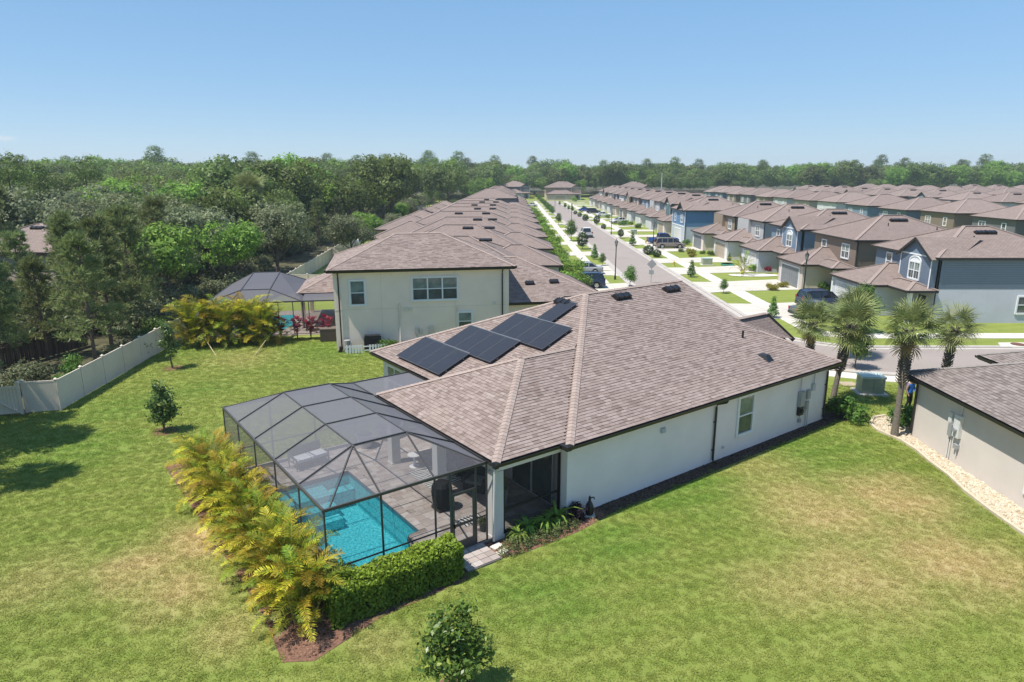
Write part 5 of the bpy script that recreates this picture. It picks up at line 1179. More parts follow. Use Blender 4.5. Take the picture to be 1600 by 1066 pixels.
# ------------------------------------------------------------------ palms
def frond_mesh(L, n, seed, m, lw=.035, arch=.8, leaf=.34, rach=True):
    """arching feather frond growing from the origin, first up along z then out along x"""
    rng = np.random.default_rng(seed); Q = []; T = []; tone = rng.uniform(.1, .8)
    t = np.linspace(0, 1, n); ang = math.pi / 2 - .35 - t ** 1.3 * arch * 1.7; px = np.concatenate([[0], np.cumsum(np.cos(ang[1:]) * L / n)]); pz = np.concatenate([[0], np.cumsum(np.sin(ang[1:]) * L / n)])
    for i in range(2, n):
        a = ang[i]; d = np.array([math.cos(a), 0, math.sin(a)]); u = np.array([-math.sin(a), 0, math.cos(a)]); p = np.array([px[i], 0, pz[i]])
        for s in (-1, 1):
            l = leaf * math.sin(math.pi * (.12 + .83 * t[i])) ** .6 * rng.uniform(.8, 1.15); v = d * .62 + np.array([0, s, 0]) * .75 + u * .35 + rng.normal(size=3) * .1; v /= np.linalg.norm(v)
            w = np.cross(v, u); w /= np.linalg.norm(w); mid = p + v * l * .5 + np.array([0, 0, -.02]); tip = p + v * l + np.array([0, 0, -.22 * l])
            Q.append([p - w * lw * .3, mid - w * lw, mid + w * lw, p + w * lw * .3]); Q.append([mid - w * lw, tip, tip, mid + w * lw]); k = np.clip(tone + rng.uniform(-.15, .15) + .25 * t[i], 0, 1); T += [k, k]
    if rach:
        for i in range(n - 1):
            r0, r1 = .02 * (1 - t[i]) + .004, .02 * (1 - t[i + 1]) + .004; a = np.array([px[i], 0, pz[i]]); b = np.array([px[i + 1], 0, pz[i + 1]])
            for s in (np.array([0, 1, 0]), np.array([1, 0, .3])): Q.append([a - s * r0, b - s * r1, b + s * r1, a + s * r0]); T.append(.75)
    Q = np.array(Q); Q[1::2] += 1e-6
    return np_mesh('frond', Q, m, np.array(T))
FR = [frond_mesh(1.6 + .1 * k, 34, 300 + k, ARECA, lw=.019, arch=.66 + .09 * k, leaf=.44) for k in range(6)]
def areca(label, p, s=1.0, nf=24, seed=0, group=None, h=1.0, r0=.45):
    g = random.Random(seed); t = thing('areca_palm', label, 'palm', p, g.uniform(0, 6.28), group)
    b = MB()
    for k in range(8):
        a = g.uniform(0, 6.28); r = g.uniform(.05, r0); b.tube([(r * math.cos(a) * .6, r * math.sin(a) * .6, 0), (r * math.cos(a), r * math.sin(a), g.uniform(.6, 1.2) * s * h)], [.035, .022], 5)
    b.build('canes', YCANE, t)
    for k in range(nf):
        a = k * 2.4 + g.uniform(-.4, .4); f = (k + .5) / nf; r = r0 * g.uniform(.1, 1.0); o = link('frond', FR[g.randrange(6)], t, (r * math.cos(a), r * math.sin(a), (.1 + 1.15 * (1 - f)) * s * h), (0, 0, 0), g.uniform(.6, .9) * s * (.95 - .2 * f))
        o.rotation_euler = (Matrix.Rotation(a, 3, 'Z') @ Matrix.Rotation(f * .95 - .42 + g.uniform(-.15, .15), 3, 'Y') @ Matrix.Rotation(g.uniform(-.3, .3), 3, 'X')).to_euler()
    return t
YCANE = mat('palm_cane', (.28, .26, .08), .6, .2, 8)
def fan_mesh(R, n, seed, m, stem=.7):
    rng = np.random.default_rng(seed); Q = []; T = []; tone = rng.uniform(.2, .7)
    c = np.array([stem, 0, .0])
    Q.append([(0, -.02, 0), (stem, -.015, 0), (stem, .015, 0), (0, .02, 0)]); T.append(.6); Q.append([(0, 0, -.02), (stem, 0, -.01), (stem, 0, .01), (0, 0, .02)]); T.append(.6)
    for i in range(n):
        a = -2.2 + 4.4 * i / (n - 1); l = R * (.75 + .25 * math.cos(a * .6)) * rng.uniform(.85, 1.1); d = np.array([math.cos(a), math.sin(a), .12 - .25 * abs(a) / 2]); w = np.array([-math.sin(a), math.cos(a), 0]) * .03
        z = np.array([0, 0, .03 if i % 2 else -.01]); mid = c + d * l * .55 + z; tip = c + d * l + np.array([0, 0, -.16 * l * rng.uniform(.2, 1.6)])
        Q.append([c, mid - w, mid + w, c + w * .2]); Q.append([mid - w, tip - w * .15, tip + w * .15, mid + w]); k = np.clip(tone + rng.uniform(-.2, .25), 0, 1); T += [k, k]
    return np_mesh('frond', np.array([[np.array(v, float) for v in q] for q in Q]), m, np.array(T))
FANS = [fan_mesh(.92 + .06 * k, 30, 400 + k, FAN) for k in range(4)]; FAND = [fan_mesh(.7, 18, 420 + k, DRY) for k in range(2)]
def sabal(label, p, h, lean=(0, 0), seed=0, nf=34, s=1.0, boots=True, dry=2, group='sabal palms by the bend'):
    g = random.Random(seed); t = thing('sabal_palm', label, 'palm', p, 0, group); top = Vector((lean[0], lean[1], h))
    f = lambda u: Vector((lean[0] * u ** 1.4, lean[1] * u ** 1.4, h * u))
    b = MB(); b.tube([f(0) - Vector((0, 0, .1))] + [f(u) for u in (.1, .3, .5, .7, .85, 1)], [.2, .165, .14, .135, .15, .17, .1], 10); b.build('trunk', PALMBARK, t)
    if boots:
        b = MB()
        u = .42 if boots is True else boots
        while u < 1:
            for k in range(6):
                a = k * 1.047 + u * 37; c = f(u); d = Vector((math.cos(a), math.sin(a), 0)); b.bar(tuple(c + d * .12), tuple(c + d * .3 + Vector((0, 0, .2))), .1, .035)
            u += .13 / h
        b.build('leaf_bases', PALMBARK, t)['kind'] = 'stuff'
    for k in range(nf):
        a = k * 2.4 + g.uniform(-.3, .3); e = (1 - (k + .5) / nf); pitch = -1.35 + 2.2 * (1 - e) ** .9; o = link('frond', FANS[g.randrange(4)], t, tuple(top + Vector((math.cos(a) * .1, math.sin(a) * .1, .25 * e))))
        o.rotation_euler = (Matrix.Rotation(a, 3, 'Z') @ Matrix.Rotation(pitch, 3, 'Y') @ Matrix.Rotation(g.uniform(-.4, .4), 3, 'X')).to_euler(); o.scale = (s * g.uniform(.7, 1.15),) * 3
    for k in range(dry):
        a = g.uniform(0, 6.28); o = link('frond', FAND[k % 2], t, tuple(top + Vector((0, 0, -.15)))); o.rotation_euler = (Matrix.Rotation(a, 3, 'Z') @ Matrix.Rotation(1.1, 3, 'Y')).to_euler(); o['label'] = 'dry yellow frond'
    return t
sabal('curving sabal palm at the far corner of the solar panel house', G(1300, 632), 4.4, (.75, .35), 1, 30, 1.0)
sabal('sabal palm rising beside the corner of the house at the right edge', G(1397, 682), 5.2, (.3, .5), 2, 27, 1.0, boots=.5)
sabal('short rough-trunked sabal palm rightmost of the palms, before the road', G(1474, 600), 3.4, (.25, .1), 3, 21, .9, boots=.1)
sabal('sabal palm leftmost of the palms, beyond the eave corner of the solar panel house', G(1262, 575), 3.0, (.1, .1), 4, 27, 1.0, boots=.1, dry=3)
sabal('sabal palm behind the curving palm, in front of the street corner', G(1322, 560), 3.5, (.1, .1), 6, 25, .95, boots=.2)
p = at_y(388, 104); sabal('tall palm with a skirt of dead fronds in the wood', p, CAM_H - 2.2, (.2, 0), 12, 30, 1.7, dry=14, group=None)
# yellow areca palms along the cage, one clump after another
AL = ['nearest', 'second', 'third', 'fourth', 'fifth', 'sixth', 'seventh', 'eighth', 'ninth', 'tenth', 'eleventh', 'twelfth']
for i in range(12):
    a, b_ = -10.15 + random.uniform(-.12, .12), .1 + i * 1.06
    areca('yellow-green areca palm clump, %s from the near end of the row along the cage' % AL[i], W(a, b_), 1.0 + random.uniform(-.06, .08) - (.12 if i > 9 else 0), 84, 50 + i, 'areca palms along the screen cage', 1.05, .55)
def V2(a, b): v = Vector((tp[0], tp[1], 0)) + Matrix.Rotation(TROT, 3, 'Z') @ Vector((a, b, 0)); return v
for i, x in enumerate((-10.7, -9.5, -8.3, -7.1, -6.0, -5.2)):
    areca('areca palm clump, %s from the left in front of the neighbour\'s domed cage' % AL[i].replace('nearest', 'first'), V2(x, 3.3 + .5 * (i % 2)), 1.5 if i < 5 else 1.25, 72, 90 + i, 'areca palms by the neighbour\'s cage', 1.1, .6)
REDF = frond_mesh(.9, 7, 555, REDL, lw=.09, arch=.6, leaf=.4)
for i, x in enumerate((-4.4, -3.2, -2.2, -1.0)):
    t = thing('cordyline', 'crimson-leaved cordyline, %s from the left before the neighbour\'s cage' % AL[i].replace('nearest', 'first'), 'plant', V2(x, 3.9), 0, 'cordylines before the neighbour\'s cage')
    g_ = random.Random(i); m = MB()
    for k in range(3): m.tube([(0, 0, 0), (.12 * k - .12, .08 * (k % 2), 1.0 + .2 * k)], .025, 5)
    m.build('stems', BARK, t)
    for k in range(16): o = link('frond', REDF, t, (.12 * (k % 3) - .12, .08 * (k % 2), .5 + .07 * k), None, .8); o.rotation_euler = (Matrix.Rotation(k * 2.4, 3, 'Z') @ Matrix.Rotation(g_.uniform(-.2, .7), 3, 'Y')).to_euler()

# ------------------------------------------------------------------ clipped hedge by the pool, beds, shrubs
def hedge(label, x0, y0, x1, y1, h, n, leaf, m, loc, rot, seed, name='hedge', cat='hedge', group=None):
    rng = np.random.default_rng(seed); t = thing(name, label, cat, loc, rot, group); P = []; Nn = []
    A = [(x1 - x0) * (y1 - y0), (x1 - x0) * h, (x1 - x0) * h, (y1 - y0) * h, (y1 - y0) * h]; A = np.array(A) / sum(A)
    for k, f in enumerate(A):
        c = int(n * f); u, v = rng.uniform(0, 1, c), rng.uniform(0, 1, c); z = np.zeros(c)
        if k == 0: p = np.stack([x0 + u * (x1 - x0), y0 + v * (y1 - y0), z + h], 1); q = (0, 0, 1)
        elif k == 1: p = np.stack([x0 + u * (x1 - x0), z + y0, v * h], 1); q = (0, -1, .3)
        elif k == 2: p = np.stack([x0 + u * (x1 - x0), z + y1, v * h], 1); q = (0, 1, .3)
        elif k == 3: p = np.stack([z + x0, y0 + u * (y1 - y0), v * h], 1); q = (-1, 0, .3)
        else: p = np.stack([z + x1, y0 + u * (y1 - y0), v * h], 1); q = (1, 0, .3)
        d = np.array(q, float); p = p - d * (rng.uniform(-.05, .14, (c, 1)) + .05 * np.sin(p[:, :1] * 5 + p[:, 1:2] * 4)); P.append(p); Nn.append(np.repeat(d[None], c, 0))
    P = np.concatenate(P); Nn = np.concatenate(Nn)
    # rounded shoulders
    e = np.minimum.reduce([P[:, 0] - x0, x1 - P[:, 0], P[:, 1] - y0, y1 - P[:, 1]]); P[:, 2] -= np.clip(.14 - e, 0, .14) * np.clip((P[:, 2] - h + .3) / .3, 0, 1) * .8
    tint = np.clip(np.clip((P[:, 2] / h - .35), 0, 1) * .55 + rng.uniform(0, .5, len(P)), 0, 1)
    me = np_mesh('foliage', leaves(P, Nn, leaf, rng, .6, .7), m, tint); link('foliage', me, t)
    b = MB(); k = .2; b.box(x0 + k, y0 + k, 0, x1 - k, y1 - k, h - k); b.build('branches', mat('hedge_branches', (.03, .035, .012), 1, .4, 12), t); return t
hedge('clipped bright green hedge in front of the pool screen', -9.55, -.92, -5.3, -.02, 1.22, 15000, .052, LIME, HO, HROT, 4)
def bed(name, pts, m, z=.012, h=None):
    b = MB(); b.poly([(x, y, z) for x, y in pts]); return struct(name, b, m)
Wp = lambda *q: [tuple(W(a, b_).xy) for a, b_ in q]
bed('mulch_bed', Wp((-11.2, -1.3), (-10.5, -1.75), (-9.6, -1.5), (-8.3, -1.15), (-5.15, -1.05), (-5.15, .4), (-9.2, .4), (-9.2, 11.5), (-9.4, 14.2), (-11.3, 14.0), (-11.1, 6), (-11.0, 1)), MULCHR)
bed('mulch_bed', Wp((-3.75, -.7), (-2.9, -.9), (-1.6, -.95), (-.4, -.95), (1.2, -.72), (1.2, .0), (-.3, .0), (-.3, .4), (-3.75, .4)), MULCHR)
bed('mulch_bed', Wp((1.15, -.7), (17.4, -.62), (18.6, -.7), (18.6, .4), (17.4, 0), (1.15, 0)), MULCH, .016)
def chips(name, pts, n, m, seed, s0, s1, ht=.5):
    g = random.Random(seed); b = MB(); xs = [p[0] for p in pts]; ys = [p[1] for p in pts]; k = 0
    while k < n:
        x, y = g.uniform(min(xs), max(xs)), g.uniform(min(ys), max(ys))
        if not inpoly(x, y, pts): continue
        k += 1; s = g.uniform(s0, s1); a = g.uniform(0, 6.28); h = s * ht * g.uniform(.6, 1.2); R = [(x + s * g.uniform(.7, 1.2) * math.cos(a + i * 1.2566), y + s * g.uniform(.7, 1.2) * math.sin(a + i * 1.2566)) for i in range(5)]
        T = [(x + (q[0] - x) * .6, y + (q[1] - y) * .6, h + .01) for q in R]; R3 = [(*q, .005) for q in R]
        b.mesh(R3 + T, [(i, (i + 1) % 5, 5 + (i + 1) % 5, 5 + i) for i in range(5)] + [(5, 6, 7, 8, 9)], 0, g.random())
    return tag(b.build(name, m), kind='stuff')
CHIP = tint_mat('bark_chips_tones', [(.06, .035, .025), (.16, .085, .055), (.26, .16, .11)], .95); STN = tint_mat('river_stone_tones', [(.38, .31, .21), (.5, .43, .32), (.62, .56, .46), (.42, .35, .25)], .9, bs=40)
chips('bark_chips', Wp((-11.0, -1.2), (-10.5, -1.6), (-9.6, -1.4), (-8.3, -1.08), (-5.2, -1.0), (-5.2, -.0), (-9.3, .3), (-9.5, 3), (-11, 3)), 1500, CHIP, 1, .025, .06)
chips('bark_chips', Wp((-3.7, -.65), (-2.9, -.85), (-.4, -.9), (1.2, -.68), (1.2, .0), (-.3, .3), (-3.7, .35)), 700, CHIP, 2, .025, .06)
chips('bark_chips', Wp((1.15, -.66), (17.4, -.58), (17.4, -.02), (1.15, -.02)), 2200, tint_mat('dark_chips_tones', [(.03, .022, .018), (.085, .06, .045), (.14, .1, .08)], .95), 3, .03, .06)
# stone bed of the right-hand house with its pale edging
EDGE = [(19.5, 34.0), (18.7, 33.7), (18.1, 32.8), (18.0, 31.9), (18.45, 30.6), (18.5, 29.4), (18.35, 28.2), (18.3, 26.8), (18.05, 25.3), (17.95, 23.6), (17.95, 22), (18.2, 19), (18.3, 12)]
EDGE = [(x + .15, y - .4) for x, y in EDGE]
BEDP = EDGE + [(19.46, 12), (19.46, 31.0), (20.6, 31.2), (20.6, 33.6)]
bed('stone_bed', BEDP, GRAVEL); chips('river_stones', BEDP, 4200, STN, 5, .03, .075, .8)
b = MB()
for i in range(len(EDGE) - 1): b.bar((*EDGE[i], .04), (*EDGE[i + 1], .04), .13, .12)
struct('bed_edging', b, mat('edging_concrete', (.5, .42, .31), .9, .1, 4))
# two stepping pavers by the pad
for i, (a, b_) in enumerate(((-3.45, -.05), (-3.5, -.45))):
    m = MB(); m.box(-.2, -.13, 0, .2, .13, .06); o = m.build('stepping_stone', CONC2, loc=W(a, b_), rot=HROT + .2); tag(o, ['pale stepping stone nearer the porch column', 'pale stepping stone beside the paved pad'][i], 'stepping stone', 'stepping stones by the screen door')
# strap-leaved plants
def strap(seed, n=34, L=.75):
    rng = np.random.default_rng(seed); Q = []; T = []
    for i in range(n):
        a = rng.uniform(0, 6.28); d = np.array([math.cos(a), math.sin(a), 0]); w = np.array([-d[1], d[0], 0]) * .028; l = L * rng.uniform(.6, 1.1); e = rng.uniform(.45, 1.1); p = np.zeros(3); k = rng.random(); ang = 1.4
        for s in range(4):
            q = p + (d * math.cos(ang) + np.array([0, 0, 1]) * math.sin(ang)) * l / 4; f0, f1 = (1, 1.15, 1, .7)[s], (1.15, 1, .7, .08)[s]; Q.append([p - w * f0, q - w * f1, q + w * f1, p + w * f0]); T.append(k); p = q; ang -= e
    return np_mesh('leaves', np.array(Q), BRIGHT, np.array(T))
ST = [strap(k) for k in range(2)]
for i, (a, b_, s, lab) in enumerate(((-2.55, -.15, 1.0, 'strappy bright green plant left in the porch bed'), (-2.0, .12, 1.15, 'strappy plant second from the left, tight to the porch screen'), (-1.35, -.1, 1.2, 'strappy plant in the middle of the porch bed'), (-.75, -.05, 1.35, 'tallest strappy plant at the right of the porch bed'))):
    t = thing('strap_leaved_plant', lab, 'plant', W(a, b_), i, 'strappy plants in the porch bed'); link('leaves', ST[i % 2], t, None, None, s * 1.25)
LOW = crown('foliage', leaf_mat('low_shrub', (.08, .11, .04), (.24, .28, .11), objv=.2), [(0, 0, .12, .55, .4, .3), (.35, .1, .1, .4, .35, .26), (-.3, -.05, .1, .4, .3, .28)], 170, 9, .05, .035, 44, shell=.75)
for i, (a, b_, s, lab) in enumerate(((-3.0, -.55, 1.05, 'low rounded shrub at the left end of the porch bed'), (-1.75, -.6, .95, 'low spreading shrub in the middle front of the porch bed'), (-.75, -.55, .85, 'low shrub at the right end of the porch bed'))):
    t = thing('low_shrub', lab, 'shrub', W(a, b_), HROT, 'low shrubs in the porch bed'); link('foliage', LOW, t, None, None, s)
DARKP = crown('foliage', leaf_mat('purple_leaf', (.02, .016, .02), (.07, .04, .06), objv=.2), [(0, 0, .35, .3, .3, .35)], 60, 8, .08, .1, 45, aspect=.2)
t = thing('dark_leaved_plant', 'dark purple plant in the corner of wall and porch', 'plant', W(-.05, -.28)); link('foliage', DARKP, t)
# pump/dark garden ornament by the wall
t = thing('garden_ornament', 'black bottle-shaped garden ornament on a slab by the wall corner', 'ornament', W(.62, -.3))
m = MB(); m.lathe([(.13, .04), (.16, .12), (.15, .4), (.1, .52), (.05, .6), (.05, .74), (.02, .8)], 10); m.build('body', BLACK, t); m = MB(); m.box(-.2, -.2, 0, .2, .2, .05); m.build('slab', CONC, t); m = MB(); m.tube([(.02, 0, .72), (.16, 0, .74), (.17, 0, .66)], .025, 6); m.build('spout', BLACK, t)

# lawn trees
MAG = crown('crown', MAGN, [(0, 0, 1.15, .52, .5, .6), (.1, .1, 1.7, .42, .42, .45), (-.12, 0, .75, .5, .52, .42), (0, -.05, 2.15, .26, .26, .38), (.28, 0, 1.0, .4, .4, .4), (-.3, .1, 1.35, .35, .35, .4), (.15, -.25, 1.5, .35, .3, .35)], 330, 7, .12, .085, 200, shell=.35)
MTR = trunk('trunk', 1.9, .045, 7, 201, spread=.25)
LIMB = trunk('trunk', 3.4, .06, 8, 203, spread=.28)
MAG2 = crown('crown', MAGN, [(0, 0, 2.5, .4, .4, 1.0), (.4, .1, 1.7, .45, .4, .4), (-.45, .1, 2.0, .4, .4, .4), (.2, .4, 2.9, .3, .3, .4), (-.1, -.4, 1.4, .4, .35, .35), (-.2, .2, 3.3, .25, .25, .4)], 190, 7, .13, .09, 205, shell=.3)
p = G(258, 674); h = HT(250, 594, p); tree('magnolia_tree', 'small upright magnolia standing alone on the lawn left of the cage', 'tree', MAG, MTR, p, h / 2.5, .3)
p = G(270, 576); tree('magnolia_tree', 'thin open magnolia beside the white fence run', 'tree', MAG2, LIMB, p, HT(262, 505, p) / 3.5, 1.0)
CIT = crown('crown', leaf_mat('citrus_leaf', (.05, .10, .025), (.18, .28, .05), (.38, .44, .08), objv=.1, rough=.3), [(0, 0, 1.1, .75, .7, .55), (-.3, .2, 1.7, .5, .45, .5), (.35, -.1, 1.6, .5, .45, .45), (.3, .2, 2.25, .28, .28, .4), (-.35, .1, 2.3, .3, .3, .35), (-.6, -.1, 1.2, .4, .4, .4), (.65, .1, 1.0, .4, .4, .4), (0, -.2, 2.0, .35, .3, .35)], 430, 7, .13, .075, 207, shell=.3)
p = G(712, 1085); tree('citrus_tree', 'bushy young tree at the bottom edge of the picture', 'tree', CIT, trunk('trunk', 1.8, .05, 7, 208, spread=.3), p, HT(705, 942, p) / 2.75, .5)
for px, r, k in (((258, 674), .62, 0), ((270, 576), .7, 1), ((712, 1090), .7, 2)):
    c = G(*px); bed('tree_ring_mulch', [(c[0] + r * (1 + .12 * math.sin(3 * a + k)) * math.cos(a), c[1] + r * math.sin(a)) for a in [i * .3927 for i in range(16)]], MULCHR)
# stakes guying the neighbour's palms
for a, b_, lab in (((305, 540), (338, 557), 'left'), ((423, 535), (398, 556), 'right')):
    p, q = G(*a), G(*b_); z = 1.0; m = MB(); m.tube([(p[0] + .2, p[1] + .6, z), (*q, .02)], .03, 6); tag(m.build('wooden_stake', mat('stake_wood', (.42, .33, .2), .8)), 'slanting %s stake bracing the neighbour\'s areca palms' % lab, 'stake', 'stakes bracing the areca palms')

# ------------------------------------------------------------------ fences
def vinyl_run(pts, label, h=1.72, step=2.35):
    t = thing('vinyl_fence', label, 'fence', (*pts[0], 0)); o0 = Vector((*pts[0], 0))
    pm = MB(); pm.box(.06, -.02, .06, step - .06, .02, h - .1); pm.box(.05, -.03, h - .1, step - .05, .03, h); pm.box(.05, -.03, .04, step - .05, .03, .16)
    for k in range(14): x = .06 + (step - .12) * k / 14; pm.box(x + .006, .02, .17, x + .155, .025, h - .11); pm.box(x + .006, -.025, .17, x + .155, -.02, h - .11)
    pd = pm.data('fence_panel', VINYL); po = MB(); po.box(-.065, -.065, 0, .065, .065, h + .06); po.mesh([(-.085, -.085, h + .06), (.085, -.085, h + .06), (.085, .085, h + .06), (-.085, .085, h + .06), (0, 0, h + .15)], [(0, 1, 4), (1, 2, 4), (2, 3, 4), (3, 0, 4), (0, 3, 2, 1)]); pod = po.data('fence_post', VINYL)
    for a, b_ in zip(pts, pts[1:]):
        a, b_ = Vector((*a, 0)), Vector((*b_, 0)); L = (b_ - a).length; n = max(1, round(L / step)); ang = math.atan2((b_ - a).y, (b_ - a).x)
        for k in range(n):
            p = a + (b_ - a) * (k / n) - o0; link('fence_post', pod, t, p, ang); link('fence_panel', pd, t, p, ang, (L / n / step, 1, 1))
    link('fence_post', pod, t, Vector((*pts[-1], 0)) - o0, ang); return t
fc = (-24.35, 34.5)
vinyl_run([fc, (-25.2, 46.5), (-25.9, 58), (-24.7, 73), (-26.2, 95), (-27.4, 112), (-29.6, 150), (-32, 200)], 'long pale vinyl fence between the lawn and the wood, running away from the gate')
vinyl_run([(-24.5, 73), (-13, 72.2)], 'pale vinyl cross fence behind the domed screen enclosure', 1.8)
vinyl_run([(-27, 99.5), (-16, 98.3)], 'pale vinyl cross fence second behind the beige two-storey house', 1.8)
vinyl_run([(-25.9, 34.15), fc], 'short pale vinyl fence piece between the gate and the corner')
t = thing('fence_gate', 'pale vinyl gate with a diagonal brace at the left edge', 'gate', (-27.95, 33.3, 0), math.atan2(.55, 1.9)); L_ = 2.05
for k in range(12): m = MB(); m.box(.06 + k * .16, -.02, .1, .21 + k * .16, .02, 1.5); m.build('board', VINYL, t)
for z in (.12, 1.5): m = MB(); m.box(.03, -.05, z, L_ - .05, -.02, z + .12); m.build('rail', VINYL, t)
m = MB(); m.bar((.1, -.06, 1.5), (L_ - .1, -.06, .2), .1, .03); m.build('brace', VINYL, t)
for x in (0, L_ + .02): m = MB(); m.box(x - .065, -.065, 0, x + .065, .065, 1.75); m.box(x - .085, -.085, 1.75, x + .085, .085, 1.82); m.build('gate_post', VINYL, t)
# brown timber fence in the wood
p0, p1 = G(-30, 590), G(140, 540); t = thing('timber_fence', 'weathered brown timber fence in the wood behind the gate', 'fence', (*p0, 0)); d = Vector((p1[0] - p0[0], p1[1] - p0[1], 0)); L_ = d.length; ang = math.atan2(d.y, d.x); t.rotation_euler = (0, 0, ang)
TB = tint_mat('timber_board', [(.05, .038, .028), (.085, .062, .045), (.12, .09, .065)], .9, True); m = MB(); m.mesh([(0, 0, .05), (.135, 0, .05), (.135, .02, .05), (0, .02, .05), (0, 0, 1.75), (.135, 0, 1.75), (.135, .02, 1.75), (0, .02, 1.75)], [(0, 1, 5, 4), (1, 2, 6, 5), (2, 3, 7, 6), (3, 0, 4, 7), (4, 5, 6, 7)]); md_ = m.data('board', TB)
for k in range(int(L_ / .15)): link('board', md_, t, (k * .15, random.uniform(-.008, .008), random.uniform(-.04, .03)))
m = MB(); m.box(0, .02, .4, L_, .07, .5); m.box(0, .02, 1.3, L_, .07, 1.4); m.build('rail', TB, t)

# ------------------------------------------------------------------ street lamps, sign, boxes
def lamp_meshes():
    a = MB(); a.lathe([(.13, 0), (.13, .35), (.09, .45), (.065, .9), (.055, 3.9), (.08, 3.95), (.05, 4.0), (.1, 4.06)], 10)
    f = MB(); 
    for k in range(6):
        an = k * math.pi / 3; f.bar((.11 * math.cos(an), .11 * math.sin(an), 4.06), (.19 * math.cos(an), .19 * math.sin(an), 4.5), .025)
    f.lathe([(.24, 4.5), (.2, 4.56), (.1, 4.7), (.04, 4.76), (.03, 4.9), (.0, 4.95)], 10); f.lathe([(.13, 4.04), (.13, 4.07)], 10)
    g = MB(); g.lathe([(.1, 4.07), (.17, 4.49)], 6)
    return a.data('lamp_post', BLACK), f.data('lantern', BLACK), g.data('lantern_glass', mat('lantern_glass', (.5, .5, .46), .2))
LMP = lamp_meshes()
def lamp(px, label):
    p = G(*px); t = thing('street_lamp', label, 'street lamp', p, 0, 'black street lamps'); link('lamp_post', LMP[0], t); o = link('lantern', LMP[1], t); link('lantern_glass', LMP[2], o); return t
lamp((961, 437), 'black street lamp on the left verge nearest to us, left of the diamond sign'); lamp((1254, 468), 'black street lamp in front of the navy car on the right driveway')
lamp((955, 367), 'black street lamp on the right beside the white sedan'); lamp((1020, 391), 'black street lamp behind the two clipped round bushes'); lamp((893, 346), 'black street lamp on the left verge beyond the white pickup'); lamp((867, 331), 'farthest black street lamp on the left verge')
p = G(1017, 442); t = thing('road_sign', 'grey back of a diamond road sign on the bend', 'sign', p, R_(-8))
SG = mat('sign_back', (.36, .35, .34), .5, .05, 4, metal=.3); m = MB(); m.tube([(0, 0, 0), (0, 0, 2.9)], .035, 8); m.build('post', SG, t)
m = MB(); s = .56; m.mesh([(0, -.05, 2.2 - s), (s, -.05, 2.2), (0, -.05, 2.2 + s), (-s, -.05, 2.2), (0, -.07, 2.2 - s), (s, -.07, 2.2), (0, -.07, 2.2 + s), (-s, -.07, 2.2)], [(0, 1, 2, 3), (7, 6, 5, 4), (0, 4, 5, 1), (1, 5, 6, 2), (2, 6, 7, 3), (3, 7, 4, 0)]); m.build('sign_plate', SG, t)
m = MB(); m.box(-.28, -.07, 1.0, .28, -.045, 1.5); m.build('small_plate', mat('plate_back', (.3, .33, .31), .5), t); m = MB(); m.box(-.03, -.045, 1.2, .03, .0, 1.3); m.build('bracket', SG, t)
p = G(1358, 614); GRN = mat('cabinet_green', (.33, .36, .27), .55, .08, 3)
def cabinet(label, p, rot, w, d, h, name='transformer_cabinet'):
    t = thing(name, label, 'utility box', (*p, 0), rot); m = MB(); m.box(-w/2, -d/2, .1, w/2, d/2, h - .12); m.build('cabinet', GRN, t); m = MB(); m.box(-w/2 - .04, -d/2 - .04, h - .12, w/2 + .04, d/2 + .04, h); m.build('lid', mat('cabinet_lid', (.42, .5, .47), .5), t)
    m = MB(); m.box(-w/2 - .2, -d/2 - .2, 0, w/2 + .2, d/2 + .2, .1); m.build('plinth', CONC2, t)
    for s in (-1, 1):
        m = MB(); m.box(-w/2 + .05 if s < 0 else .03, -d/2 - .03, .18, -.03 if s < 0 else w/2 - .05, -d/2 - .001, h - .2); m.build('door', mat('cabinet_door', (.3, .33, .24), .5), t)
    return t
cabinet('large green transformer cabinet on the grass between the palms', p, R_(-6), 1.25, .9, 1.1)
cabinet('green utility cabinet on the driveway edge beyond the pygmy palm', G(1104, 414), 0, 1.3, 1.0, 1.0)
cabinet('green utility cabinet beyond the grey minivan', G(990, 366), 0, 1.2, 1.0, 1.0)
t = thing('meter_pit', 'flat concrete utility box lid in the grass left of the transformer', 'utility box', (*G(1325, 601), 0), 0); m = MB(); m.box(-.45, -.4, 0, .45, .4, .06); m.build('lid', mat('pit_lid', (.36, .29, .2), .9), t)
t = thing('storm_drain', 'rusty round manhole lid in a concrete apron at the right edge', 'manhole', (*G(1586, 541), 0), 0)
m = MB(); m.prism([(-1.4, -.5), (1.6, -.6), (1.9, .2), (1.0, .75), (-.8, .7)], 0, .1); m.build('apron', CONC2, t); m = MB(); m.lathe([(.5, .1), (.5, .13), (.0, .135)], 14, (.3, .1)); m.build('lid', mat('rusty_iron', (.13, .06, .045), .9), t)
def hydrant(px, lab):
    t = thing('fire_hydrant', lab, 'hydrant', (*G(*px), 0)); m = MB(); m.lathe([(.16, 0), (.16, .08), (.1, .1), (.1, .5), (.14, .52), (.12, .62), (.04, .7), (.04, .76)], 10); m.tube([(-.2, 0, .42), (.2, 0, .42)], .06, 8); m.tube([(0, 0, .36), (0, -.18, .36)], .07, 8); m.build('body', mat('hydrant_yellow', (.5, .38, .04), .5), t)
hydrant((1053, 416), 'small yellow hydrant on the verge left of the conical shrub'); hydrant((1009, 381), 'small yellow hydrant beyond the clipped round bushes')

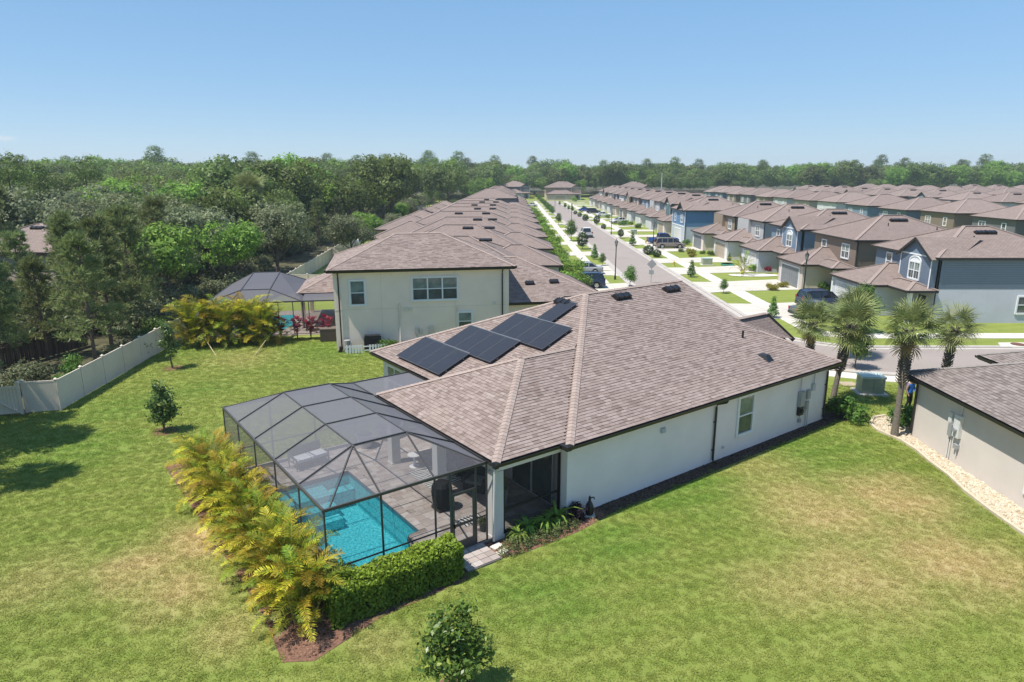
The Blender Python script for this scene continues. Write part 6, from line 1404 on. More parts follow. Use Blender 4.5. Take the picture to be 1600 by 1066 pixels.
# ------------------------------------------------------------------ cars
def car_meshes(kind):
    """x along the car, nose at +x, own origin on the ground under its middle"""
    K = {'suv': (4.65, 1.88, 1.68, [(-2.3, .98), (-2.28, 1.02), (.75, 1.02), (.9, 1.0), (2.0, .86), (2.3, .66)], [(-2.24, 1.0), (-2.0, 1.58), (-1.5, 1.68), (.05, 1.66), (.45, 1.58), (1.05, 1.0)]),
         'sedan': (4.7, 1.82, 1.45, [(-2.35, .9), (-1.5, .95), (.9, .93), (2.0, .78), (2.33, .6)], [(-1.65, .94), (-.95, 1.4), (-.4, 1.45), (.2, 1.42), (1.15, .92)]),
         'van': (5.1, 1.98, 1.75, [(-2.52, 1.0), (1.2, 1.0), (2.2, .88), (2.52, .66)], [(-2.48, 1.0), (-2.3, 1.65), (-1.9, 1.74), (.4, 1.73), (.8, 1.65), (1.7, .98)]),
         'pickup': (5.6, 1.98, 1.85, [(-2.8, 1.05), (1.1, 1.08), (2.55, 1.0), (2.8, .75)], [(-.95, 1.06), (-.85, 1.75), (-.6, 1.84), (.5, 1.82), (.75, 1.76), (1.4, 1.06)])}[kind]
    L, Wd, H, hood, roof = K; hw = Wd / 2
    ax = (-L * .29, L * .3); wr = .36 if kind in ('suv', 'pickup', 'van') else .33
    def arch(x):
        z = .28
        for a in ax:
            d = abs(x - a); r = wr + .07
            if d < r: z = max(z, wr + math.sqrt(r * r - d * d) * .98)
        return z
    xs = sorted(set([-L/2, -L/2 + .06, L/2 - .08, L/2] + [a + (wr + .07) * k for a in ax for k in (-1.0, -.93, -.7, -.35, 0, .35, .7, .93, 1.0)] + [h[0] for h in hood]))
    b = MB(); rows = []
    for x in xs:
        zt = float(np.interp(x, [h[0] for h in hood], [h[1] for h in hood])); e = max(0, abs(x) - L/2 + .5) / .5; w = hw * (1 - .16 * e * e); zb = min(arch(x), zt - .1)
        rows.append([(x, -w * .97, zb), (x, -w, (zb + zt) * .5 if zb < .7 else zb + .05), (x, -w * .95, zt - .05), (x, -w * .86, zt), (x, w * .86, zt), (x, w * .95, zt - .05), (x, w, (zb + zt) * .5 if zb < .7 else zb + .05), (x, w * .97, zb)])
    for r0, r1 in zip(rows, rows[1:]):
        n = len(b.v); b.v += r0 + r1
        for k in range(7): b.f.append((n + k, n + k + 8, n + k + 9, n + k + 1)); b.m.append(0); b.t.append(.5)
    b.poly(rows[0]); b.poly(rows[-1][::-1])
    if kind == 'pickup': pass
    # roof skin and pillars
    ins = .16
    def sec(x, z, k): t_ = (z - roof[0][1]) / (H - roof[0][1]); w = hw * (.9 - .17 * max(0, t_)); return (x, k * w, z)
    mid = roof[1:-1]
    for s0, s1 in zip(mid, mid[1:]): b.poly([sec(*s0, -1), sec(*s1, -1), sec(*s1, 1), sec(*s0, 1)][::-1] if False else [sec(*s0, 1), sec(*s0, -1), sec(*s1, -1), sec(*s1, 1)])
    for k in (-1, 1):
        b.bar(sec(*roof[0], k), sec(*roof[1], k), .09, .07); b.bar(sec(*roof[-2], k), sec(*roof[-1], k), .08, .06)
        for x in ((-.55, .35) if kind != 'pickup' else (.15,)) + ((-1.5,) if kind in ('van', 'suv') else ()): zt = float(np.interp(x, [q[0] for q in roof], [q[1] for q in roof])); b.bar(sec(x + .02, 1.0, k), sec(x, zt - .02, k), .09, .05)
        for s0, s1 in zip(mid, mid[1:]): b.bar(sec(*s0, k), sec(*s1, k), .07, .07)
    g = MB(); q = [(x, z - .03) for x, z in roof]
    for s0, s1 in zip(q, q[1:]):
        pass
    ring = [sec(x, z, -1) for x, z in q]; ring2 = [sec(x, z, 1) for x, z in q]
    g.mesh([(p[0], p[1] * .985, p[2]) for p in ring + ring2], [tuple(range(len(q))), tuple(range(len(q), 2 * len(q)))[::-1]] + [(i, len(q) + i, len(q) + i + 1, i + 1) for i in range(len(q) - 1)])
    u = MB(); u.box(-L/2 + .3, -hw + .2, .2, L/2 - .3, hw - .2, .6)
    tl = MB(); tl.box(-.03, -.12, -.13, .03, .12, .13); hl = MB(); hl.box(-.05, -.2, -.08, .05, .2, .08)
    wh = MB(); wh.tube([(0, -.11, 0), (0, .11, 0)], wr, 16); ri = MB(); ri.tube([(0, -.118, 0), (0, .118, 0)], wr * .66, 12)
    mr = MB(); mr.box(-.08, -.1, -.07, .06, .1, .07); bp = MB(); bp.box(-.05, -hw * .84, -.1, .05, hw * .84, .1)
    bed_ = None
    if kind == 'pickup': bed_ = MB(); bed_.box(-2.7, -hw * .8, .75, -1.05, hw * .8, 1.07)
    return dict(L=L, hw=hw, ax=ax, wr=wr, body=b, glass=g.data('window', CARGLASS), under=u.data('underbody', BLACK), tl=tl.data('tail_light', mat('tail_light', (.25, .01, .012), .25)), hl=hl.data('headlight', mat('headlight', (.5, .52, .54), .15)), wh=wh.data('tyre', RUBBER), ri=ri.data('rim', RIM), mr=mr, bp=bp.data('bumper', mat('car_plastic', (.03, .03, .032), .6)), bed=bed_.data('cargo_bed', BLACK) if bed_ else None, ztl=1.0 if kind != 'sedan' else .78)
_cars = {}
def car(kind, label, p, rot, paint, pname, cat='car'):
    if kind not in _cars: _cars[kind] = car_meshes(kind)
    K = _cars[kind]; pm_ = mat('car_paint_' + pname, paint, .25, .03, 1, spec=.6)
    bd = K['body'].data('body', pm_); t = thing('parked_car', label, cat, (p[0], p[1], .045), rot, 'cars parked along the street')
    o = link('body', bd, t); link('window', K['glass'], t); link('underbody', K['under'], t)
    for a in K['ax']:
        for s in (-1, 1): w = link('wheel', K['wh'], t, (a, s * (K['hw'] - .13), K['wr'])); link('rim', K['ri'], w)
    for s in (-1, 1):
        link('tail_light', K['tl'], t, (-K['L']/2 + .02, s * K['hw'] * .74, K['ztl'])); link('headlight', K['hl'], t, (K['L']/2 - .12, s * K['hw'] * .66, .68)); m = link('mirror', K['mr'].data('mirror', pm_), t, (.75, s * (K['hw'] + .06), 1.06))
    link('bumper', K['bp'], t, (-K['L']/2 + .0, 0, .42)); link('bumper', K['bp'], t, (K['L']/2 - .03, 0, .4))
    if K['bed']: link('cargo_bed', K['bed'], t)
    return t
NAVY, WHT, GRY, BLU, SIL, DRK = (.016, .028, .06), (.6, .6, .6), (.19, .165, .14), (.02, .06, .24), (.3, .31, .32), (.025, .028, .035)
car('suv', 'navy SUV in the left driveway behind the beige two-storey house', (G(921, 451)[0] - .6, G(921, 451)[1] + .6), R_(180), NAVY, 'navy')
car('sedan', 'silver car half hidden behind the navy SUV in the left driveway', G(912, 428), R_(180), SIL, 'silver')
car('pickup', 'white pickup truck parked at the left kerb of the street', (15.0, G(907, 370)[1]), R_(95), WHT, 'white')
car('suv', 'navy SUV with red tail lights in the nearest right driveway', (29.6, 63.4), R_(3), NAVY, 'navy'); car('sedan', 'dark grey car in front of the navy SUV, behind the palms', (27.2, 59.0), R_(5), (.07, .085, .10), 'slate')
car('van', 'grey-brown minivan in a right driveway behind the round bushes', (27.0, 116.4), R_(2), GRY, 'taupe'); car('pickup', 'bright blue pickup beyond the grey-brown minivan', (27.6, 124.5), R_(2), BLU, 'blue')
car('sedan', 'white sedan parked across a right driveway', (G(967, 349)[0], G(967, 349)[1]), R_(200), WHT, 'white'); car('sedan', 'bright blue sedan in a right driveway far up the street', G(915, 331), R_(0), BLU, 'blue'); car('suv', 'dark SUV far up the street right of the blue sedan', G(928, 334), R_(0), DRK, 'black'); car('sedan', 'white car far up the street beside the dark SUV', G(943, 339), R_(0), WHT, 'white'); car('sedan', 'white car on the left pavement side far up the street', G(830, 323), R_(180), WHT, 'white'); car('suv', 'dark car before the garage of the far end house', G(865, 311), R_(90), DRK, 'black')

# ------------------------------------------------------------------ street trees, clipped bushes, garden plants (foot pixel, top pixel)
def cr(nm, m, lobes, n, per, cs, lf, sd, **k): return crown(nm, m, lobes, n, per, cs, lf, sd, **k)
STREET = cr('crown', SHRUBL, [(0, 0, 2.3, 1.0, 1.0, 1.0), (.4, .2, 1.7, .8, .8, .6), (-.4, -.2, 2.0, .8, .8, .7), (0, .1, 3.1, .6, .6, .7)], 260, 8, .2, .11, 501); STT = trunk('trunk', 2.2, .06, 5, 502, spread=.25)
OVAL = cr('crown', leaf_mat('clipped_leaf', (.025, .05, .014), (.07, .125, .028), objv=.4), [(0, 0, 1.55, .82, .82, 1.15)], 260, 9, .11, .085, 503, shell=.82); OVT = trunk('trunk', .9, .06, 0, 504)
CONE = cr('crown', SHRUBL, [(0, 0, .8, .75, .75, .65), (0, 0, 1.5, .55, .55, .6), (0, 0, 2.2, .35, .35, .5), (0, 0, 2.8, .18, .18, .35)], 240, 8, .11, .09, 505, shell=.7)
BALL = cr('foliage', leaf_mat('round_bush_leaf', (.02, .045, .015), (.055, .10, .026), objv=.3), [(0, 0, .8, .85, .85, .82)], 260, 9, .1, .075, 506, shell=.86)
BUSH = cr('foliage', SHRUBL, rl(6, .8, .55, .4, .35, .55, 507), 150, 9, .12, .08, 507, shell=.55); YBUSH = cr('foliage', YEL, rl(6, .7, .5, .4, .3, .5, 508), 130, 9, .12, .08, 508, shell=.55); BBUSH = cr('foliage', BRIGHT, rl(8, 1.2, 1.3, 1.0, .5, .8, 509), 220, 9, .2, .11, 509, shell=.5); RBUSH = cr('foliage', REDL, rl(5, .4, .6, .5, .25, .4, 510), 90, 8, .12, .09, 510, shell=.4)
KND = {'s': ('street_tree', STREET, STT, 3.7, 'tree'), 'o': ('clipped_tree', OVAL, OVT, 2.7, 'tree'), 'c': ('conical_shrub', CONE, None, 3.1, 'shrub'), 'r': ('round_bush', BALL, None, 1.62, 'shrub'), 'b': ('bush', BUSH, None, 1.15, 'shrub'), 'y': ('yellow_bush', YBUSH, None, 1.05, 'shrub'), 'B': ('leafy_shrub', BBUSH, None, 2.6, 'shrub'), 'R': ('crimson_shrub', RBUSH, None, 1.2, 'shrub')}
M5 = lambda x, y: (760 + x / 5.33, 260 + y / 5.33); Q3 = lambda x, y: (1000 + x / 4.845, 300 + y / 4.845)
def plant(k, foot, top, label, group=None):
    nm, c, tr, h0, cat = KND[k]; p = G(*foot); s = max(.3, HT(foot[0], top, p) / h0); t = thing(nm, label, cat, p, random.uniform(0, 6), group, s)
    if tr: link('trunk', tr, t)
    link('foliage' if tr is None else 'crown', c, t); return t
SG_ = 'young trees on the street verges'
for k, f, tp_, lab in (('s', M5(1195, 1005), 260 + 830 / 5.33, 'young street tree just left of the diamond sign'), ('s', M5(965, 830), 260 + 725 / 5.33, 'bushy small tree on the left verge, next to the pointed one'), ('c', M5(900, 775), 260 + 645 / 5.33, 'pointed small tree on the left verge, nearest of its kind'), ('o', M5(798, 690), 260 + 548 / 5.33, 'tall clipped oval tree before the white pickup'), ('s', M5(705, 622), 260 + 448 / 5.33, 'slim street tree left of the white pickup'), ('s', M5(600, 485), 260 + 390 / 5.33, 'wide street tree beyond the white pickup'),
    ('o', M5(918, 492), 260 + 408 / 5.33, 'clipped oval tree on the right verge before the white sedan'), ('r', M5(975, 522), 260 + 482 / 5.33, 'small dark bush right of the clipped oval tree'), ('o', M5(1118, 600), 260 + 522 / 5.33, 'small clipped tree on the right verge left of the utility cabinet'), ('c', M5(1215, 662), 260 + 545 / 5.33, 'loose pointed shrub on the right verge'), ('r', M5(1347, 735), 260 + 658 / 5.33, 'left one of the two clipped round bushes'), ('r', M5(1418, 757), 260 + 692 / 5.33, 'right one of the two clipped round bushes'),
    ('r', M5(825, 452), 260 + 402 / 5.33, 'round bush on the right verge left of the white sedan'), ('r', M5(776, 420), 260 + 385 / 5.33, 'round bush, second left of the white sedan'), ('r', M5(741, 400), 260 + 370 / 5.33, 'round bush, third left of the white sedan'), ('s', M5(715, 385), 260 + 330 / 5.33, 'small tree on the right verge, first beyond the round bushes'), ('s', M5(685, 372), 260 + 325 / 5.33, 'small tree on the right verge, second beyond the round bushes'), ('s', M5(655, 355), 260 + 305 / 5.33, 'small tree on the right verge, third beyond the round bushes'), ('s', M5(610, 330), 260 + 290 / 5.33, 'small tree at the far end of the right verge'),
    ('c', Q3(388, 645), 300 + 515 / 4.845, 'dark conical shrub on the right verge, above the roof ridge'), ('s', Q3(632, 768), 300 + 660 / 4.845, 'thin small tree in the nearest right verge'), ('c', (1207, 497), 463, 'dark rounded shrub beside the navy SUV\'s driveway'), ('s', (1345, 520), 445, 'airy light green tree in front of the slate blue house garage'), ('s', (1336, 576), 508, 'green street tree behind the curving palm, at the inner kerb')):
    plant(k, f, tp_, lab, SG_)
for i in range(9): plant('s', M5(545 - 18 * i, 412 - 20 * i), 260 + (330 - 15 * i) / 5.33, 'oak of the tree line on the far left verge, %s from the near end' % ORD[i], 'far tree line on the left verge')
# front garden shrubs on the left: bright green masses before the houses
for i, (x, y, h, k) in enumerate(((6.3, 70.5, 3.2, 'B'), (7.2, 73.4, 2.9, 'B'), (6.6, 78.8, 3.3, 'B'), (7.4, 82.0, 3.0, 'B'), (6.2, 85.6, 2.8, 'B'), (6.6, 92.0, 2.6, 'B'), (7.2, 97.0, 2.7, 'B'), (6.3, 101.5, 2.8, 'B'), (6.6, 108.5, 2.6, 'B'), (6.9, 115, 2.9, 'B'), (6.4, 121, 2.6, 'B'), (6.7, 129, 3.2, 'B'), (6.9, 136, 2.7, 'B'), (6.3, 143, 2.9, 'B'), (6.9, 151, 2.6, 'B'), (6.6, 160, 3.1, 'B'), (6.9, 171, 2.8, 'B'), (6.6, 183, 3.1, 'B'), (6.8, 196, 3.2, 'B'), (6.8, 212, 3.3, 'B'))):
    t = thing('leafy_shrub', 'leafy green shrub, %s from the near end along the left row of house fronts' % (ORD + ['seventeenth', 'eighteenth', 'nineteenth', 'twentieth'])[i], 'shrub', (x, y, 0), i, 'shrubs before the left row of houses', h / 2.6); link('foliage', BBUSH, t)
for k, f, tp_, lab in (('y', Q3(1003, 742), 300 + 680 / 4.845, 'yellow bush in the bed left of the navy SUV'), ('y', Q3(1085, 725), 300 + 670 / 4.845, 'yellow-green spiky bush in the bed behind the navy SUV'), ('R', Q3(1170, 715), 300 + 672 / 4.845, 'small crimson shrub behind the navy SUV'), ('R', Q3(1250, 725), 300 + 695 / 4.845, 'crimson shrub behind the street lamp by the navy SUV'), ('b', Q3(1340, 735), 300 + 668 / 4.845, 'green bush by the brown house\'s wall, left one'), ('b', Q3(1400, 745), 300 + 672 / 4.845, 'green bush by the garage corner of the slate blue house'), ('R', Q3(963, 620), 300 + 560 / 4.845, 'crimson shrub in the white stone bed, left one'), ('R', Q3(1015, 605), 300 + 560 / 4.845, 'crimson shrub in the white stone bed, right one'), ('b', Q3(858, 600), 300 + 530 / 4.845, 'green bush at the garage of the steel blue house'), ('c', Q3(673, 528), 300 + 460 / 4.845, 'small dark shrub at the corner of the tan garage door'),
    ('b', Q3(310, 455), 300 + 425 / 4.845, 'green bush left in the garden of the tan house'), ('y', Q3(390, 470), 300 + 415 / 4.845, 'yellow-green low bush in the garden of the tan house'), ('y', Q3(400, 495), 300 + 455 / 4.845, 'yellow-green low hedge piece in front of the tan house'), ('b', Q3(470, 470), 300 + 440 / 4.845, 'dark low bush in the garden of the tan house'), ('b', Q3(540, 480), 300 + 440 / 4.845, 'dark bush left of the tan garage door'), ('b', Q3(340, 400), 300 + 355 / 4.845, 'green shrub between the grey-brown minivan and the tan house'), ('B', Q3(215, 300), 300 + 190 / 4.845, 'green climber shrub at the corner of the bright blue house'),
    ('B', M5(1195, 500), 260 + 440 / 5.33, 'green shrub right of the white sedan'), ('b', M5(1260, 515), 260 + 470 / 5.33, 'low green hedge right of the white sedan'), ('b', M5(1140, 495), 260 + 445 / 5.33, 'low bush under the white sedan\'s nose'), ('B', M5(1010, 440), 260 + 390 / 5.33, 'dark shrub left of the white sedan'), ('B', M5(810, 350), 260 + 320 / 5.33, 'green shrub before the far right houses'), ('B', M5(735, 300), 260 + 240 / 5.33, 'green tree at the right of the far end house'), ('b', (1440, 470), 455, 'bush in front of the slate blue house\'s porch'), ('b', (1395, 482), 462, 'bush under the slate blue house\'s garage wall'), ('b', (1415, 664), 626, 'green shrub at the corner of the house at the right edge'), ('R', (1312, 650), 624, 'crimson shrub at the far corner of the solar panel house'), ('b', (1332, 655), 618, 'yellow-green shrub in the corner bed of the solar panel house'), ('b', (1300, 640), 622, 'dark shrub behind the far corner of the solar panel house')):
    plant(k, f, tp_, lab)
c = G(1318, 648); bed('mulch_bed', [(c[0] + 1.3 * math.cos(a), c[1] + .9 * math.sin(a)) for a in [i * .4488 for i in range(14)]], MULCH, .02)
p = G(*Q3(780, 628)); t = areca('pygmy palm with dark trunk in the white stone bed', p, 1.0, 18, 700); t.scale = (1.3,) * 3
c = G(*Q3(800, 632)); bed('white_stone_bed', [(c[0] + 3.2 * math.cos(a) + 1, c[1] + 1.3 * math.sin(a)) for a in [i * .4488 for i in range(14)]], mat('white_stones', (.6, .57, .52), .9, .15, 12), .05)
t = thing('kiddie_pool', 'flat turquoise children\'s pool on the driveway of the light grey house', 'pool', (*G(*Q3(662, 556)), .05)); m = MB(); m.lathe([(.9, 0), (.95, .2), (.88, .2), (.85, .04), (0, .03)], 18); m.build('shell', mat('turquoise_plastic', (.1, .42, .36), .4), t)
# shade cover, cages and wrapped furniture of the left row gardens
for (px, lab) in (((655, 345), 'dark screen enclosure in the third garden of the left row'), ((735, 312), 'dark screen enclosure far back in the left row gardens')):
    p = G(*px); t = thing('pool_enclosure', lab, 'screen enclosure', p); x0, x1, y0, y1 = -4, 3.4, 0, 6
    for q in ([(x0, y0, 0), (x1, y0, 0), (x1, y0, 2.6), (x0, y0, 2.6)], [(x0, y0, 0), (x0, y1, 0), (x0, y1, 2.6), (x0, y0, 2.6)], [(x0, y0, 2.6), (x1, y0, 2.6), (x1 - 2, y0 + 2, 3.7), (x0 + 2, y0 + 2, 3.7)], [(x0, y0, 2.6), (x0 + 2, y0 + 2, 3.7), (x0 + 2, y1, 3.7), (x0, y1, 2.6)], [(x0 + 2, y0 + 2, 3.7), (x1 - 2, y0 + 2, 3.7), (x1 - 2, y1, 3.7), (x0 + 2, y1, 3.7)]): m = MB(); m.poly(q); m.build('screen_panel', SCREEN_P, t)
    for a, b_ in (((x0, y0, 0), (x0, y0, 2.6)), ((x1, y0, 0), (x1, y0, 2.6)), ((x0, y0, 2.6), (x1, y0, 2.6)), ((x0, y0, 2.6), (x0, y1, 2.6)), ((-.3, y0, 0), (-.3, y0, 2.6)), ((x0, y0, 2.6), (x0 + 2, y0 + 2, 3.7)), ((x1, y0, 2.6), (x1 - 2, y0 + 2, 3.7)), ((x0 + 2, y0 + 2, 3.7), (x1 - 2, y0 + 2, 3.7))): m = MB(); m.bar(a, b_, .1, .1); m.build('beam', SCREENFR, t)
p = G(672, 352); t = thing('patio_cover', 'white flat patio cover behind the left row', 'patio cover', p); m = MB(); m.box(-3, -1.5, 2.5, 3, 2, 2.65); m.build('roof_panel', WHITE, t)
for x in (-2.9, 2.9): m = MB(); m.box(x - .07, -1.45, 0, x + .07, -1.31, 2.5); m.build('post', WHITE, t)
for i, px in enumerate(((537, 385), (546, 386), (556, 383))):
    t = thing('wrapped_furniture', 'white wrapped garden furniture behind the beige two-storey house, %s from the left' % ORD[i], 'furniture cover', G(*px), i, 'white wrapped garden furniture'); m = MB(); m.lathe([(.75, 0), (.85, .5), (.7, .95), (.35, 1.2), (0, 1.25)], 9); m.build('cover', mat('white_cover', (.68, .68, .68), .7, bs=5, bump_s=.5), t)

# ------------------------------------------------------------------ things on the patio
t = thing('garden_bench', 'white framed lounge bench with pale cushions under the screen', 'bench', W(-6.2, 10.2, .09), HROT + R_(8))
FRM = mat('bench_metal', (.12, .115, .11), .5); CUS = mat('pale_cushion', (.56, .57, .6), .9)
for x in (-.75, .75):
    m = MB(); m.bar((x, -.35, 0), (x, -.35, .55), .04); m.bar((x, .35, 0), (x, .42, .85), .04); m.bar((x, -.35, .55), (x, .38, .6), .04); m.build('side_frame', FRM, t)
m = MB(); m.box(-.75, -.35, .28, .75, .36, .33); m.build('seat_frame', FRM, t); m = MB(); m.box(-.73, .33, .35, .73, .4, .85); m.build('backrest', FRM, t)
for x in (-.37, .37): m = MB(); m.box(x - .35, -.33, .33, x + .35, .3, .46); m.build('cushion', CUS, t)
def pot(label, p, r, h, col, plantk, s, name='plant_pot'):
    t = thing(name, label, 'planter', p, 0); m = MB(); m.lathe([(r * .7, 0), (r * .95, h * .85), (r * 1.05, h), (r * .92, h), (r * .85, h * .85), (0, h * .84)], 16); m.build('pot', mat('pot_%d' % int(col[0] * 999), col, .6), t)
    if plantk is not None: link('plant', plantk, t, (0, 0, h * .8), None, s)
    return t
pot('large white pot with a spiky plant, left by the back screen', W(-3.4, 10.6, .09), .42, .62, (.6, .6, .6), ST[0], .9); pot('large white pot with a spiky plant, right by the back screen', W(-2.2, 10.9, .09), .42, .62, (.6, .6, .6), ST[1], .9)
pot('dark pot with a small shrub beside the screen door', W(-3.25, 1.0, .09), .2, .4, (.06, .06, .06), LOW, .55); pot('tall pale pot under the porch near the sliding door', W(-1.6, 2.2, .09), .25, .7, (.45, .45, .45), None, 1)
t = thing('kettle_grill', 'black covered grill beside the porch column', 'grill', W(-3.6, 3.3, .09), HROT); m = MB(); m.lathe([(.3, .1), (.36, .3), (.4, .7), (.38, .95), (.28, 1.08), (0, 1.12)], 12); m.build('cover', mat('grill_cover', (.012, .012, .013), .7, bs=8, bump_s=.6), t); m = MB(); m.box(-.3, -.3, 0, .3, .3, .12); m.build('base', BLACK, t)
WICK = mat('dark_wicker', (.07, .065, .062), .8, .2, 20, 60, .5); CUSG = mat('grey_cushion', (.2, .2, .21), .9)
def sofa(label, a, b_, w, rot):
    t = thing('patio_sofa', label, 'sofa', W(a, b_, .09), HROT + rot); m = MB(); m.box(-w/2, -.4, 0, w/2, .42, .34); m.box(-w/2, .28, .34, w/2, .42, .75); m.build('frame', WICK, t)
    for s in (-1, 1): m = MB(); m.box(s * w/2 - .08, -.4, .34, s * w/2 + .08, .3, .58); m.build('armrest', WICK, t)
    n = max(1, round(w / .7))
    for k in range(n): x = -w/2 + w * (k + .5) / n; m = MB(); m.box(x - w/n/2 + .09, -.38, .34, x + w/n/2 - .09, .26, .46); m.build('cushion', CUSG, t)
sofa('dark wicker sofa between the porch columns', -1.3, 6.3, 2.1, R_(-90)); sofa('dark wicker armchair behind the grill column', -1.6, 3.9, .9, R_(-60))
m = MB(); m.box(-1.0, -.75, .095, 1.0, .75, .105); 
RUGM, t_, b_ = nodes('zebra_rug'); pos = N(t_, 'ShaderNodeTexCoord').outputs['Object']; wv = N(t_, 'ShaderNodeTexWave'); wv.inputs['Scale'].default_value = 2.2; wv.inputs['Distortion'].default_value = 5; t_.links.new(pos, wv.inputs['Vector']); t_.links.new(mixc(t_, ramp(t_, wv.outputs[0], .45, .55), (.08, .08, .08), (.6, .6, .58)), b_.inputs['Base Color'])
tag(m.build('patio_rug', RUGM, loc=W(-2.4, 5.9), rot=HROT + R_(90)), 'black and white patterned rug between the porch columns', 'rug')
m = MB(); m.box(-.45, -.3, .095, .45, .3, .105); tag(m.build('door_mat', RUGM, loc=W(-3.2, 1.9), rot=HROT), 'small patterned mat near the screen door', 'mat')
t = thing('side_table', 'small round white table beside the middle porch column', 'table', W(-2.6, 7.3, .09)); m = MB(); m.lathe([(.25, 0), (.05, .05), (.05, .5), (.3, .52), (.3, .55), (0, .55)], 14); m.build('top', WHITE, t)
t = thing('plant_pot', 'spiky green plant at the pool corner behind the hedge', 'planter', W(-8.6, .9, .07), 0); link('plant', ST[0], t, (0, 0, .3), None, 1.3); m = MB(); m.lathe([(.22, 0), (.3, .3), (.26, .3), (0, .28)], 12); m.build('pot', CONC, t)
t = thing('tub', 'oval white tub behind the lower roof', 'tub', W(-1.9, 11.0, .09), HROT + .3); m = MB(); m.M = Matrix.Diagonal((1.25, .8, 1, 1)); m.lathe([(.5, 0), (.58, .5), (.62, .56), (.5, .56), (.46, .2), (0, .18)], 18); m.build('shell', mat('tub_white', (.66, .66, .66), .4), t)

# ------------------------------------------------------------------ gear against the beige house
def gear(name, label, a, cat, parts, b_=-.45):
    t = thing(name, label, cat, V2(a, b_), TROT)
    for nm, bx, m_ in parts: m = MB(); [m.box(*q) if len(q) == 6 else m.tube([(q[0], q[1], q[2]), (q[3], q[4], q[5])], q[6], 10) for q in bx]; m.build(nm, m_, t)
    return t
gear('pool_pump', 'grey pool pump and filter tank at the corner of the beige house', .75, 'pump', [('tank', [(.0, 0, 0, 0, 0, .85, .24)], mat('filter_tan', (.3, .29, .27), .5)), ('pump', [(-.5, -.2, .05, -.5, .2, .05, .14), (-.55, -.15, .18, -.3, .15, .4)], BLACK), ('pipe', [(.3, 0, .1, .3, 0, .7, .035), (.3, 0, .7, 0, 0, .8, .035)], WHITE)])
gear('gas_grill', 'black covered barbecue against the beige house wall', 2.55, 'grill', [('cover', [(-.6, -.3, .1, .6, .3, 1.0), (-.55, -.25, 1.0, .55, .25, 1.15)], mat('grill_cover', (.012, .012, .013), .7)), ('base', [(-.5, -.25, 0, .5, .25, .12)], BLACK)])
gear('heat_pump', 'white pad and low unit by the beige house wall', 5.2, 'pool heater', [('unit', [(-.45, -.3, .1, .45, .3, .55)], mat('unit_white', (.5, .5, .48), .5)), ('pad', [(-.6, -.45, 0, .6, .45, .1)], CONC2)], -.7)
t = thing('picket_fence', 'short white picket fence in front of the black barbecue', 'fence', V2(.7, -1.15), TROT)
for k in range(14):
    if k in (6, 7): continue
    m = MB(); m.prism([(k * .2, -.015), (k * .2 + .12, -.015), (k * .2 + .12, .015), (k * .2, .015)], 0.02, .62); m.build('picket', WHITE, t)
for z in (.18, .46): m = MB(); m.box(-.05, .016, z, 2.8, .05, z + .07); m.build('rail', WHITE, t)
t = thing('storage_box', 'dark brown slatted storage box beside the beige house corner', 'storage box', V2(-.75, 3.2), TROT); m = MB(); m.box(-.65, -.4, .03, .65, .4, .95); m.build('box', mat('box_brown', (.08, .065, .055), .7), t); m = MB(); m.box(-.69, -.44, .95, .69, .44, 1.02); m.build('lid', mat('box_lid', (.12, .1, .085), .7), t)
for k in range(6): m = MB(); m.box(-.66, -.42, .08 + k * .145, .66, -.4, .19 + k * .145); m.build('slat', mat('box_brown', (.08, .065, .055), .7), t)
for i, x in enumerate((3.6, 4.3, 5.6)): p = V2(x, -1.0); t = thing('bush', 'low green bush by the beige house wall, %s from the left' % ORD[i], 'shrub', p, i, 'low bushes by the beige house wall', .8); link('foliage', BUSH, t)
t = thing('garden_table', 'brown table set under the neighbour\'s porch', 'table', V2(-2.2, 7), TROT); m = MB(); m.box(-.7, -.5, .68, .7, .5, .74); [m.box(x - .04, y - .04, 0, x + .04, y + .04, .68) for x in (-.6, .6) for y in (-.4, .4)]; m.build('table', WICK, t)
t = thing('yard_sign', 'small white yard sign before the road, beside the tall palm', 'sign', G(1408, 586), R_(-5)); m = MB(); m.box(-.22, -.01, .35, .22, .01, .75); m.build('plate', WHITE, t); m = MB(); m.box(-.02, -.01, 0, .02, .01, .36); m.build('stake', GALV, t); m = MB(); m.box(-.08, -.014, .5, .08, -.0102, .62); m.build('mark', mat('sign_blue', (.05, .08, .3), .5), t)
pole = G(1032, 322); t = thing('utility_mast', 'thin grey mast rising behind the far right houses', 'mast', pole); m = MB(); m.tube([(0, 0, 0), (0, 0, 12.6)], [.3, .15], 8); m.build('mast', GREYROD, t)

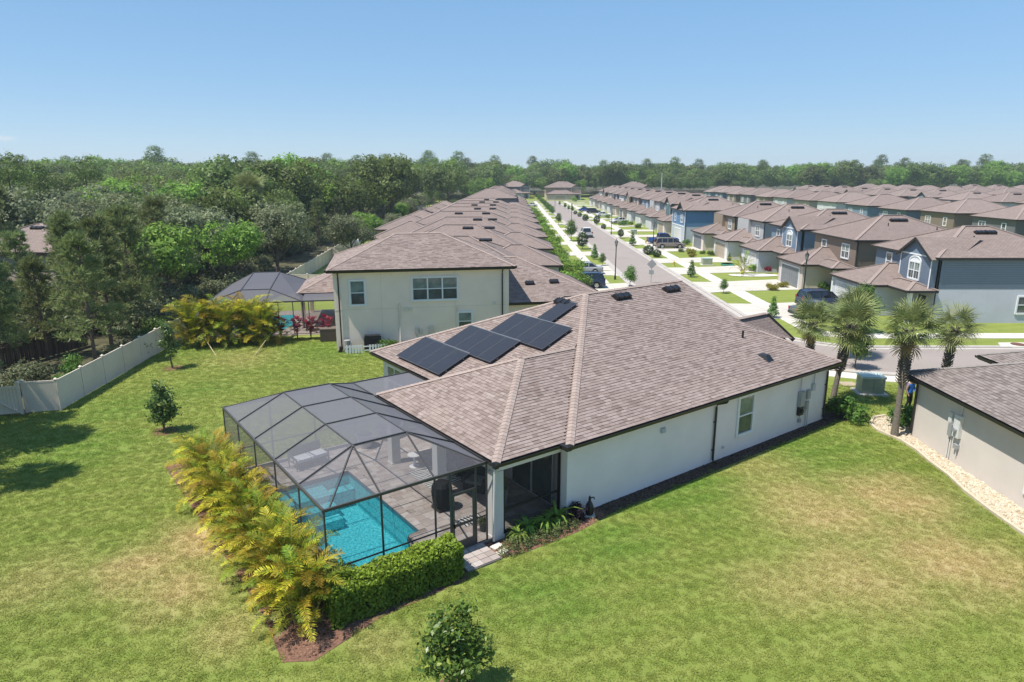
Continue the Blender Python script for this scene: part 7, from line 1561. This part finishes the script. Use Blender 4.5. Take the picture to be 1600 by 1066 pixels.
# ------------------------------------------------------------------ person in a blue shirt beside the palm
def person(label, p, rot):
    t = thing('person', label, 'person', p, rot)
    V = [(0, 0, .96), (0, 0, 1.2), (0, .0, 1.42), (0, .01, 1.52), (0, .02, 1.62), (0, .03, 1.72), (-.19, 0, 1.41), (-.25, .02, 1.15), (-.2, .2, 1.0), (.19, 0, 1.41), (.26, -.02, 1.14), (.24, .1, .9), (-.1, 0, .9), (-.11, .03, .5), (-.11, -.03, .08), (-.12, .12, .04), (.1, 0, .9), (.12, .06, .5), (.13, -.08, .1), (.14, .08, .05), (-.19, .28, .98), (.23, .16, .82)]
    E = [(0, 1), (1, 2), (2, 3), (3, 4), (4, 5), (2, 6), (6, 7), (7, 8), (8, 20), (2, 9), (9, 10), (10, 11), (11, 21), (0, 12), (12, 13), (13, 14), (14, 15), (0, 16), (16, 17), (17, 18), (18, 19)]
    Rr = [.15, .135, .14, .06, .095, .08, .075, .05, .035, .075, .05, .035, .1, .07, .045, .045, .1, .07, .045, .045, .035, .035]
    me = bpy.data.meshes.new('body'); me.from_pydata(V, E, []); o = link('body', me, t); sk = o.modifiers.new('skin', 'SKIN')
    for i, r in enumerate(Rr): me.skin_vertices[0].data[i].radius = (r, r * (.72 if i < 3 else 1))
    me.skin_vertices[0].data[0].use_root = True; sb = o.modifiers.new('sub', 'SUBSURF'); sb.levels = sb.render_levels = 2
    m, tt, bs = nodes('person_skin_and_clothes'); g = N(tt, 'ShaderNodeTexCoord'); sp = N(tt, 'ShaderNodeSeparateXYZ'); tt.links.new(g.outputs['Object'], sp.inputs[0]); z = sp.outputs[2]
    c = mixc(tt, math_(tt, 'GREATER_THAN', z, .98), (.02, .022, .03), (.03, .15, .5)); c = mixc(tt, math_(tt, 'GREATER_THAN', z, 1.47), c, (.3, .18, .13)); c = mixc(tt, math_(tt, 'GREATER_THAN', math_(tt, 'ABSOLUTE', sp.outputs[0]), .225), c, (.3, .18, .13)); c = mixc(tt, math_(tt, 'LESS_THAN', z, .09), c, (.02, .02, .02))
    tt.links.new(c, bs.inputs['Base Color']); bs.inputs['Roughness'].default_value = .8; me.materials.append(m)
    m = MB(); m.tube([(0, .0, 1.6), (0, .0, 1.68), (0, .01, 1.76), (0, .01, 1.8)], [.1, .115, .095, .03], 10); m.build('hair', mat('dark_hair', (.015, .012, .01), .7), t)
    m = MB(); m.box(-.14, -.25, 1.05, .14, -.1, 1.42); m.build('bag', mat('grey_bag', (.12, .11, .16), .8), t); return t
person('person in a blue shirt and dark trousers standing beside the palm at the right-hand house', (G(1418, 640)[0], G(1418, 640)[1], 0), R_(200))



# ------------------------------------------------------------------ grass blades on the near lawn
GT = np.random.default_rng(3); Q = []
for i in range(16):
    a = GT.uniform(0, 6.28); r = GT.uniform(0, .13); b0 = np.array([r * math.cos(i * 2.4), r * math.sin(i * 2.4), 0]); d = np.array([math.cos(a), math.sin(a), 0]); w = np.array([-d[1], d[0], 0]) * .008; h = GT.uniform(.025, .05); l = GT.uniform(.025, .07)
    m1 = b0 + d * l * .4 + np.array([0, 0, h * .75]); tp2 = b0 + d * l + np.array([0, 0, h]); Q.append([b0 - w, b0 + w, m1 + w * .8, m1 - w * .8]); Q.append([m1 - w * .8, m1 + w * .8, tp2 + w * .15, tp2 - w * .15])
tf = np_mesh('grass_tuft', np.array(Q), BLADE); p = G(1000, 900)
ft = link('grass_tuft', tf, None, (*p, 0)); tag(ft, kind='stuff')
hp = [(-9.5, .3), (-.1, .3), (-.1, -.1), (17.6, -.1), (17.6, 2.6), (19.5, 2.6), (19.5, 8.1), (15, 8.1), (15, 15.6), (-.1, 15.6), (-.1, 11.6), (-9.5, 11.6)]
b1 = [(-11.2, -1.3), (-10.5, -1.75), (-9.6, -1.5), (-8.3, -1.15), (-5.15, -1.05), (-5.15, -.8), (-3.7, -.8), (-2.9, -.92), (-.4, -.97), (1.2, -.74), (17.4, -.64), (18.6, -.7), (18.6, .4), (-9.2, 11.5), (-9.4, 14.2), (-11.3, 14.0), (-11.1, 6), (-11.0, 1)]
gm = MB(); gf = MB(); st = .5
for ix in range(-76, 70):
    for iy in range(4, 128):
        x, y = ix * st, iy * st; d = math.hypot(x, y)
        if abs(x) > .84 * y + 11 or d > 62: continue
        l = Lc(x + st / 2, y + st / 2)
        if inpoly(*l, hp) or inpoly(*l, b1): continue
        if inpoly(x + .25, y + .25, BEDP) or (x > 19.2 and y < 34.5): continue
        if x < fence_x(y) + .1 and y > 33.5: continue
        if y > 38.9 and x > 15.5: continue
        if x > 9.8 and y > 46: continue
        v = Vector((x - tp[0], y - tp[1], 0)); v = Matrix.Rotation(-TROT, 3, 'Z') @ v
        if (-.3 < v.x < 20.5 and v.y > -.3) or (v.x < 0 and v.x > -13 and v.y > 4.0): continue
        (gm if d < 34 else gf).poly([(x, y, .0), (x + st, y, .0), (x + st, y + st, .0), (x, y + st, .0)])
scatter('grass', gm.data('grass', LAWN), ft, '', 55, .75, 1.3, 11, tilt=.15); scatter('grass', gf.data('grass', LAWN), ft, '', 26, 1.0, 1.7, 12, tilt=.15)

# ------------------------------------------------------------------ air
hb = MB(); hb.box(-950, -60, -3.5, 950, 1500, 45); HZ, t_, b_ = nodes('haze_air'); t_.nodes.remove(b_); vs = N(t_, 'ShaderNodeVolumePrincipled')
vs.inputs['Color'].default_value = (.78, .88, 1, 1); vs.inputs['Density'].default_value = 0.00027; vs.inputs['Anisotropy'].default_value = .2
t_.links.new(vs.outputs[0], t_.nodes['Material Output'].inputs['Volume']); tag(hb.build('haze', HZ), kind='stuff')
